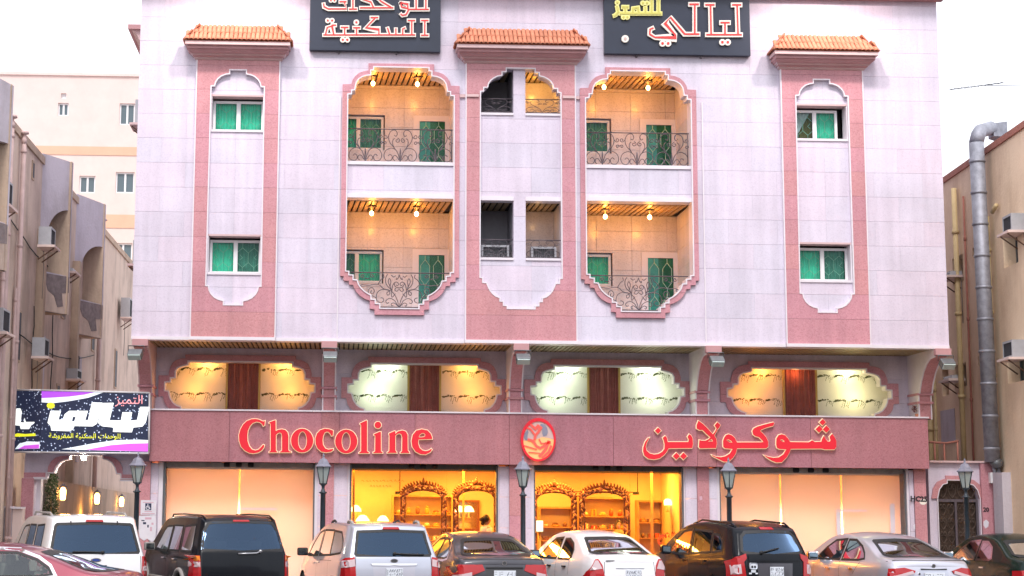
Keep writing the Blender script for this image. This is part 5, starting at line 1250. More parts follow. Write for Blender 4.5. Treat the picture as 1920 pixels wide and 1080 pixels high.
MB().box(c_+.002, c_+8, 0.98, 1.3, 0.14, z1-.05).build('wall', 'pink_stone', PW); MB().box(c_+.002, c_+8, .93, 1.35, z1-.049, z1).build('coping', 'trim', PW)
# little rail above the gate wall
t = thing('roof_rail', 'brown tube rail standing behind the gate wall coping', 'railing', tuple(at(1770, 866, 2.6)))
pts = [at(1742, 829, 2.6), at(1775, 831, 2.6), at(1797, 827, 2.6)]
MB().tube(pts, 0.03, 6).build('rail', 'rust', t)
for p in (at(1752, 829, 2.6), at(1770, 830, 2.6), at(1795, 828, 2.6)): MB().tube([p, (p.x, p.y, wz1-0.3)], 0.025, 6).build('rail_post', 'rust', t)

OB = thing('opposite_block', 'row of plain beige blocks across the street behind the viewer', 'building', (5, -66, 0))  # added unseen blocks, so paint and glass mirror a street instead of sky
for k in range(6):
    x = -62+k*24; h = (13, 16, 12, 15, 17, 13)[k]
    MB().box(x, x+23, -80, -66, 0, h).build('wall', ('tan', 'cream', 'ochre')[k % 3], OB)
    for i in range(7):
        for j in range(int(h/3.4)): MB().box(x+1.5+i*3.1, x+2.9+i*3.1, -65.99, -65.95, 1.4+j*3.3, 3.0+j*3.3).build('window', 'ac_dark', OB)

# ================================================================== ARCHED ALLEY ENTRY ON THE LEFT
YA = 1.55
AW = thing('entry_arch', 'pink and white arched gateway wall over the alley under the lit signboard', 'archway', (at(165, 1000, YA).x, YA, 0.14))
XX = lambda p: at(p, 900, YA).x
ZZ = lambda y: at(160, y, YA).z
ain = [(XX(65), 0.14), (XX(65), ZZ(897)), (XX(88), ZZ(897)), (XX(88), ZZ(888)), (XX(102), ZZ(888)), (XX(105), ZZ(877)), (XX(111), ZZ(869)), (XX(119), ZZ(864)), (XX(129), ZZ(862)), (XX(130), ZZ(854)), (XX(191), ZZ(854)), (XX(192), ZZ(861)), (XX(201), ZZ(863)), (XX(209), ZZ(868)), (XX(215), ZZ(877)), (XX(218), ZZ(888)), (XX(226), ZZ(889)), (XX(226), ZZ(898)), (XX(261), ZZ(898)), (XX(261), 0.14)]
ztA = ZZ(838)
MB().prism([(rect(XX(45), XX(283), 0.14, ztA), [ain])], YA, YA+0.3).build('wall', 'white_stone', AW)
for pl in ([(45, 887), (88, 887), (88, 897), (45, 897)], [(226, 889), (283, 889), (283, 899), (226, 899)]):
    MB().prism([([(XX(a), ZZ(b_)) for a, b_ in pl], [])], YA-0.05, YA-0.001).build('pink_course', 'pink_stone', AW)
    MB().box(XX(pl[0][0])-.01, XX(pl[1][0])+.01, YA-0.08, YA-0.002, ZZ(pl[2][1])-0.035, ZZ(pl[2][1])-.001).build('course_trim', 'trim', AW)
for s in (0, 1):
    o = [(89, 888), (90, 876), (95, 866), (103, 859), (112, 856), (123, 855), (129, 855), (129, 862), (119, 864), (111, 869), (105, 877), (102, 888)]
    if s: o = [(230, 889), (229, 876), (224, 866), (216, 859), (207, 856), (198, 855), (192, 855), (192, 861), (201, 863), (209, 868), (215, 877), (218, 889)]
    MB().prism([([(XX(a), ZZ(b_)) for a, b_ in o], [])], YA-0.05, YA-0.001).build('arch_surround', 'pink_stone', AW)
MB().prism([(offset(ain, -0.025), [ain])], YA-0.075, YA-0.0511).build('arch_trim', 'trim', AW)
MB().box(XX(42), XX(65)-.002, YA-0.09, YA+0.32, 0.14, ZZ(897.5)).build('pink_jamb', 'pink_stone', AW)
MB().box(XX(65), XX(73), YA+0.302, YA+0.6, 0.14, ZZ(897.5)).build('pale_jamb', 'trim', AW)
for (a, b_, y, lab, m_) in ((-25, 20.5, 953, 'white rendered pillar at the left edge', 'lilac_render'), (21, 40, 954, 'cream pillar beside the white one at the left edge', 'cream')):
    t = thing('boundary_pillar', lab, 'pillar', (at((a+b_)/2, 1000, 0.9).x, 0.9, 0.14))
    MB().bbox(at(a, 1000, .9).x, at(b_, 1000, .9).x, 0.9 if a < 0 else 0.95, 1.3, 0.14, at(10, y, .9).z, 0.01).build('shaft', m_, t)
    MB().box(at(a, 1000, .9).x-.02, at(b_, 1000, .9).x-.004, 0.86, 1.34, at(10, y, .9).z+.001, at(10, y, .9).z+0.05).build('cap', 'trim', t)
# alley ground, low wall with lanterns, climber
box('alley_ground', 'paving', None, -8.0, -4.95, 1.4, 29.9, 0.13, 0.146, kind='structure')
AL = thing('alley_wall', 'low tan wall with amber lanterns seen through the alley arch', 'wall', (-7.7, 15, 0.14))
MB().add([(-7.35, 4, .14), (-7.95, 28, .14), (-7.95, 28, 2.5), (-7.35, 4, 2.72), (-7.6, 4, .14), (-8.04, 28, .14), (-8.04, 28, 2.5), (-7.6, 4, 2.72)], [(0, 1, 2, 3), (4, 7, 6, 5), (3, 2, 6, 7), (0, 3, 7, 4), (1, 5, 6, 2)]).build('wall', 'tan2', AL)
def lantern(px, py, X, lab, k=1.0, e=6):
    p = atx(px, py, X); t = thing('wall_lantern', lab, 'lantern', tuple(p), 0, 'amber lanterns on the alley wall')
    MB().lathe([(0.05, -.16), (.07, -.12), (.08, .09), (0.04, .17)], n=6, smooth=False).build('lantern_glass', emit('lantern_glow', (1, .55, .15), 9), t, local=True)
    MB().lathe([(0.13, .171), (.05, .23), (.012, .28)], n=6, smooth=False).build('lantern_cap', 'iron', t, local=True)
    MB().tube([(-0.16, 0, .0), (-0.1, 0, -.18), (0, 0, -.2)], 0.012, 5).build('lantern_arm', 'iron', t, local=True)
    lamp_light('lantern_light', (p.x+0.12, p.y-.1, p.z-.05), e, (1, .5, .12), .08)
lantern(118, 926, -7.22, 'amber lantern on the alley wall, nearest the leafy climber'); lantern(182, 935, -7.38, 'amber lantern on the alley wall, middle one'); lantern(228, 941, -7.55, 'amber lantern on the alley wall, farthest')
p = at(157, 858, YA+0.5)
t = thing('entry_lamp', 'small white lamp glowing at the crown of the alley arch', 'lamp', tuple(p))
MB().sphere((0, 0, 0), 0.07).build('bulb', emit('white_bulb', (1, .93, .75), 16), t, local=True); MB().tube([(0, 0, .06), (0, -0.2, .12)], .015, 5).build('lamp_stem', 'iron', t, local=True)
lamp_light('entry_light', (p.x, p.y-.05, p.z-.12), 22, (1, .9, .7), .07)
p = at(166, 969, 9)
t = thing('ground_lamp', 'low orange lamp glowing at the foot of the alley wall', 'lamp', (p.x, 9, .15))
MB().lathe([(.07, .0), (.06, p.z-.35)], n=8).build('lamp_post', 'iron', t, local=True); MB().sphere((0, 0, p.z-.17), 0.13, 10, 7, (1.5, 1, .8)).build('globe', emit('orange_globe', (1, .45, .08), 10), t, local=True)
lamp_light('ground_light', (p.x, 8.8, p.z), 10, (1, .5, .1), .1)
M['leaf'] = mat('leaf_green', (0.05, 0.075, 0.025), 0.6, noise=0.4, nscale=9)
CL = thing('climbing_plant', 'dark leafy climber growing up just inside the alley arch', 'plant', (at(97, 1000, 3.0).x, 3.0, .14))
mb = MB(); a, b_ = at(86, 930, 3).x, at(109, 930, 3).x; z1 = at(97, 878, 3).z
for k in range(2600):
    z = .2+(z1-.2)*random.random(); w_ = (b_-a)/2*(1.0 if z < z1-.5 else (0.45+0.55*(z1-z)/.5)); x = (a+b_)/2+random.uniform(-1, 1)*w_; y = 3+random.uniform(-.25, .25)
    s = random.uniform(.02, .045); u = Vector((random.gauss(0, 1), random.gauss(0, 1), random.gauss(0, 1))).normalized(); v = u.orthogonal().normalized(); c = Vector((x, y, z))
    mb.add([c-u*s, c+v*s*.5, c+u*s, c-v*s*.5], [(0, 1, 2, 3)])
mb.build('foliage', 'leaf', CL, kind='stuff')
MB().tube([((a+b_)/2, 3, .14), ((a+b_)/2+.05, 3.02, 1.2), ((a+b_)/2-.04, 2.98, 2.4)], [.04, .03, .02], 6).build('stem', 'shop_wood', CL)
# ================================================================== LIT SIGNBOARD OVER THE ALLEY
def font_text(name, body, m, parent, p, width, ext=0.004, tilt=0.0, yrot=0.0, res=3, bold=0.0):
    c = bpy.data.curves.new(name, 'FONT'); c.body = body; c.align_x = 'CENTER'; c.align_y = 'CENTER'; c.resolution_u = res; c.offset = bold
    o = bpy.data.objects.new(name, c); COL.objects.link(o); bpy.context.view_layer.update()
    d_ = o.dimensions.x or 1; dg = bpy.context.evaluated_depsgraph_get()
    me = bpy.data.meshes.new_from_object(o.evaluated_get(dg)); bpy.data.objects.remove(o)
    k = width/d_; me.transform(Matrix.Translation(Vector(p))@Matrix.Rotation(tilt, 4, 'Y')@Matrix.Rotation(PI/2, 4, 'X')@Matrix.Scale(k, 4))
    me.materials.clear(); me.materials.append(M[m] if isinstance(m, str) else m)
    return link(name, me, parent)
YS = 0.86
LBX = thing('lit_signboard', 'backlit starry purple signboard with white Arabic lettering over the alley arch', 'sign', tuple(at(170, 850, YS)))
M['sg_white'] = emit('sign_white', (0.93, 1.0, 0.98), 0.62, (0.8, 0.8, 0.8))
M['sg_yellow'] = emit('sign_yellow', (0.85, 0.85, 0.02), 0.5, (0.7, 0.7, 0.05))
M['sg_pink'] = emit('sign_pink', (1.0, 0.35, 0.40), 0.5, (0.7, 0.3, 0.3))
M['sg_violet'] = emit('sign_violet', (0.42, 0.08, 0.80), 0.5, (0.3, 0.05, 0.5))
M['sg_magenta'] = emit('sign_magenta', (0.62, 0.10, 0.75), 0.5, (0.5, 0.08, 0.5))
M['sg_pale'] = emit('sign_pale', (0.80, 0.88, 0.95), 0.5, (0.6, 0.65, 0.7))
m, nt, b = nodes('starry_print'); N = nt.nodes; L = nt.links
tc = N.new('ShaderNodeTexCoord'); vo = N.new('ShaderNodeTexVoronoi'); vo.inputs['Scale'].default_value = 13; L.new(tc.outputs['Object'], vo.inputs['Vector'])
ra = N.new('ShaderNodeValToRGB'); ra.color_ramp.elements[0].position = 0.0; ra.color_ramp.elements[0].color = (0.8, 0.9, 1, 1); ra.color_ramp.elements[1].position = 0.26; ra.color_ramp.elements[1].color = (0.012, 0.018, 0.045, 1)
e_ = ra.color_ramp.elements.new(0.18); e_.color = (0.35, 0.42, 0.6, 1)
L.new(vo.outputs['Distance'], ra.inputs[0]); L.new(ra.outputs[0], b.inputs['Base Color']); L.new(ra.outputs[0], b.inputs['Emission Color']); b.inputs['Emission Strength'].default_value = 0.5; b.inputs['Roughness'].default_value = 0.35
M['stars'] = m
O3 = (15, 720, 6.98)
cr = {k: at(px, py, YS) for k, (px, py) in dict(tl=(77, 731.5), tr=(280.5, 736.5), br=(279, 850), bl=(76, 848)).items()}
cl = {'tl': at(25, 731, YS+0.55), 'bl': at(22, 847.5, YS+0.55)}
def slabq(name, m_, a, b_, c, d_, th=0.12, par=None):
    "quad sheet a-b-c-d (anticlockwise from the front) with thickness towards the back"
    v = [a, b_, c, d_]+[p+Vector((0, th, 0)) for p in (a, b_, c, d_)]
    return MB().add(v, [(0, 1, 2, 3), (4, 7, 6, 5), (0, 4, 5, 1), (1, 5, 6, 2), (2, 6, 7, 3), (3, 7, 4, 0)]).build(name, m_, par or LBX)
slabq('print_face', 'stars', cr['bl'], cr['br'], cr['tr'], cr['tl'], 0.16)
slabq('side_print_face', 'stars', cl['bl'], cr['bl'], cr['tl'], cl['tl'], 0.16)
def edge(a, b_, w=0.03):
    MB().tube([a, b_], w, 4).build('frame', 'alu', LBX)
for a, b_ in ((cr['bl'], cr['br']), (cr['br'], cr['tr']), (cr['tr'], cr['tl']), (cl['bl'], cr['bl']), (cl['tl'], cr['tl']), (cl['tl'], cl['bl'])): edge(a, b_, 0.028)
TP = lambda pts, dy=0: tr_pts(pts, *O3, YS)
def pr(nm, m_, pts, k): return MB().prism([(TP(pts), [])], YS-0.002*k-0.0015, YS-0.002*(k-1)-0.0015).build(nm, m_, LBX)
pr('swoosh', 'sg_pale', [(440, 95), (1250, 110), (1050, 180), (800, 225), (600, 250), (440, 240)], 1)
pr('swoosh', 'sg_violet', [(440, 93), (1130, 108), (1000, 140), (800, 165), (560, 180), (440, 185)], 2)
pr('swoosh', 'sg_pale', [(700, 855), (1100, 780), (1400, 735), (1700, 728), (1835, 735), (1835, 885), (1300, 872)], 1)
pr('swoosh', 'sg_magenta', [(1010, 862), (1350, 800), (1600, 780), (1835, 775), (1835, 884), (1400, 872)], 2)
word1 = [(1730, 300), (1848, 300), (1805, 500), (1760, 558), (1640, 570), (1622, 632), (1375, 627), (1385, 570), (1230, 552), (1180, 510), (1240, 250), (1385, 247), (1330, 475), (1480, 477), (1500, 370), (1625, 370), (1605, 480), (1690, 472)]
word2 = [(1100, 243), (1237, 245), (1165, 520), (1110, 555), (870, 550), (850, 600), (790, 618), (570, 610), (560, 552), (520, 508), (560, 350), (695, 352), (660, 470), (720, 462), (745, 395), (800, 352), (1048, 352), (1010, 475), (1050, 472)]
hole2 = [(850, 430), (890, 430), (870, 490), (835, 495)]
MB().prism([(TP(word1), []), (TP(word2), [TP(hole2)])], YS-0.03, YS-0.006).build('white_word', 'sg_white', LBX)
MB().prism([(TP(ell(560, 282, 52, 40, 16)), [])], YS-0.012, YS-0.006).build('yellow_sun', 'sg_yellow', LBX)
def lay(px, py, dy): p = at(px, py, YS); return (p.x, p.y-dy, p.z)
font_text('small_words', '\ufe94\ufeb7\ufeed\ufeae\ufed4\ufee4\ufedf\ufe8d \ufe94\ufef4\ufee8\ufedc\ufeb4\ufedf\ufe8d \ufe95\ufe8d\ufeaa\ufea3\ufeed\ufee0\ufedf', 'sg_yellow', LBX, lay(15+1005/6.98, 720+682/6.98, 0.008), 1.72, tilt=-0.0)
font_text('small_words', '\ufeb0\ufef4\ufee4\ufe98\ufedf\ufe8d', 'sg_pink', LBX, lay(15+1590/6.98, 720+210/6.98, 0.008), 0.66)
# the print repeats on the short side face
u = (cr['bl']-cl['bl']); 
def side_pt(px, py): 
    # intersect with the side face plane
    A_, u_ = cl['bl'], Vector((u.x, u.y, 0)).normalized(); n_ = Vector((u_.y, -u_.x, 0)); d_ = ray(px, py); t = (A_-CAM).dot(n_)/d_.dot(n_); return CAM+d_*t-n_*(-0.004)*0
def sidepoly(nm, m_, pts, off):
    u_ = Vector((u.x, u.y, 0)).normalized(); n_ = Vector((u_.y, -u_.x, 0)); n_ = n_ if n_.y < 0 else -n_
    P3 = [side_pt(O3[0]+a/O3[2], O3[1]+b_/O3[2])+n_*off for a, b_ in pts]
    V, T = tri([([tuple((p[0], p[1])) for p in pts], [])])
    vv = [side_pt(O3[0]+a/O3[2], O3[1]+b_/O3[2])+n_*off for a, b_ in V]
    MB().add(vv+[v-n_*0.003 for v in vv], [t for t in T]+[(t[0]+len(vv), t[2]+len(vv), t[1]+len(vv)) for t in T]).build(nm, m_, LBX)
sidepoly('swoosh', 'sg_pale', [(95, 250), (110, 170), (240, 95), (350, 80), (280, 140), (170, 190)], 0.006)
sidepoly('swoosh', 'sg_violet', [(95, 160), (95, 95), (210, 88), (150, 130)], 0.012)
sidepoly('swoosh', 'sg_pale', [(95, 850), (150, 780), (260, 750), (418, 758), (415, 845)], 0.006)
sidepoly('swoosh', 'sg_magenta', [(140, 850), (220, 805), (410, 790), (410, 843)], 0.012)
sidepoly('white_word', 'sg_white', [(115, 320), (190, 320), (170, 500), (213, 505), (220, 400), (290, 400), (278, 480), (300, 480), (320, 350), (380, 350), (350, 510), (310, 540), (280, 590), (170, 590), (160, 545), (85, 540), (85, 400)], 0.012)
sidepoly('small_words', 'sg_yellow', [(85, 660), (130, 645), (230, 655), (360, 645), (365, 680), (200, 688), (85, 690)], 0.012)
sidepoly('small_words', 'sg_pink', [(165, 200), (230, 215), (370, 190), (378, 240), (250, 250), (165, 265)], 0.012)
MB().tube([(cr['tr'].x-0.1, YS+0.16, cr['tr'].z-0.2), (cr['tr'].x-0.1, YL, cr['tr'].z-0.2)], 0.02, 5).build('sign_strut', 'iron', LBX)
MB().tube([(cl['tl'].x+0.25, YS+0.5, cr['bl'].z+0.05), (cl['tl'].x+0.25, YA+0.02, cr['bl'].z+0.05)], 0.02, 5).build('sign_strut', 'iron', LBX)

# ================================================================== SMALL SIGNS, POSTERS, STENCILS
def flat_rect(px0, py0, px1, py1, Y, th=0.008):
    a, b_ = at(px0, py1, Y), at(px1, py0, Y); return (a.x, b_.x, Y-th, Y-0.0005, a.z, b_.z)
M['paper'] = mat('paper', (0.72, 0.70, 0.76), 0.8, noise=0.06, nscale=5)
M['ink'] = mat('blue_black_ink', (0.02, 0.03, 0.08), 0.6)
M['ink_pink'] = mat('pale_ink', (0.62, 0.40, 0.48), 0.7)
YP = YC-0.004
t = thing('disabled_parking_notice', 'white notice with a dark wheelchair symbol on the pink pier by the alley', 'notice', tuple(at(280, 965, YP)))
MB().box(*flat_rect(263.5, 938, 293.5, 965, YP, 0.012)).build('sheet', 'paper', t)
s0 = at(278, 950, YP-0.0125); k = 0.011
mb = MB(); fn2 = lambda a, b_, d_: (s0.x+a*k, d_, s0.z+b_*k)
wheel = [(stroke2([(-1, 3), (-1.4, -1), (2.6, -1.4), (4, -5)], 0.8), []), (ell(-1, 5, 1.1, 1.1, 12), []), (stroke2([(-3, 1), (-5, -2), (-3.6, -5.6), (0, -6.4), (2.6, -4)], 0.7), []), (stroke2([(-1, 1.4), (2.4, 1.2)], 0.6), [])]
MB().box(s0.x-0.075, s0.x+0.075, YP-0.0135, YP-0.0122, s0.z-0.085, s0.z+0.08).build('symbol_panel', 'ink', t)
MB().prism(wheel, YP-0.016, YP-0.0136, fn=fn2).build('wheelchair_symbol', 'paper', t)
for py, w in ((942, 20), (959, 14), (963, 24)): MB().box(*flat_rect(278-w/2, py-0.8, 278+w/2, py+0.8, YP-0.0122, 0.001)).build('print_line', 'ink_pink', t)
t = thing('torn_poster', 'large torn white poster below the wheelchair notice', 'poster', tuple(at(280, 1010, YP)))
pp = [(261, 967), (292, 966), (293, 990), (291, 1012), (284, 1016), (276, 1010), (270, 1014), (262, 1008), (259, 990)]
MB().prism([([xz(a, b_, YP) for a, b_ in pp], [])], YP-0.008, YP-0.0005).build('sheet', 'paper', t)
for (a, b_, c, d_) in ((265, 975, 271, 977), (268, 979, 274, 983), (276, 984, 279, 989), (281, 988, 285, 996), (272, 970, 284, 974), (284, 980, 288, 984)):
    MB().box(*flat_rect(a, b_, c, d_, YP-0.0085, 0.001)).build('print_mark', 'ink' if a in (265, 268, 276) else 'ink_pink', t)
def stencil(body, px, py, w, Y, m_, lab, nm='stencil', tilt=0):
    p = at(px, py, Y-0.003); t = thing(nm, lab, 'lettering', tuple(p)); font_text('letters', body, m_, t, tuple(p), w, res=2, tilt=tilt, bold=0.05); return t
M['stencil'] = mat('black_paint', (0.02, 0.015, 0.02), 0.7, noise=0.3, nscale=20)
stencil('HC25', 1723, 936, 0.42, YC-0.004, 'stencil', 'black stencilled HC25 on the right end pier of the shop', tilt=0.02)
stencil('20', 1849, 956, 0.15, YW-0.1, 'stencil', 'black stencilled 20 on the pink gate pier')
t = thing('paint_patch', 'pale round paint patch under the stencilled HC25', 'paint mark', tuple(at(1731, 944, YC)))
MB().prism([([xz(a, b_, YC-0.002) for a, b_ in ell(1731, 941, 7, 5.5, 16)], [])], YC-0.0025, YC-0.0004).build('patch', 'letter_white', t)
def scrap(pts, Y, lab, m_='paper'):
    t = thing('paper_scrap', lab, 'paper scrap', (*[at(pts[0][0], pts[0][1], Y)[i] for i in range(3)],))
    MB().prism([([xz(a, b_, Y) for a, b_ in pts], [])], Y-0.004, Y-0.0005).build('sheet', m_, t)
scrap([(1844, 978), (1849, 974), (1854, 979), (1853, 987), (1848, 991), (1844, 985)], YW-0.1, 'torn white paper scrap low on the pink gate pier')
scrap([(1712, 985), (1719, 980), (1724, 984), (1727, 990), (1720, 994), (1713, 992)], YC+0.056, 'dirty torn paper scrap on the white strip below HC25')
scrap([(1311, 931), (1316, 930), (1317, 937), (1312, 938)], YC-0.002, 'tiny pale sticker on the pink pier between the amber shop and the screened bay', 'ink_pink')

# ================================================================== STREET LAMPS
M['lamp_green'] = mat('dark_blue_green_paint', (0.03, 0.045, 0.06), 0.4, noise=0.15, nscale=8)
M['lamp_cap'] = mat('weathered_cap', (0.22, 0.22, 0.28), 0.5, noise=0.2, nscale=8)
M['lamp_glass'] = mat('milky_lamp_glass', (0.33, 0.38, 0.37), 0.25, noise=0.12, nscale=6)
YLm = -1.15
def street_lamp(px, ycap, lab, rz=0.3):
    p = at(px, ycap, YLm); z = p.z
    t = thing('street_lamp', lab, 'street lamp', (p.x, YLm, 0.14), rz, 'lantern street lamps along the pavement')
    z -= 0.14
    MB().lathe([(0.13, 0), (0.13, 0.12), (0.10, 0.16), (0.085, 0.5), (0.09, 0.55), (0.062, 0.6), (0.058, z-0.62), (0.075, z-0.61), (0.10, z-0.585), (0.055, z-0.565), (0.035, z-0.50), (0.04, z-0.44), (0.10, z-0.385)], n=12).build('post', 'lamp_green', t, local=True)
    MB().lathe([(0.085, z-0.375), (0.165, z-0.012)], n=6, smooth=False).build('lantern_glass', 'lamp_glass', t, local=True)
    b_ = MB()
    for k in range(6):
        a = k*PI/3; c_, s_ = math.cos(a), math.sin(a); b_.tube([(0.088*c_, 0.088*s_, z-0.378), (0.168*c_, 0.168*s_, z-0.008)], 0.011, 4)
    b_.build('lantern_ribs', 'lamp_green', t, local=True)
    MB().lathe([(0.205, z-0.012), (0.21, z+0.01), (0.16, z+0.05), (0.12, z+0.12), (0.085, z+0.17), (0.04, z+0.185), (0.03, z+0.2), (0.022, z+0.23), (0.028, z+0.25), (0.008, z+0.31)], n=6, smooth=False).build('lamp_cap', 'lamp_cap', t, local=True)
    MB().lathe([(0.10, z-0.40), (0.105, z-0.378)], n=6, smooth=False).build('lantern_seat', 'lamp_green', t, local=True)
street_lamp(258.5, 873, 'lantern street lamp standing in front of the alley mouth')
street_lamp(606.5, 875, 'lantern street lamp below the letters of the Latin shop name', 0.5)
street_lamp(980.5, 880, 'lantern street lamp below the oval emblem', 0.2)
street_lamp(1366, 883, 'lantern street lamp before the left edge of the screened right bay', 0.4)
street_lamp(1809.5, 884, 'lantern street lamp in front of the iron gate', 0.1)
t = thing('dried_plant', 'small reddish dried bush on the right end of the shop band', 'plant', tuple(at(1726, 778, YBAND+0.3)))
mb = MB(); c = at(1724, 766, YBAND+0.35)
for k in range(420):
    u = Vector((random.gauss(0, 1), random.gauss(0, 1), random.gauss(0, .8))).normalized(); q_ = c+Vector((u.x*.20, u.y*.16, u.z*.13))*random.uniform(.5, 1); s = random.uniform(.012, .03); v = u.orthogonal().normalized()
    mb.add([q_-u*s, q_+v*s*.4, q_+u*s, q_-v*s*.4], [(0, 1, 2, 3)])
mb.build('foliage', mat('dry_red_leaf', (0.22, 0.09, 0.09), .8, noise=.4), t, kind='stuff')
MB().lathe([(.09, 0), (.12, .12)], c=(c.x, c.y, zbt+0.0), n=10).build('pot', 'tile', t)

# ================================================================== SHOP INTERIOR THINGS
YI = 3.0
def arch_frame(cx, w, ytop, lab, Y=YI):
    x0, x1 = at(cx-w/2, 930, Y).x, at(cx+w/2, 930, Y).x; xm = (x0+x1)/2; hw2 = (x1-x0)/2; zt2 = at(cx, ytop, Y).z; zs = zt2-0.42
    t = thing('ornate_arch', lab, 'arch', (xm, Y, ZG+0.1), 0, 'carved garland arches in the shop')
    P = [(-hw2, ZG+0.101)]+[(-hw2, ZG+0.1+(zs-ZG-0.1)*k/12) for k in range(1, 13)]
    n = 22
    for k in range(1, n):
        a = PI-PI*k/n; P.append((hw2*math.cos(a)*1.0, zs+(0.38)*math.sin(a)**0.8))
    P += [(hw2, ZG+0.1+(zs-ZG-0.1)*k/12) for k in range(12, 0, -1)]+[(hw2, ZG+0.101)]
    c3 = [(xm+a, Y, b_) for a, b_ in P]
    MB().tube(c3, 0.03, 6).build('outer_rod', 'carved', t)
    c4 = [(xm+a*0.82, Y+0.02, zs+(b_-zs)*0.62 if b_ > zs else b_) for a, b_ in P]
    MB().tube(c4, 0.024, 6).build('inner_rod', 'carved', t)
    lf = MB().sphere((0, 0, 0), 0.085, 6, 4, (1, .35, .45)).mesh('leaf', 'carved'); lg = MB().sphere((0, 0, 0), 0.075, 6, 4, (1, .35, .4)).mesh('leaf', 'carved_light')
    C = [Vector(p) for p in c3]; D_ = [Vector(p) for p in c4]
    for k in range(0, len(C)-1):
        for j in range(2):
            u_ = (k+j/2); i0 = int(u_); p = C[i0].lerp(C[min(i0+1, len(C)-1)], u_-i0); q_ = D_[i0].lerp(D_[min(i0+1, len(D_)-1)], u_-i0)
            dr = (C[min(i0+1, len(C)-1)]-C[i0]); an = math.atan2(dr.z, dr.x)
            o = link('leaf', lf if (k+j) % 2 else lg, t, loc=p.lerp(q_, random.uniform(.1, .9))+Vector((0, -.03, 0))); o.rotation_euler = (0, -an+random.choice((-.6, .6)), 0); o.scale = [random.uniform(.7, 1.1)]*3
            if j == 0 and 12 < k < 34:
                o = link('leaf', lf, t, loc=p+Vector((0, -.01, .05))); o.rotation_euler = (0, -an+1.3, 0); o.scale = [.7]*3
    for dx, dz, s in ((0, .09, 1.1), (-.07, .05, .8), (.07, .05, .8), (0, .15, .6)):
        o = link('leaf', lf, t, loc=(xm+dx, Y-.03, zt2-.06+dz)); o.rotation_euler = (0, PI/2+dx*8, 0); o.scale = [s]*3
arch_frame(794, 84, 905, 'carved arch seen whole through the left amber shop window')
arch_frame(893, 84, 905, 'carved arch at the right edge of the left amber shop window')
arch_frame(1039, 82, 909, 'carved arch at the left edge of the right amber shop window')
arch_frame(1133, 92, 909, 'carved arch near the middle of the right amber shop window')
def table_lamp(px, py, Y, lab, s=1.0, tall=0.0):
    p = at(px, py, Y); t = thing('table_lamp', lab, 'lamp', (p.x, Y, p.z-0.35*s), 0, 'lamps glowing inside the shop')
    MB().lathe([(.20*s, .22*s), (.17*s, .32*s), (.09*s, .42*s), (.03*s, .44*s)], n=14).build('lamp_shade', 'shade', t, local=True)
    MB().lathe([(.07*s, 0), (.05*s, .03*s), (.02*s, .06*s), (.02*s, .22*s)], n=10).build('lamp_base', 'gold', t, local=True)
    return t
table_lamp(680, 972, 4.2, 'bright shaded lamp at the lower left of the left amber window', 1.0)
table_lamp(718, 972, 4.6, 'bright shaded lamp beside the first carved arch', 0.85)
table_lamp(832, 950, 5.4, 'bright mushroom lamp in the wall mirror, left of two', 0.9) if False else None
table_lamp(861, 953, 5.6, 'bright mushroom lamp behind the second carved arch, left of two', 0.75)
table_lamp(879, 953, 5.6, 'bright mushroom lamp behind the second carved arch, right of two', 0.75)
table_lamp(1252, 940, 5.0, 'bright round lamp at the right of the right amber window', 0.8)
table_lamp(667, 952, 5.6, 'small lamp behind the left edge of the left amber window', 0.8)
def cabinet(px0, px1, ytop, Y, lab, shelves=4, items=6):
    x0, x1 = at(px0, 950, Y).x, at(px1, 950, Y).x; z1 = at((px0+px1)/2, ytop, Y).z; z0 = ZG+0.1
    t = thing('display_cabinet', lab, 'cabinet', ((x0+x1)/2, Y, z0))
    MB().box(x0, x0+.05, Y, Y+.4, z0, z1).box(x1-.05, x1, Y, Y+.4, z0, z1).box(x0+.05, x1-.05, Y, Y+.4, z1-.05, z1).build('cabinet_frame', 'shop_wood', t)
    MB().box(x0+.05, x1-.05, Y+.36, Y+.4, z0, z1-.05).build('cabinet_back', 'shop_wall', t)
    for k in range(shelves):
        z = z0+.3+(z1-z0-.5)*k/shelves; MB().box(x0+.051, x1-.051, Y+.02, Y+.36, z, z+.025).build('shelf', 'shop_wood', t)
    return t, x0, x1, z0, z1
JC = [mat('box_%s' % n_, c_, .4) for n_, c_ in (('red', (.5, .06, .03)), ('brown', (.2, .08, .04)), ('gold', (.7, .45, .12)), ('cream', (.8, .7, .5)), ('orange', (.8, .3, .05)))]
ORD = ('first', 'second', 'third', 'fourth', 'fifth', 'sixth', 'seventh', 'eighth', 'ninth')
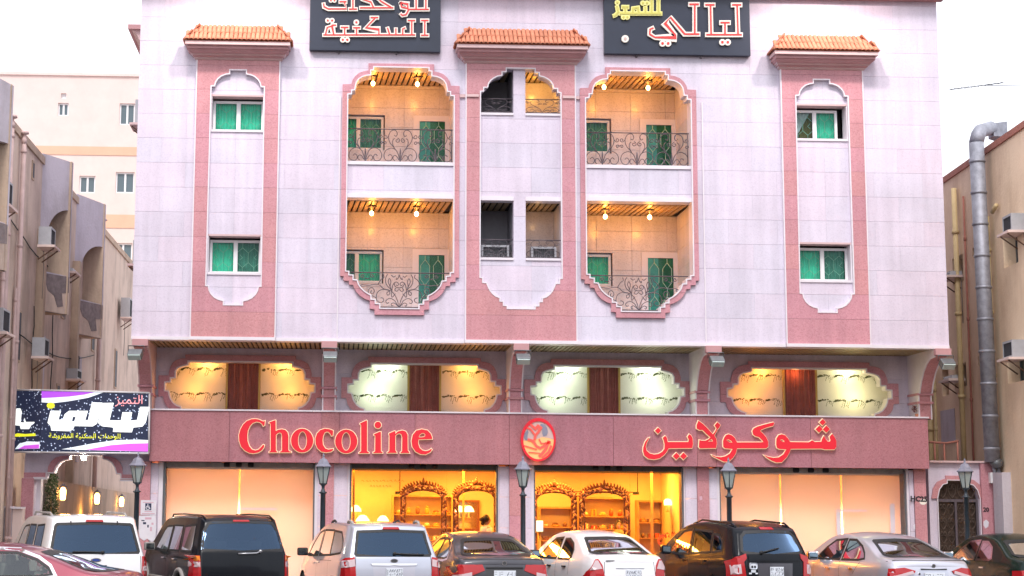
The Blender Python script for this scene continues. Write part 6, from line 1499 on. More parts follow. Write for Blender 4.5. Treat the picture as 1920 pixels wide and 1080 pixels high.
def goods(x0, x1, Y, z, n, lab):
    for k in range(n):
        x = x0+(x1-x0)*(k+.5)/n; w_ = (x1-x0)/n*.32; h_ = random.uniform(.07, .2)
        kind = random.choice(('box', 'jar', 'tray'))
        c_ = random.choice(JC)
        t = thing('sweet_'+kind, f"{c_.name[4:].split('.')[0]} {kind}, {ORD[k]} from left on {lab}", kind, (x, Y, z), 0, 'boxes, jars and trays of sweets on the shop shelves')
        if kind == 'box': MB().bbox(-w_, w_, -.06, .06, 0.001, h_, .006).build('carton', c_, t, local=True); MB().box(-w_*.2, w_*.2, -.062, -.0605, 0.01, h_-.01).build('ribbon', random.choice(JC), t, local=True)
        elif kind == 'jar': MB().lathe([(.04, 0.001), (.06, .03), (.06, h_*.8), (.035, h_*.9)], n=10).build('jar_body', c_, t, local=True); MB().lathe([(.042, h_*.9+.001), (.042, h_+.02), (.01, h_+.035)], n=10).build('lid', 'gold', t, local=True)
        else: MB().lathe([(.10, 0.001), (.13, .05), (.12, .052)], n=12).build('dish', 'gold', t, local=True); MB().sphere((0, 0, .07), .09, 8, 5, (1, 1, .5)).build('sweets', c_, t, local=True)
lab_g = 'sweets set out on the lit shelves of the chocolate shop'
for args in ((735, 850, 928, 5.6, 'wide shelved cabinet behind the first carved arch', 5, 'behind first carved arch'), (1085, 1178, 932, 5.6, 'shelved cabinet seen through the middle carved arch', 5, 'behind fourth carved arch'), (1195, 1245, 938, 4.6, 'narrow cabinet right of the carved arches', 4, 'right of all arches'), (1010, 1075, 950, 5.0, 'low cabinet of glassware behind the third carved arch', 4, 'behind third carved arch')):
    t, x0, x1, z0, z1 = cabinet(*args[:5], shelves=args[5])
    for k in range(args[5]):
        z = z0+.3+(z1-z0-.5)*k/args[5]+.026
        if at(900, 1010, args[3]).z < z+.3: goods(x0+.08, x1-.08, args[3]+.17, z, max(3, int((x1-x0)/.25)), ('top', 'second', 'third', 'fourth', 'lowest')[args[5]-1-k]+' shelf '+args[6])
for (px, w_, Y, lab) in ((1222, 5, 3.4, 'slim reddish post inside the right amber window'), (869, 4, 5.2, 'dark upright beside the wall mirror in the left amber window'), (663, 4, 2.6, 'dark upright at the left edge of the left amber window')):
    a, b_ = at(px-w_/2, 930, Y).x, at(px+w_/2, 930, Y).x; t = thing('interior_post', lab, 'post', ((a+b_)/2, Y, ZG+.1)); MB().box(a, b_, Y, Y+.05, ZG+.101, ZSH+.2).build('shaft', 'shop_wood', t); MB().box(a-.03, b_+.03, Y-.03, Y+.08, ZG+.1, ZG+.2).build('base', 'shop_wood', t)
t = thing('wall_mirror', 'framed mirror on the back wall behind the second carved arch', 'mirror', tuple(at(875, 1000, 6.2)))
a, b_ = at(853, 995, 6.3), at(899, 938, 6.3); fr_ = [(a.x, a.z), (b_.x, a.z), (b_.x, b_.z), (a.x, b_.z)]
MB().prism([(fr_, [offset(fr_, .06)])], 6.28, 6.38).build('frame', 'carved', t); MB().prism([(offset(fr_, .061), [])], 6.33, 6.35).build('mirror_glass', mat('mirror_glass', (.8, .7, .5), .1, metal=.9), t)
t = thing('ceiling_beam', 'dark rail crossing the shop behind the third and fourth arches', 'beam', tuple(at(1130, 925, 4)))
a, b_ = at(1070, 921, 4.2), at(1196, 924, 4.2); MB().box(a.x, b_.x, 4.2, 4.3, b_.z, a.z+.0).build('rail', 'carved', t)
for (px, py, lab) in ((746, 925, 'small camera hanging in the left amber window'), (1192, 926, 'small camera hanging at the end of the dark rail')):
    p = at(px, py, 3.6); t = thing('security_camera', lab, 'camera', tuple(p)); MB().bbox(p.x-.07, p.x+.07, 3.5, 3.65, p.z-.02, p.z+.05, .01).build('camera_body', 'dark', t); MB().tube([(p.x+.05, 3.6, p.z+.04), (p.x+.05, 3.6, ZSH+.249)], .012, 5).build('drop_rod', 'dark', t)
p = at(1012, 995, 2.6); t = thing('lantern_box', 'small pale glowing lantern at the lower left of the right amber window', 'lantern', tuple(p))
MB().bbox(p.x-.08, p.x+.08, 2.55, 2.7, p.z-.02, p.z+.25, .01).build('glow_panel', emit('pale_glow', (.8, 1, .85), .7), t); MB().box(p.x-.10, p.x+.10, 2.53, 2.72, p.z-.05, p.z-.021).build('base', 'gold', t); MB().lathe([(.03, 0), (.03, p.z-.05-ZG-.101)], c=(p.x, 2.62, ZG+.101), n=8).build('stand', 'gold', t)
t = thing('flower_pot', 'red flowering pot plant at the lower right of the right amber window', 'plant', (at(1262, 1020, 2.3).x, 2.3, ZG+.1))
MB().lathe([(.12, 0), (.17, .3), (.18, .32)], c=(0, 0, 0), n=12).build('pot', 'tile', t, local=True)
mb = MB(); zc_ = at(1262, 1015, 2.3).z-ZG-.1
MB().tube([(0, 0, .3), (.02, 0, zc_-.1)], .02, 5).build('stem', 'leaf', t, local=True)
for k in range(240):
    u = Vector((random.gauss(0, 1), random.gauss(0, .6), random.gauss(0, .7))).normalized(); q_ = Vector((u.x*.38, u.y*.2, zc_+u.z*.22))*1.0; s = random.uniform(.02, .04); v = u.orthogonal().normalized()
    mb.add([q_-u*s, q_+v*s*.6, q_+u*s, q_-v*s*.6], [(0, 1, 2, 3)])
mb.build('blossoms', mat('red_blossom', (.5, .07, .04), .6, noise=.4), t, kind='stuff', local=True)
for kk, (y, w, px) in enumerate(((903, 60, 725), (911, 30, 718))):
    pass
# lettering printed on the glass of the left amber window
t = thing('window_lettering', 'faint curly lettering printed high on the left amber shop window', 'lettering', tuple(at(722, 905, YG-.01)))
M['glass_ink'] = mat('glass_ink', (.35, .22, .08), .6)
for (y0_, xs_, xe_) in ((902, 678, 755), (912, 694, 732)):
    x = xs_
    while x < xe_:
        w_ = random.uniform(3, 7); pts = [(x, y0_+random.uniform(-1, 1)), (x+w_*.4, y0_-random.uniform(.5, 3)), (x+w_*.8, y0_+1)]
        MB().prism([([xz(a, b_, YG-.012) for a, b_ in stroke2(pts, .45)], [])], YG-.0135, YG-.012).build('letter_stroke', 'glass_ink', t); x += w_+random.uniform(1, 3)
# ================================================================== CARS
def paint(name, col, metal=0.0, rough=0.3, coat=1.0, dust=.16, spec=.5):
    m, nt, b = nodes(name); b.inputs['Base Color'].default_value = (*col, 1); b.inputs['Metallic'].default_value = metal; b.inputs['Roughness'].default_value = rough
    b.inputs['Coat Weight'].default_value = coat; b.inputs['Coat Roughness'].default_value = 0.03
    N, L = nt.nodes, nt.links; tc = N.new('ShaderNodeTexCoord'); n = N.new('ShaderNodeTexNoise'); n.inputs['Scale'].default_value = 3; n.inputs['Detail'].default_value = 7; L.new(tc.outputs['Object'], n.inputs['Vector'])
    # road dust: a little duller and greyer in drifting patches
    mr = N.new('ShaderNodeMapRange'); mr.inputs[1].default_value = .42; mr.inputs[2].default_value = .8; mr.inputs[3].default_value = 0; mr.inputs[4].default_value = dust; b.inputs['Specular IOR Level'].default_value = spec; L.new(n.outputs[0], mr.inputs[0])
    mx_ = N.new('ShaderNodeMix'); mx_.data_type = 'RGBA'; mx_.inputs[6].default_value = (*col, 1); mx_.inputs[7].default_value = (.35, .31, .28, 1); L.new(mr.outputs[0], mx_.inputs[0]); L.new(mx_.outputs[2], b.inputs['Base Color'])
    r2 = N.new('ShaderNodeMath'); r2.operation = 'ADD'; r2.inputs[1].default_value = rough; L.new(mr.outputs[0], r2.inputs[0]); L.new(r2.outputs[0], b.inputs['Roughness'])
    return m
M['rubber'] = mat('black_rubber', (.015, .015, .017), .6)
M['tyre'] = mat('tyre', (.02, .02, .022), .85, bump=.3)
M['rim'] = mat('alloy_rim', (.45, .45, .47), .3, metal=.8)
M['chrome'] = mat('chrome', (.75, .75, .78), .12, metal=1.0)
M['tail_red'] = mat('tail_lens_red', (.40, .008, .012), .2, coat=.3)
M['tail_white'] = mat('tail_lens_clear', (.55, .42, .44), .2, coat=.3)
M['tail_amber'] = mat('tail_lens_amber', (.8, .25, .03), .12, coat=1)
M['seat'] = mat('seat_fabric', (.20, .18, .16), .8, noise=.15)
M['seat_dark'] = mat('dark_seat', (.05, .05, .055), .8, noise=.15)
M['cabin'] = mat('cabin_plastic', (.05, .05, .055), .7)
M['plate'] = mat('plate_white', (.70, .74, .80), .4)
M['mirror_g'] = mat('mirror_face', (.16, .20, .23), .1, metal=1)
GL = dict(clear=glass('car_glass', (.62, .70, .66), (.85, .93, 1), .03, ior=1.5), tint=glass('tinted_car_glass', (.15, .19, .23), (.27, .42, .66), .13, ior=1.4), mid=glass('half_tinted_car_glass', (.32, .38, .36), (.8, .9, 1.0), .04, ior=1.5))
def lin(tab, x):
    if x <= tab[0][0]: return tab[0][1]
    for (a, b_), (c, d_) in zip(tab, tab[1:]):
        if x <= c: return b_+(d_-b_)*(x-a)/(c-a)
    return tab[-1][1]
def sm(t): t = max(0, min(1, t)); return t*t*(3-2*t)
def car(name, label, sp, px, Y, rz, scale=1.0, grp='cars parked in the row before the shops'):
    """sp: L, W, H, wr (roof half width), top [(x, z)] from tail to nose, belt [(x, z)], rear [(z, x)], front [(z, x)];
    px is where the middle of the tail stands in the photograph, Y its distance"""
    L_, W_, H_ = sp['L'], sp['W']/2, sp['H']; wr = sp['wr']; wb = W_-.045
    top, belt = sp['top'], sp['belt']
    xs_ = sorted(set([0, .06, .18, .4]+[a for a, b_ in top]+[L_-.5, L_-.2, L_-.06, L_])); xs_ = [x for i, x in enumerate(xs_) if i == 0 or x-xs_[i-1] > .045]
    out = []
    for a, b_ in zip(xs_, xs_[1:]):
        out.append(a)
        if b_-a > .55: out.append((a+b_)/2)
    xs_ = out+[xs_[-1]]
    rows_n = 10; cf = [-1, -.9, -.5, 0, .5, .9, 1]
    def rowz(x):
        zt = lin(top, x); zb_ = min(lin(belt, x), zt-.07); z0 = sp.get('zb', .24)
        return [z0, z0+.06, z0+.22, (z0+.22)*.4+(zb_-.12)*.6, zb_-.10, zb_-.01, zb_+.02, (zb_+zt)/2+.01, zt-.06, zt]
    def yedge(x, z):
        zb_ = min(lin(belt, x), lin(top, x)-.07); base = W_
        if z < .45: base = W_-.05*(.45-z)/.3
        if z > zb_: base = wb-(wb-wr)*min(1, (z-zb_)/max(.05, H_-zb_))
        elif z > zb_-.12: base = W_-(W_-wb)*(z-zb_+.12)/.12
        pl = lin(sp.get('plan', [(0, .90), (.12, .955), (.4, .99), (.9, 1), (L_-1.1, 1), (L_-.5, .94), (L_-.15, .82), (L_, .66)]), x)
        return base*pl
    def P(x, f, z, zt):
        y = yedge(x, z)*f
        crown = sp.get('crown', .035)*(1-f*f) if z >= zt-1e-6 else 0
        X = x+lin(sp['rear'], z)*max(0, 1-x/1.1)**1.0-lin(sp['front'], z)*max(0, 1-(L_-x)/.8)
        X -= sp.get('bow', .05)*(1-f*f)*max(0, 1-x/.25); X += .16*(1-f*f)*max(0, 1-(L_-x)/.5)
        return (X, y, z+crown)
    bm = bmesh.new(); V = {}
    nx_, nr_ = len(xs_), rows_n
    for i, x in enumerate(xs_):
        rz_ = rowz(x); zt = rz_[-1]
        for j, z in enumerate(rz_):
            for k, f in enumerate(cf):
                if i in (0, nx_-1) or j in (0, nr_-1) or k in (0, 6): V[i, j, k] = bm.verts.new(P(x, f, z, zt))
    def q4(a, b_, c, d_):
        try: bm.faces.new([V[a], V[b_], V[c], V[d_]])
        except (ValueError, KeyError): pass
    for i in range(nx_-1):
        for k in range(6):
            q4((i, 0, k), (i+1, 0, k), (i+1, 0, k+1), (i, 0, k+1)); q4((i, nr_-1, k), (i, nr_-1, k+1), (i+1, nr_-1, k+1), (i+1, nr_-1, k))
        for j in range(nr_-1):
            q4((i, j, 0), (i, j+1, 0), (i+1, j+1, 0), (i+1, j, 0)); q4((i, j, 6), (i+1, j, 6), (i+1, j+1, 6), (i, j+1, 6))
    for k in range(6):
        for j in range(nr_-1):
            q4((0, j, k), (0, j, k+1), (0, j+1, k+1), (0, j+1, k)); q4((nx_-1, j, k), (nx_-1, j+1, k), (nx_-1, j+1, k+1), (nx_-1, j, k+1))
    cl = bm.edges.layers.float.new('crease_edge')
    for (i, j, k), v in V.items():
        for j2, cz in ((5, .45), (6, .35)):
            if j == j2 and k in (0, 6) and (i+1, j, k) in V:
                e = bm.edges.get((v, V[i+1, j, k]))
                if e: e[cl] = cz
    me = bpy.data.meshes.new('tmp'); bm.to_mesh(me); bm.free()
    o = bpy.data.objects.new('tmp', me); COL.objects.link(o); md = o.modifiers.new('s', 'SUBSURF'); md.levels = 3; md.render_levels = 3
    bpy.context.view_layer.update(); dg = bpy.context.evaluated_depsgraph_get(); me2 = bpy.data.meshes.new_from_object(o.evaluated_get(dg)); bpy.data.objects.remove(o)
    bm = bmesh.new(); bm.from_mesh(me2); bm.faces.ensure_lookup_table(); bmesh.ops.recalc_face_normals(bm, faces=bm.faces[:])
    tree = BVHTree.FromBMesh(bm)
    root = at(px, 1040, Y); 
    T = thing(name, label, sp.get('cat', 'car'), (root.x, Y, 0), rz, grp); T.scale = scale if hasattr(scale, '__len__') else (scale,)*3
    # geometry is written with +x towards the nose; the empty turns it to face the shop
    def loc(v): return Vector((v[0], v[1], v[2]))
    def cast(o_, d_):
        h = tree.ray_cast(Vector(o_), Vector(d_)); return h[0], h[1]
    def project(pts, mode, off, holes=()):
        "drape a flat outline over the body; mode 'L','R' use (x, z); 'B','F' use (y, z); 'T' uses (x, y)"
        dense = []
        for i, p in enumerate(pts):
            q = pts[(i+1) % len(pts)]; n = max(1, int((Vector(p)-Vector(q)).length/.05))
            dense += [tuple(Vector(p).lerp(Vector(q), k/n)) for k in range(n)]
        dh = []
        for h in holes:
            dd = []
            for i, p in enumerate(h):
                q = h[(i+1) % len(h)]; n = max(1, int((Vector(p)-Vector(q)).length/.05)); dd += [tuple(Vector(p).lerp(Vector(q), k/n)) for k in range(n)]
            dh.append(dd)
        a0, a1 = min(p[0] for p in pts), max(p[0] for p in pts); b0, b1 = min(p[1] for p in pts), max(p[1] for p in pts)
        ex = [(a, b_) for a in arange(a0+.04, a1, .07) for b_ in arange(b0+.04, b1, .07) if inpoly((a, b_), dense) and not any(inpoly((a, b_), h) for h in dh)]
        V2, T2 = tri([(dense, dh)], ex); pos, nn = [], []
        for a, b_ in V2:
            for s in (1, .985, .95, .9):
                am_, bm_ = ((a-(a0+a1)/2)*s+(a0+a1)/2, (b_-(b0+b1)/2)*s+(b0+b1)/2)
                o_, d_ = {'L': ((am_, 3, bm_), (0, -1, 0)), 'R': ((am_, -3, bm_), (0, 1, 0)), 'B': ((-3, am_, bm_), (1, 0, 0)), 'F': ((L_+3, am_, bm_), (-1, 0, 0)), 'T': ((am_, bm_, 3), (0, 0, -1))}[mode]
                h, n_ = cast(o_, d_)
                if h is not None: break
            if h is None: h, n_ = Vector(o_)+Vector(d_)*3, -Vector(d_)
            pos.append(h+n_*off); nn.append(n_)
        return pos, nn, T2
    def drape(nm, m_, pts, mode, off, parent=T, thick=0.0, holes=()):
        pos, nn, T2 = project(pts, mode, off, holes)
        mb = MB()
        if thick:
            n = len(pos); fs = list(T2)+[(t[0]+n, t[2]+n, t[1]+n) for t in T2]; E = {(t[i], t[(i+1) % 3]) for t in T2 for i in range(3)}
            fs += [(b_, a, a+n, b_+n) for a, b_ in E if (b_, a) not in E]
            mb.add(pos+[p-q*thick for p, q in zip(pos, nn)], fs, False)
        else: mb.add(pos, T2, True)
        me = bpy.data.meshes.new(nm); me.from_pydata([tuple(v) for v in mb.v], [], mb.f); me.materials.append(M[m_] if isinstance(m_, str) else m_)
        if not thick: me.polygons.foreach_set('use_smooth', [True]*len(me.polygons))
        return link(nm, me, parent, True)
    # ---- windows cut out of the body, glazed with a black border
    wins = []
    for w in sp['side']:
        for md_ in ('L', 'R'): wins.append((w[0], md_, w[1] if len(w) > 1 else 'clear'))
    rw_ = sp['rearwin']; full = rw_+[(-a, b_) for a, b_ in reversed(rw_)]; full = [p for i, p in enumerate(full) if i == 0 or (Vector(p)-Vector(full[i-1])).length > .005]
    wins.append((full, 'B', sp.get('rearglass', 'clear')))
    ws = sp['windscreen']; fullf = ws+[(-a, b_) for a, b_ in reversed(ws)]; wins.append((fullf, 'F', 'clear'))
    kill = []
    tests = [(offset(w, .025), m_) for w, m_, g_ in wins]
    wheels = sp['wheels']; rw0 = sp.get('rw', .33)
    for f in bm.faces:
        c = f.calc_center_median(); n_ = f.normal
        for w, m_ in tests:
            if (m_ == 'L' and c.y > .3 and n_.y > .25 and inpoly((c.x, c.z), w)) or (m_ == 'R' and c.y < -.3 and n_.y < -.25 and inpoly((c.x, c.z), w)) or (m_ == 'B' and n_.x < -.12 and c.x < L_*.45 and inpoly((c.y, c.z), w)) or (m_ == 'F' and n_.x > .12 and c.x > L_*.45 and c.z > lin(belt, L_-1.5)-.1 and inpoly((c.y, c.z), w)): kill.append(f); break
        else:
            if abs(c.y) > W_-.28 and abs(n_.y) > .3:
                for wx in wheels:
                    if (c.x-wx)**2+(c.z-rw0)**2 < (rw0+.055)**2: kill.append(f); break
    bmesh.ops.delete(bm, geom=kill, context='FACES')
    me3 = bpy.data.meshes.new('body'); bm.to_mesh(me3); bm.free(); me3.materials.clear(); me3.materials.append(sp['paint']); me3.polygons.foreach_set('use_smooth', [True]*len(me3.polygons))
    body = link('body', me3, T, True)
    names_ = {'L': 'side_window', 'R': 'side_window', 'B': 'rear_window', 'F': 'windscreen'}
    for w, m_, g_ in wins:
        rg = drape('window_seal', sp.get('seal', 'rubber') if m_ in 'LR' else 'rubber', offset(w, -.018), m_, .004, T, 0, holes=[offset(w, .022 if m_ in 'LR' else .035)])
        rg.name = 'window_seal'
        drape(names_[m_], GL[g_], w, m_, .001, T)
    for w, m_ in sp.get('trimrings', []):
        for md_ in ('L', 'R'): drape('window_trim', m_, offset(w, -.06), md_, .006, T, 0, holes=[offset(w, -.016)])
    # ---- lamps, seams, handles, plates
    for nm, m_, pts, mode, off in sp.get('patches', []):
        md_ = (mode,) if mode in 'LRBFT' else {'S': ('L', 'R'), 'b': ('B', 'B-')}[mode]
        for q in md_:
            P2 = pts if q != 'B-' else [(-a, b_) for a, b_ in pts]
            if area(P2) < 0: P2 = P2[::-1]
            drape(nm, m_, P2, q[0], off, T, off+.004 if off > .005 else 0)
    for pts in sp.get('seams', []):
        for md_ in ('L', 'R'): drape('door_seam', 'rubber', stroke2(pts, .005), md_, .0015, T)
    for pts in sp.get('rearseams', []): drape('tailgate_seam', 'rubber', stroke2(pts, .005), 'B', .0015, T)
    for x, z, m_ in sp.get('handles', []):
        for s in (1, -1):
            h, n_ = cast((x, 3*s, z), (0, -s, 0)); 
            if h: MB().bbox(x-.09, x+.09, min(h.y, h.y+s*.035), max(h.y, h.y+s*.035), z-.014, z+.016, .008).build('door_handle', m_, T, local=True)
    mx0, mz0 = sp['mirror']
    for s in (1, -1):
        h, n_ = cast((mx0, 3*s, mz0-.06), (0, -s, 0)); y0 = h.y if h else W_*s
        ms = MB().bbox(mx0-.03, mx0+.11, min(y0+s*.06, y0+s*.28), max(y0+s*.06, y0+s*.28), mz0-.075, mz0+.09, .035).build('wing_mirror', sp.get('mirrorm', sp['paint']), T, local=True)
        MB().box(mx0-.034, mx0-.031, min(y0+s*.085, y0+s*.255), max(y0+s*.085, y0+s*.255), mz0-.05, mz0+.065).build('mirror_glass', 'mirror_g', ms, local=True)
        MB().box(mx0+.0, mx0+.06, min(y0-s*.02, y0+s*.08), max(y0-s*.02, y0+s*.08), mz0-.06, mz0-.02).build('mirror_arm', 'rubber', ms, local=True)
    for wx in wheels:
        for s in (1, -1):
            ty = MB().lathe([(rw0*.62, -.1), (rw0*.9, -.11), (rw0, -.08), (rw0, .08), (rw0*.9, .11), (rw0*.62, .1)], c=(wx, s*(W_-.125), rw0), n=28, axis='y').build('tyre', 'tyre', T, local=True)
            rm = MB().lathe([(rw0*.6, -.06), (rw0*.64, .085), (rw0*.58, .095), (rw0*.55, .03), (rw0*.2, .02), (rw0*.1, .05), (.01, .055)] if s > 0 else [(rw0*.6, .06), (rw0*.64, -.085), (rw0*.58, -.095), (rw0*.55, -.03), (rw0*.2, -.02), (rw0*.1, -.05), (.01, -.055)], c=(wx, s*(W_-.125), rw0), n=28, axis='y')
            for k in range(5):
                a = k*2*PI/5; c_, s2 = math.cos(a), math.sin(a); rm.tube([(wx+c_*rw0*.1, s*(W_-.075), rw0+s2*rw0*.1), (wx+c_*rw0*.58, s*(W_-.05), rw0+s2*rw0*.58)], .035, 5)
            rm.build('rim', 'rim', ty, local=True)
            MB().lathe([(rw0+.10, 0), (rw0+.10, .3)], c=(wx, (W_-.34) if s > 0 else -(W_-.04), rw0), n=24, axis='y').build('wheel_housing', 'cabin', T, local=True) if False else None
            n = 20; ar = [(wx+(rw0+.06)*math.cos(PI*(k/n)*1.1-.16), s*(W_-.02), rw0+(rw0+.06)*math.sin(PI*(k/n)*1.1-.16)) for k in range(n+1)]
            hs = MB(); inner = [(x, s*(W_-.34), z) for x, y, z in ar]; hs.add(ar+inner, [(k, k+1, n+2+k, n+1+k) for k in range(n)], True)
            hs.build('wheel_arch_liner', 'cabin', T, local=True)
            if sp.get('flare'):
                MB().tube([(x, s*(W_-.005), z) for x, y, z in ar], .055, 6).build('fender_flare', sp['flare'], T, local=True)
    # ---- cabin
    zb_ = lin(belt, L_*.5); xr = sp['cab'][0]; xf_ = sp['cab'][1]
    MB().box(xr, xf_, -W_+.17, W_-.17, .34, .5).box(xf_-.35, xf_+.25, -W_+.2, W_-.2, .5, zb_-.04).build('cabin_floor', 'cabin', T, local=True)
    if sp.get('shelf'): MB().box(sp['shelf'][0], sp['shelf'][1], -W_+.22, W_-.22, .5, sp['shelf'][2]).build('parcel_shelf', 'cabin', T, local=True)
    for x in (.0, .0):
        pass
    for s in (1, -1):
        sm_ = sp.get('seatm', 'seat_dark'); x = sp['seats'][0]
        st = MB().bbox(x, x+.5, s*.37-.24, s*.37+.24, .5, .68, .05).build('seat', sm_, T, local=True)
        bk = MB().bbox(-.07, .07, s*.37-.24, s*.37+.24, 0, .60, .05).build('seat_back', sm_, st, local=True, loc=(x, 0, .62)); bk.rotation_euler = (0, -.25, 0)
        hr = MB().bbox(x-.26, x-.15, s*.37-.13, s*.37+.13, min(1.27, H_-.32), min(1.27, H_-.32)+.17, .045).build('headrest', sm_, st, local=True)
    for x in sp['seats'][1:]:
        st = MB().bbox(x, x+.45, -.6, .6, .5, .68, .05).build('rear_seat', sp.get('seatm', 'seat_dark'), T, local=True)
        MB().bbox(x-.17, x, -.6, .6, .5, zb_+.12, .05).build('seat_back', sp.get('seatm', 'seat_dark'), st, local=True)
        for s in (1, -1): MB().bbox(x-.2, x-.09, s*.36-.12, s*.36+.12, zb_+.125, zb_+.27, .04).build('headrest', sp.get('seatm', 'seat_dark'), st, local=True)
    c = (sp['seats'][0]+.72, .37, zb_-.02)
    MB().tube([(c[0]-.05*math.sin(a), c[1]+.19*math.cos(a), c[2]+.17*math.sin(a)) for a in [2*PI*k/18 for k in range(18)]], .014, 6, True).build('steering_wheel', 'cabin', T, local=True)
    if sp.get('plate'):
        yy, zz, pw, ph = sp['plate']; h, n_ = cast((-3, yy, zz), (1, 0, 0)); x = (h.x if h else 0)-.015
        pl = MB().bbox(x-.008, x+.012, yy-pw/2, yy+pw/2, zz-ph/2, zz+ph/2, .004).build('number_plate', 'plate', T, local=True)
        rr = random.Random(hash(name+label) % 1000 if False else len(label)); mb = MB()
        rowsP = 2 if ph > .13 else 1
        for r in range(rowsP):
            n = 7
            for k in range(n):
                if k == 3 and rowsP == 1: continue
                ya = yy+pw*(-.42+.84*k/(n-1)); za = zz+(ph*(.22-.44*r) if rowsP == 2 else 0); hh, ww = ph*(.16 if rowsP == 2 else .3), pw*.045
                for _ in range(3):
                    a = rr.choice(((-1, -1, 1, -1), (-1, 0, 1, 0), (-1, 1, 1, 1), (-1, -1, -1, 1), (1, -1, 1, 1), (-1, 1, 1, -1)))
                    mb.tube([(x-.009, ya+a[0]*ww, za+a[1]*hh), (x-.009, ya+a[2]*ww, za+a[3]*hh)], .004, 3)
        mb.build('plate_text', 'ink', pl, local=True)
    for nm, m_, kind, args in sp.get('extra', []):
        mb = MB()
        if kind == 'wiper':
            PP = [((cast((-3, y, z), (1, 0, 0))[0] or Vector((0, y, z)))+Vector((-.028, 0, 0))) for y, z in args]; mb.tube(PP, .017, 5); mb.lathe([(.035, -.01), (.035, .03)], c=tuple(PP[-1]), n=10, axis='x')
        if kind == 'tube': mb.tube(*args)
        elif kind == 'tube2': mb.tube(*args); mb.tube([(a[0], -a[1], a[2]) for a in args[0]], *args[1:])
        elif kind == 'bbox': mb.bbox(*args)
        if kind == 'rail':
            for s in (1, -1): MB().tube([(a[0], s*a[1], a[2]) for a in args[0]], *args[1:]).build(nm, m_, T, local=True)
        elif kind == 'badge':
            y, z, rx, ry = args; h, n_ = cast((-3, y, z), (1, 0, 0)); x = h.x if h else 0
            MB().prism([(ell(y, z, rx, ry, 20), [])], x-.012, x+.01, fn=lambda a, b_, d_: (d_, a, b_)).build(nm, m_, T, local=True)
            MB().prism([(ell(y, z, rx*.72, ry*.66, 18), [])], x-.015, x-.0125, fn=lambda a, b_, d_: (d_, a, b_)).build(nm+'_centre', 'emblem_blue' if 'blue' in nm else 'cabin', T, local=True)
        else: mb.build(nm, m_, T, local=True)
    return T
M['emblem_blue'] = mat('emblem_blue', (.03, .06, .3), .3, coat=1)
def heading(deg): return PI/2+R(deg)      # nose towards the shop, turned left by deg

WH = paint('white_paint', (.78, .78, .80)); SIL = paint('silver_paint', (.50, .53, .62), .5, .32, 1.0, .08); BLK = paint('black_paint', (.005, .007, .011), .0, .22, .15, .008, .15)
GRY = paint('grey_brown_paint', (.062, .062, .075), .2, .3, .5, .04, .3); SIL2 = paint('pale_silver_paint', (.55, .56, .64), .5, .32, 1.0, .08); MAR = paint('maroon_paint', (.24, .03, .06), .3, .3, .7, .05, .4); GRN = paint('dark_green_paint', (.003, .016, .013), .0, .22, .25, .008, .18)
GYC = mat('two_tone_grey', (.34, .32, .31), .45)

SUV1 = dict(L=5.2, W=2.0, H=1.96, wr=.80, zb=.3, rw=.39, wheels=(1.15, 4.15), paint=WH, cat='car', rearglass='tint', bow=.07,
    top=[(0, 1.90), (.10, 1.93), (.5, 1.96), (2.0, 1.97), (2.9, 1.93), (3.25, 1.84), (3.95, 1.27), (4.3, 1.20), (4.9, 1.13), (5.2, 1.0)], belt=[(0, 1.20), (3.9, 1.13), (5.2, .95)],
    rear=[(.3, .02), (.6, 0), (.75, .0), (1.2, .07), (1.9, .34)], front=[(.3, .05), (.6, 0), (1.1, .1)],
    side=[([(.42, 1.24), (1.25, 1.24), (1.36, 1.76), (.62, 1.79)], 'tint'), ([(1.42, 1.23), (2.22, 1.22), (2.22, 1.77), (1.52, 1.77)], 'tint'), ([(2.34, 1.21), (3.42, 1.20), (3.0, 1.66), (2.82, 1.73), (2.34, 1.76)], 'mid')],
    rearwin=[(0, 1.22), (.78, 1.235), (.80, 1.27), (.70, 1.78), (.66, 1.81), (0, 1.83)], windscreen=[(0, 1.30), (.74, 1.26), (.66, 1.74), (0, 1.80)],
    patches=[('tail_lamp', 'tail_red', [(.84, .70), (.985, .72), (.965, 1.16), (.85, 1.17)], 'b', .02), ('tail_lamp_lens', 'tail_white', [(.85, .88), (.98, .89), (.975, .98), (.855, .97)], 'b', .026),
             ('high_brake_light', 'tail_red', [(-.16, 1.845), (.16, 1.845), (.15, 1.885), (-.15, 1.885)], 'B', .02), ('tailgate_handle', 'rubber', [(-.2, 1.0), (.2, 1.0), (.17, .955), (-.17, .955)], 'B', .01), ('rear_bumper', 'plate', [(-.97, .36), (.97, .36), (.98, .56), (-.98, .56)], 'B', .05)],
    seams=[[(1.38, .5), (1.38, 1.22)], [(2.28, .45), (2.28, 1.22)], [(3.5, .5), (3.48, 1.15)]], rearseams=[[(-.84, .6), (-.82, 1.18)], [(.84, .6), (.82, 1.18)]],
    handles=[(1.6, 1.08, 'rubber'), (2.5, 1.07, 'rubber')], mirror=(3.25, 1.27), mirrorm='rubber', cab=(.3, 3.6), seats=(2.3, 1.35, .55), plate=(0, .80, .33, .17),
    extra=[('blue_badge', 'chrome', 'badge', (.0, 1.10, .095, .04)), ('rear_wiper', 'rubber', 'wiper', [(.42, 1.26), (.2, 1.262), (-.02, 1.255), (-.12, 1.25)]), ('roof_rail', GYC, 'rail', ([(.75, .68, 1.965), (.95, .69, 2.02), (2.6, .69, 2.03), (2.85, .68, 1.95)], .022, 6)), ('hinge', 'rubber', 'tube2', ([(.30, .42, 1.86), (.27, .42, 1.79)], .025, 6))])
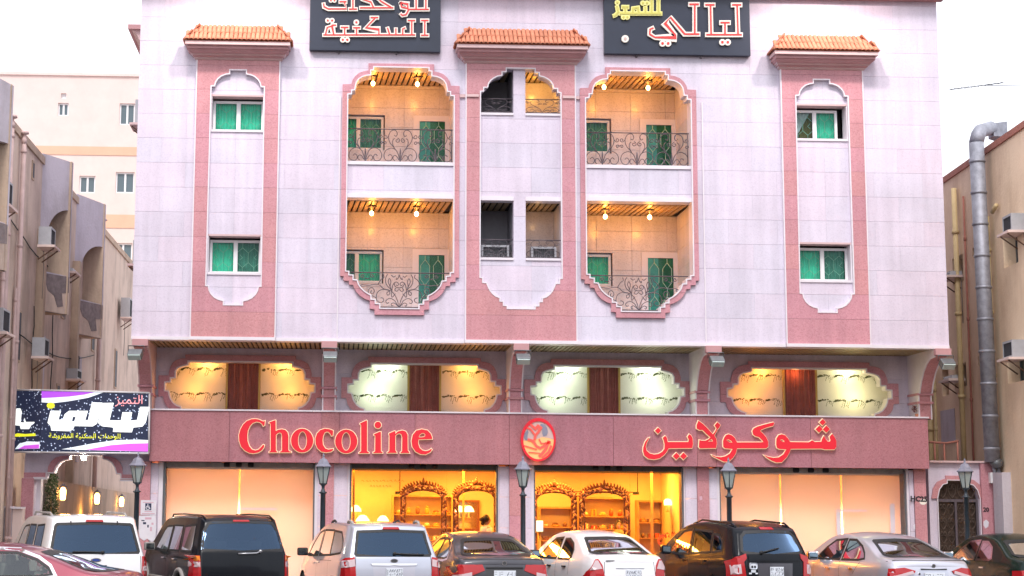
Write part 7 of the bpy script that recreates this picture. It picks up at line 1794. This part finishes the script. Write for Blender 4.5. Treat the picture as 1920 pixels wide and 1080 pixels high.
SUV2 = dict(SUV1, L=5.1, W=2.0, H=1.90, wr=.78, paint=BLK, flare=GYC, wheels=(1.12, 4.1), seatm='seat', bow=.09, rearglass='tint',
    rearwin=[(0, 1.25), (.80, 1.25), (.83, 1.27), (.76, 1.62), (.66, 1.78), (.55, 1.80), (0, 1.81)],
    top=[(0, 1.80), (.12, 1.86), (.5, 1.90), (2.0, 1.91), (2.9, 1.87), (3.2, 1.79), (3.9, 1.25), (4.3, 1.20), (4.8, 1.13), (5.1, 1.0)],
    side=[([(.42, 1.22), (1.25, 1.21), (1.36, 1.70), (.58, 1.74)], 'mid'), ([(1.42, 1.21), (2.22, 1.2), (2.22, 1.71), (1.52, 1.71)], 'mid'), ([(2.34, 1.19), (3.4, 1.18), (2.97, 1.60), (2.8, 1.68), (2.34, 1.70)], 'mid')], windscreen=[(0, 1.30), (.72, 1.26), (.64, 1.68), (0, 1.74)],
    patches=[('tail_lamp', 'tail_red', [(.845, .66), (.99, .68), (.97, 1.15), (.86, 1.15)], 'b', .02), ('tail_lamp_amber', 'tail_amber', [(.86, 1.05), (.985, 1.05), (.975, 1.14), (.865, 1.14)], 'b', .026), ('tail_lamp_lens', 'tail_white', [(.86, .93), (.985, .93), (.98, 1.03), (.862, 1.03)], 'b', .026),
             ('high_brake_light', 'tail_red', [(-.17, 1.805), (.17, 1.805), (.16, 1.835), (-.16, 1.835)], 'B', .012), ('rear_bumper', 'plate', [(-.97, .36), (.97, .36), (.98, .60), (-.98, .60)], 'B', .06)],
    rearseams=[[(-.82, 1.225), (.82, 1.225)], [(-.845, .62), (-.83, 1.2)], [(.845, .62), (.83, 1.2)]], handles=[(1.6, 1.04, 'chrome'), (2.5, 1.04, 'chrome')], mirror=(3.2, 1.25), mirrorm=GYC, plate=None,
    extra=[('tailgate_handle', 'chrome', 'bbox', (-.045, -.005, -.16, .04, .66, .735, .018)), ('rear_wiper', 'rim', 'wiper', [(.12, 1.19), (-.1, 1.195), (-.25, 1.20), (-.34, 1.235)]), ('letter_badge', 'chrome', 'bbox', (-.03, -.01, -.70, -.50, .70, .725, .004)), ('red_badge', 'tail_red', 'bbox', (-.028, -.008, -.68, -.52, .676, .694, .004)),
           ('roof_rail', BLK, 'rail', ([(.35, .69, 1.86), (.6, .70, 1.925), (2.0, .70, 1.945), (2.9, .69, 1.93), (3.1, .67, 1.83)], .018, 6)), ('side_rail', GYC, 'tube2', ([(1.6, .99, .62), (3.6, .99, .62)], .05, 6))])
VAN = dict(L=5.0, W=1.98, H=1.76, wr=.76, zb=.26, rw=.34, wheels=(1.0, 3.98), paint=SIL, rearglass='tint', bow=.06,
    top=[(0, 1.68), (.1, 1.71), (.5, 1.745), (1.8, 1.77), (2.7, 1.71), (3.2, 1.55), (4.1, 1.13), (4.5, 1.02), (4.9, .86), (5.0, .76)], belt=[(0, 1.12), (1.5, 1.08), (3.9, .98), (5.0, .78)],
    rear=[(.3, .04), (.55, 0), (.7, .0), (1.1, .06), (1.7, .36)], front=[(.3, .05), (.55, 0), (.95, .12)],
    side=[([(.60, 1.18), (1.45, 1.12), (1.62, 1.60), (.95, 1.58), (.66, 1.42), (.56, 1.27)], 'tint'), ([(1.50, 1.12), (2.5, 1.09), (2.5, 1.60), (1.66, 1.61)], 'mid'), ([(2.60, 1.085), (3.62, 1.05), (3.28, 1.34), (2.95, 1.54), (2.6, 1.60)], 'clear')],
    rearwin=[(0, 1.13), (.72, 1.145), (.75, 1.18), (.66, 1.61), (0, 1.63)], windscreen=[(0, 1.16), (.74, 1.10), (.62, 1.56), (0, 1.62)],
    patches=[('tail_lamp', 'tail_red', [(.74, .68), (.975, .62), (.95, 1.04), (.90, 1.10), (.76, 1.12)], 'b', .02), ('tail_lamp_lens', 'tail_white', [(.755, .95), (.955, .91), (.945, 1.04), (.765, 1.08)], 'b', .026),
             ('high_brake_light', 'tail_red', [(-.17, 1.645), (.17, 1.645), (.15, 1.685), (-.15, 1.685)], 'B', .02), ('plate_recess', SIL2, [(-.40, .68), (.40, .68), (.42, .98), (-.42, .98)], 'B', .003), ('chrome_strip', 'chrome', [(-.46, 1.0), (.46, 1.0), (.43, .965), (.1, .96), (0, .97), (-.1, .96), (-.43, .965)], 'B', .025)],
    seams=[[(1.46, .5), (1.47, 1.1)], [(2.55, .45), (2.55, 1.08)], [(3.6, .5), (3.62, 1.04)], [(1.2, 1.02), (2.3, 1.0)]], rearseams=[[(-.77, .55), (-.74, 1.15), (-.69, 1.63)], [(.77, .55), (.74, 1.15), (.69, 1.63)]],
    handles=[(2.75, .93, 'chrome'), (2.3, .95, 'chrome')], mirror=(3.35, 1.13), mirrorm='rubber', cab=(.3, 3.5), seats=(2.35, 1.45, .7), plate=(0, .83, .33, .17), seatm='seat_dark',
    extra=[('oval_badge', 'chrome', 'badge', (.0, 1.055, .075, .038)), ('rear_wiper', 'rubber', 'wiper', [(-.60, 1.17), (-.4, 1.175), (-.15, 1.185), (-.02, 1.19)]), ('rail_foot', GYC, 'rail', ([(.62, .66, 1.735), (.72, .67, 1.785), (.9, .67, 1.80), (1.05, .67, 1.775)], .028, 6)), ('rail_foot', 'rubber', 'rail', ([(2.1, .67, 1.755), (2.25, .67, 1.80), (2.5, .66, 1.77), (2.6, .65, 1.74)], .024, 6)), ('antenna', 'rubber', 'tube', ([(.85, -.22, 1.76), (.80, -.22, 1.93)], .006, 4)), ('antenna_foot', 'rubber', 'bbox', (.82, .9, -.25, -.19, 1.76, 1.80, .012))])
WAG = dict(VAN, L=4.55, W=1.80, H=1.65, wr=.69, paint=BLK, wheels=(.88, 3.58), rearglass='tint', bow=.09,
    top=[(0, 1.50), (.12, 1.56), (.5, 1.62), (1.7, 1.66), (2.4, 1.61), (2.85, 1.48), (3.55, 1.10), (3.95, 1.02), (4.4, .88), (4.55, .78)], belt=[(0, 1.10), (3.4, .98), (4.55, .78)],
    side=[([(.62, 1.16), (1.05, 1.12), (1.12, 1.45), (.85, 1.43), (.68, 1.32)], 'tint'), ([(1.12, 1.12), (2.0, 1.08), (2.02, 1.52), (1.2, 1.49)], 'tint'), ([(2.10, 1.075), (3.12, 1.04), (2.82, 1.32), (2.5, 1.48), (2.1, 1.52)], 'clear')],
    rearwin=[(0, 1.12), (.62, 1.13), (.67, 1.17), (.60, 1.42), (.50, 1.50), (0, 1.52)], windscreen=[(0, 1.13), (.66, 1.08), (.56, 1.46), (0, 1.52)], rear=[(.3, .04), (.55, 0), (.7, .0), (1.1, .06), (1.55, .34)],
    patches=[('tail_lamp', 'tail_red', [(.62, .60), (.885, .52), (.875, .98), (.80, 1.06), (.60, 1.12), (.60, 1.04), (.66, .98)], 'b', .02), ('tail_lamp_lens', 'tail_white', [(.72, .78), (.86, .76), (.86, .92), (.73, .94)], 'b', .026),
             ('high_brake_light', 'tail_red', [(-.15, 1.535), (.15, 1.535), (.14, 1.575), (-.14, 1.575)], 'B', .014), ('spoiler_strip', BLK, [(-.56, 1.0), (.56, 1.0), (.56, 1.09), (-.56, 1.09)], 'B', .02), ('plate_recess', GRY, [(-.36, .62), (.36, .62), (.40, .96), (-.40, .96)], 'B', .003)],
    seams=[[(1.08, .5), (1.08, 1.1)], [(2.06, .45), (2.06, 1.06)], [(3.1, .5), (3.12, 1.02)]], rearseams=[[(-.62, .5), (-.6, 1.1)], [(.62, .5), (.6, 1.1)]], handles=[(1.35, .97, BLK), (2.3, .95, BLK)], mirror=(2.85, 1.12), mirrorm=BLK, cab=(.3, 3.1), seats=(1.95, 1.15), plate=(-.02, .82, .30, .16),
    extra=[('oval_badge', 'chrome', 'badge', (.0, 1.045, .065, .036)), ('rear_wiper', 'rubber', 'wiper', [(-.12, 1.22), (.1, 1.18), (.28, 1.145)]), ('roof_rail', BLK, 'rail', ([(.45, .60, 1.58), (.65, .61, 1.65), (1.9, .61, 1.695), (2.35, .59, 1.62)], .018, 6)),
           ('sticker', 'plate', 'bbox', (-.045, -.030, .40, .56, .86, .97, .03)), ('sticker', 'plate', 'bbox', (-.045, -.030, .43, .53, .80, .85, .012)), ('sticker', 'plate', 'bbox', (-.045, -.030, .38, .44, .77, .80, .01)), ('sticker', 'plate', 'bbox', (-.045, -.030, .52, .58, .77, .80, .01)), ('sticker_eye', BLK, 'bbox', (-.049, -.046, .43, .47, .88, .92, .001)), ('sticker_eye', BLK, 'bbox', (-.049, -.046, .49, .53, .88, .92, .001))])
def sedan(**k):
    d_ = dict(L=4.85, W=1.84, H=1.47, wr=.60, zb=.22, rw=.32, wheels=(1.03, 3.85), paint=GRY, bow=.08, crown=.05, rearglass='mid',
        top=[(0, .97), (.07, 1.02), (.35, 1.055), (.62, 1.075), (1.15, 1.27), (1.6, 1.40), (2.2, 1.465), (2.6, 1.455), (2.95, 1.38), (3.6, 1.05), (3.8, 1.0), (4.6, .84), (4.85, .66)], belt=[(0, .96), (.6, .985), (2.0, .96), (3.6, .93), (4.85, .66)],
        rear=[(.25, .05), (.5, 0), (.7, .0), (.95, .05), (1.1, .07)], front=[(.25, .05), (.5, 0), (.85, .1)],
        side=[([(1.12, 1.03), (1.35, 1.0), (2.05, .99), (2.05, 1.36), (1.75, 1.36), (1.4, 1.25), (1.2, 1.13)], 'mid'), ([(2.13, .99), (3.22, .975), (2.9, 1.2), (2.6, 1.34), (2.13, 1.37)], 'clear')],
        rearwin=[(0, 1.085), (.63, 1.09), (.66, 1.11), (.52, 1.33), (.46, 1.355), (0, 1.375)], windscreen=[(0, 1.06), (.62, 1.03), (.50, 1.33), (0, 1.37)],
        patches=[], seams=[[(1.5, .75), (1.25, .97)], [(2.09, .4), (2.09, .98)], [(3.2, .45), (3.25, .95)]], rearseams=[], handles=[(1.55, .84, 'chrome'), (2.55, .82, 'chrome')], mirror=(2.98, 1.03), cab=(1.2, 3.3), seats=(2.15, 1.5), shelf=(.75, 1.25, .98), plate=(0, .76, .42, .13))
    d_.update(k); return d_
ACC = sedan(trimrings=[([(1.12, 1.03), (1.35, 1.0), (3.22, .975), (2.9, 1.2), (2.6, 1.34), (2.1, 1.385), (1.75, 1.37), (1.4, 1.26), (1.2, 1.14)], 'chrome')], seal='rubber',
    patches=[('tail_lamp', 'tail_red', [(.38, .82), (.93, .62), (.91, .86), (.84, .92), (.42, .93)], 'b', .02), ('tail_lamp_lens', 'tail_white', [(.62, .70), (.90, .64), (.90, .73), (.62, .79)], 'b', .026), ('plate_recess', 'cabin', [(-.36, .68), (.36, .68), (.36, .86), (-.36, .86)], 'B', .004), ('boot_garnish', 'rubber', [(-.36, .862), (.36, .862), (.36, .885), (-.36, .885)], 'B', .02)],
    rearseams=[[(-.86, .99), (-.7, 1.02), (.7, 1.02), (.86, .99)]], extra=[('badge', 'chrome', 'badge', (.0, .955, .05, .045))])
AVE = sedan(L=4.35, W=1.72, H=1.50, wr=.56, paint=WH, wheels=(.87, 3.35), rearglass='clear', seatm='seat', mirrorm='rubber',
    top=[(0, 1.02), (.06, 1.07), (.3, 1.10), (.5, 1.11), (.95, 1.31), (1.3, 1.43), (1.9, 1.49), (2.3, 1.48), (2.65, 1.40), (3.3, 1.08), (3.5, 1.02), (4.1, .86), (4.35, .68)], belt=[(0, 1.0), (.5, 1.02), (1.8, .97), (3.2, .94), (4.35, .68)], plan=[(0, .90), (.12, .95), (.4, .985), (.9, 1), (3.3, 1), (3.9, .94), (4.2, .82), (4.35, .66)],
    side=[([(1.08, 1.04), (1.16, 1.0), (1.80, .99), (1.80, 1.36), (1.55, 1.37), (1.25, 1.28), (1.1, 1.16)], 'clear'), ([(1.92, .99), (2.98, .98), (2.65, 1.22), (2.35, 1.36), (1.92, 1.385)], 'clear')],
    rearwin=[(0, 1.12), (.58, 1.125), (.61, 1.15), (.49, 1.37), (.44, 1.39), (0, 1.40)], windscreen=[(0, 1.10), (.58, 1.06), (.48, 1.36), (0, 1.40)],
    patches=[('tail_lamp', 'tail_red', [(.54, .72), (.85, .66), (.82, .80), (.70, 1.02), (.64, 1.03), (.57, .92)], 'b', .02), ('tail_lamp_lens', 'tail_white', [(.58, .86), (.79, .83), (.70, 1.0), (.65, 1.0)], 'b', .026), ('boot_handle', 'chrome', [(-.30, .87), (.30, .87), (.30, .892), (-.30, .892)], 'B', .02)],
    seams=[[(1.15, .72), (1.12, .97)], [(1.86, .4), (1.86, .97)], [(2.98, .45), (3.0, .95)]], rearseams=[[(-.55, .7), (-.52, 1.02)], [(.55, .7), (.52, 1.02)]], handles=[(1.35, .86, 'rubber'), (2.2, .85, 'rubber')], mirror=(2.72, 1.04), cab=(1.0, 3.1), seats=(1.95, 1.3), shelf=(.6, 1.05, 1.02), plate=(-.06, .76, .33, .17),
    extra=[('boot_script', 'rubber', 'bbox', (-.01, .01, .32, .5, 1.0, 1.012, .002))])
CAM_ = sedan(L=4.82, W=1.82, H=1.47, paint=SIL2, seatm='seat', rearglass='mid', mirrorm='chrome',
    patches=[('tail_lamp', 'tail_red', [(.38, .85), (.42, .80), (.84, .70), (.86, .77), (.84, .88), (.60, .905)], 'b', .02), ('tail_lamp_lens', 'tail_white', [(.42, .80), (.86, .69), (.88, .74), (.44, .85)], 'b', .026), ('boot_garnish', 'rubber', [(-.27, .87), (.27, .87), (.27, .89), (0, .882), (-.27, .89)], 'B', .02), ('plate_recess', SIL, [(-.30, .66), (.30, .66), (.30, .86), (-.30, .86)], 'B', .003)],
    rearseams=[[(-.86, 1.0), (-.7, 1.03), (.7, 1.03), (.86, 1.0)]], plate=(0, .755, .42, .13), extra=[('badge', 'chrome', 'badge', (.0, .94, .045, .033)), ('fuel_badge', 'chrome', 'badge', (.31, .80, .022, .022))])
MRN = sedan(paint=MAR, rearglass='mid', trimrings=[([(1.12, 1.03), (1.35, 1.0), (3.22, .975), (2.9, 1.2), (2.6, 1.34), (2.1, 1.385), (1.75, 1.37), (1.4, 1.26), (1.2, 1.14)], 'chrome')], seatm='seat',
    patches=[('tail_lamp', 'tail_red', [(.45, .80), (.91, .70), (.90, .86), (.50, .92)], 'b', .02), ('boot_garnish', 'chrome', [(-.36, .86), (.36, .86), (.36, .88), (-.36, .88)], 'B', .02)], extra=[('badge', 'chrome', 'badge', (.0, .95, .05, .045))])
GRNS = sedan(L=4.5, paint=GRN, W=1.72, H=1.40, wr=.57, wheels=(.95, 3.5), rearglass='clear', seal='chrome', mirrorm='chrome',
    top=[(0, .92), (.07, .97), (.35, 1.0), (.6, 1.02), (1.05, 1.22), (1.4, 1.34), (1.9, 1.40), (2.3, 1.39), (2.65, 1.31), (3.25, 1.0), (3.5, .95), (4.2, .80), (4.5, .64)], belt=[(0, .92), (.6, .94), (2.0, .92), (3.3, .89), (4.5, .64)],
    side=[([(1.22, .99), (1.30, .96), (1.84, .955), (1.84, 1.28), (1.6, 1.28), (1.35, 1.18)], 'clear'), ([(1.93, .955), (2.9, .94), (2.62, 1.14), (2.35, 1.27), (1.93, 1.30)], 'clear')], rearwin=[(0, 1.04), (.58, 1.045), (.61, 1.07), (.50, 1.28), (.44, 1.3), (0, 1.32)], windscreen=[(0, 1.02), (.58, .98), (.48, 1.27), (0, 1.31)],
    patches=[('tail_lamp', 'tail_red', [(.45, .72), (.84, .66), (.83, .80), (.50, .84)], 'b', .02)], handles=[(1.5, .82, 'chrome'), (2.3, .80, 'chrome')], mirror=(2.7, .99), cab=(1.1, 3.0), seats=(1.95, 1.35), shelf=(.7, 1.15, .93), plate=None)

YR = -6.4
car('parked_car', 'white off-roader with a blue oval badge parked before the alley arch', SUV1, 180, YR-.6, heading(19), (1.07, 1.07, .965))
car('parked_car', 'black off-roader with grey wheel flares parked before the left screened bay', SUV2, 457, YR, heading(19.5), (1.03, 1.0, 1.0))
car('parked_car', 'silver people carrier with a wide dark rear window beside the black off-roader', VAN, 739, YR, heading(13), (1.0, 1.03, 1.02))
car('parked_car', 'dark grey brown saloon with a chrome edged side window before the left amber window', ACC, 945, YR+.3, heading(9.5), (1.0, 1.06, 1.085))
car('parked_car', 'white saloon with black door handles before the right amber window', AVE, 1180, YR+.3, heading(13), (1.04, 1.0, 1.10))
car('parked_car', 'black estate car with a white skull sticker on its tailgate', WAG, 1451, YR+.1, heading(13), (1.03, .98, 1.13))
car('parked_car', 'pale silver saloon with wedge red tail lamps before the right screened bay', CAM_, 1748, YR+.2, heading(10.5), (1.02, 1.04, 1.125))
car('parked_car', 'dark green saloon with bright window frames cut by the right edge', GRNS, 1988, YR+.9, heading(6), (1.05, 1.05, 1.17))
MRN['side'] = [(MRN['side'][0][0], 'clear'), (MRN['side'][1][0], 'clear')]
car('parked_car', 'maroon saloon with a chrome window frame crossing the lower left corner', MRN, 256, -12.3, heading(83), 1.0, None)

# ================================================================== PEOPLE IN THE SHOP
def person(label, px, py_top, Y, face, hair, top_m, tall=None, bun=False):
    p = at(px, py_top, Y); z0 = ZG+.102; Hh = (p.z-z0); k = Hh/1.70
    T = thing('person', label, 'person', (p.x, Y, z0), face)
    J = dict(pel=(0, 0, .95), spine=(0, -.01, 1.12), chest=(0, 0, 1.32), neck=(0, .0, 1.46), nk2=(0, .01, 1.52), hipl=(.09, 0, .90), knl=(.10, .02, .50), anl=(.10, -.03, .09), tol=(.10, .12, .03), hipr=(-.09, 0, .90), knr=(-.10, .04, .50), anr=(-.10, 0, .09), tor=(-.10, .15, .03),
             shl=(.17, 0, 1.39), ell_=(.23, .04, 1.12), wrl=(.18, .24, 1.02), hal=(.15, .31, 1.03), shr=(-.17, 0, 1.39), elr=(-.22, .02, 1.12), wrr=(-.17, .22, 1.00), har=(-.14, .29, 1.01))
    Rr = dict(pel=.14, spine=.125, chest=.135, neck=.06, nk2=.05, hipl=.095, knl=.06, anl=.038, tol=.03, hipr=.095, knr=.06, anr=.038, tor=.03, shl=.055, ell_=.042, wrl=.027, hal=.03, shr=.055, elr=.042, wrr=.027, har=.03)
    E_l = [('pel', 'spine'), ('spine', 'chest'), ('chest', 'neck'), ('neck', 'nk2'), ('pel', 'hipl'), ('hipl', 'knl'), ('knl', 'anl'), ('anl', 'tol'), ('pel', 'hipr'), ('hipr', 'knr'), ('knr', 'anr'), ('anr', 'tor'), ('chest', 'shl'), ('shl', 'ell_'), ('ell_', 'wrl'), ('wrl', 'hal'), ('chest', 'shr'), ('shr', 'elr'), ('elr', 'wrr'), ('wrr', 'har')]
    ks = list(J); fing = []
    for s, h in ((1, 'hal'), (-1, 'har')):
        bx_, by_, bz_ = J[h]
        for q in range(4):
            kk = f'f{h}{q}'; J[kk] = (bx_+s*(.024-.016*q), by_+.045, bz_-.004); J[kk+'e'] = (bx_+s*(.024-.016*q)-s*.005, by_+(.085, .095, .09, .07)[3-q], bz_-.025); Rr[kk] = .009; Rr[kk+'e'] = .007; E_l += [(h, kk), (kk, kk+'e')]
        kk = f't{h}'; J[kk] = (bx_-s*.04, by_+.02, bz_); Rr[kk] = .010; J[kk+'e'] = (bx_-s*.05, by_+.05, bz_-.005); Rr[kk+'e'] = .008; E_l += [(h, kk), (kk, kk+'e')]
    ks = list(J); me = bpy.data.meshes.new('skin'); me.from_pydata([Vector(J[a])*k for a in ks], [(ks.index(a), ks.index(b_)) for a, b_ in E_l], [])
    o = bpy.data.objects.new('skin', me); COL.objects.link(o); sk = o.modifiers.new('k', 'SKIN'); sub = o.modifiers.new('s', 'SUBSURF'); sub.levels = 1
    for i, a in enumerate(ks): me.skin_vertices[0].data[i].radius = (Rr[a]*k, Rr[a]*k*(.8 if a in ('chest', 'spine', 'pel') else 1)); me.skin_vertices[0].data[i].use_root = a == 'pel'
    bpy.context.view_layer.update(); me2 = bpy.data.meshes.new_from_object(o.evaluated_get(bpy.context.evaluated_depsgraph_get())); bpy.data.objects.remove(o)
    # head joined to the body mesh
    bm = bmesh.new(); bm.from_mesh(me2)
    hd = bmesh.ops.create_uvsphere(bm, u_segments=20, v_segments=14, radius=1)['verts']
    for v in hd:
        x, y, z = v.co; jaw = 1-.22*max(0, -z); nose = .022*math.exp(-((x/.18)**2+((z+.12)/.22)**2)) if y > .5 else 0; eye = -.012*math.exp(-(((abs(x)-.36)/.16)**2+((z-.05)/.14)**2)) if y > .4 else 0
        v.co = Vector((x*.075*jaw, y*.095+nose+eye+.015, z*.118+1.60))*k
    me3 = bpy.data.meshes.new('body'); bm.to_mesh(me3); bm.free(); me3.materials.clear(); me3.materials.append(mat('skin_'+label[:4], (.42, .24, .16), .6)); me3.polygons.foreach_set('use_smooth', [True]*len(me3.polygons))
    body = link('body', me3, T, True)
    V_ = lambda *a: tuple(c*k for c in a)
    MB().lathe([(.16*k, .86*k), (.165*k, .95*k), (.14*k, 1.12*k), (.16*k, 1.30*k), (.165*k, 1.40*k), (.09*k, 1.46*k), (.062*k, 1.475*k)], n=18).build('shirt', top_m, T, local=True)
    sl = MB()
    for s in ('l', 'r'):
        e = 'ell_' if s == 'l' else 'elr'; sl.tube([V_(*J['sh'+s]), V_(*(Vector(J['sh'+s]).lerp(Vector(J[e]), .7)))], [.07*k, .055*k], 10)
    sl.build('sleeves', top_m, T, local=True)
    MB().lathe([(.19*k, .05*k), (.18*k, .5*k), (.165*k, .88*k), (.15*k, .93*k)], n=18).build('skirt', 'seat_dark', T, local=True)
    hm = MB().sphere(V_(0, -.015, 1.635), 1, 18, 12, (.093*k, .107*k, .112*k))
    if bun: hm.sphere(V_(0, -.13, 1.62), .062*k, 12, 8).sphere(V_(0, -.10, 1.52), .055*k, 10, 7)
    hm2 = hm.build('hair', hair, T, local=True)
    fm = MB()
    for s in (1, -1): fm.sphere(V_(s*.028, .098, 1.607), .010*k, 8, 6)
    fm.build('eyes', 'dark', T, local=True); MB().sphere(V_(0, .098, 1.545), 1, 8, 6, (.022*k, .008*k, .007*k)).build('mouth', 'tail_red', T, local=True)
    return T
M['hair'] = mat('dark_hair', (.02, .012, .01), .5, noise=.3, nscale=40)
M['shirt_white'] = mat('white_blouse', (.78, .72, .70), .8, noise=.05)
M['shirt_tan'] = mat('tan_shirt', (.45, .3, .15), .8)
person('person with dark tied hair in a white blouse turned right in the left amber window', 912, 968, 2.7, R(-75), 'hair', 'shirt_white', bun=True)
person('person with short dark hair seen over the white saloon roof behind the middle carved arch', 1160, 978, 4.1, R(180), 'hair', 'shirt_tan')
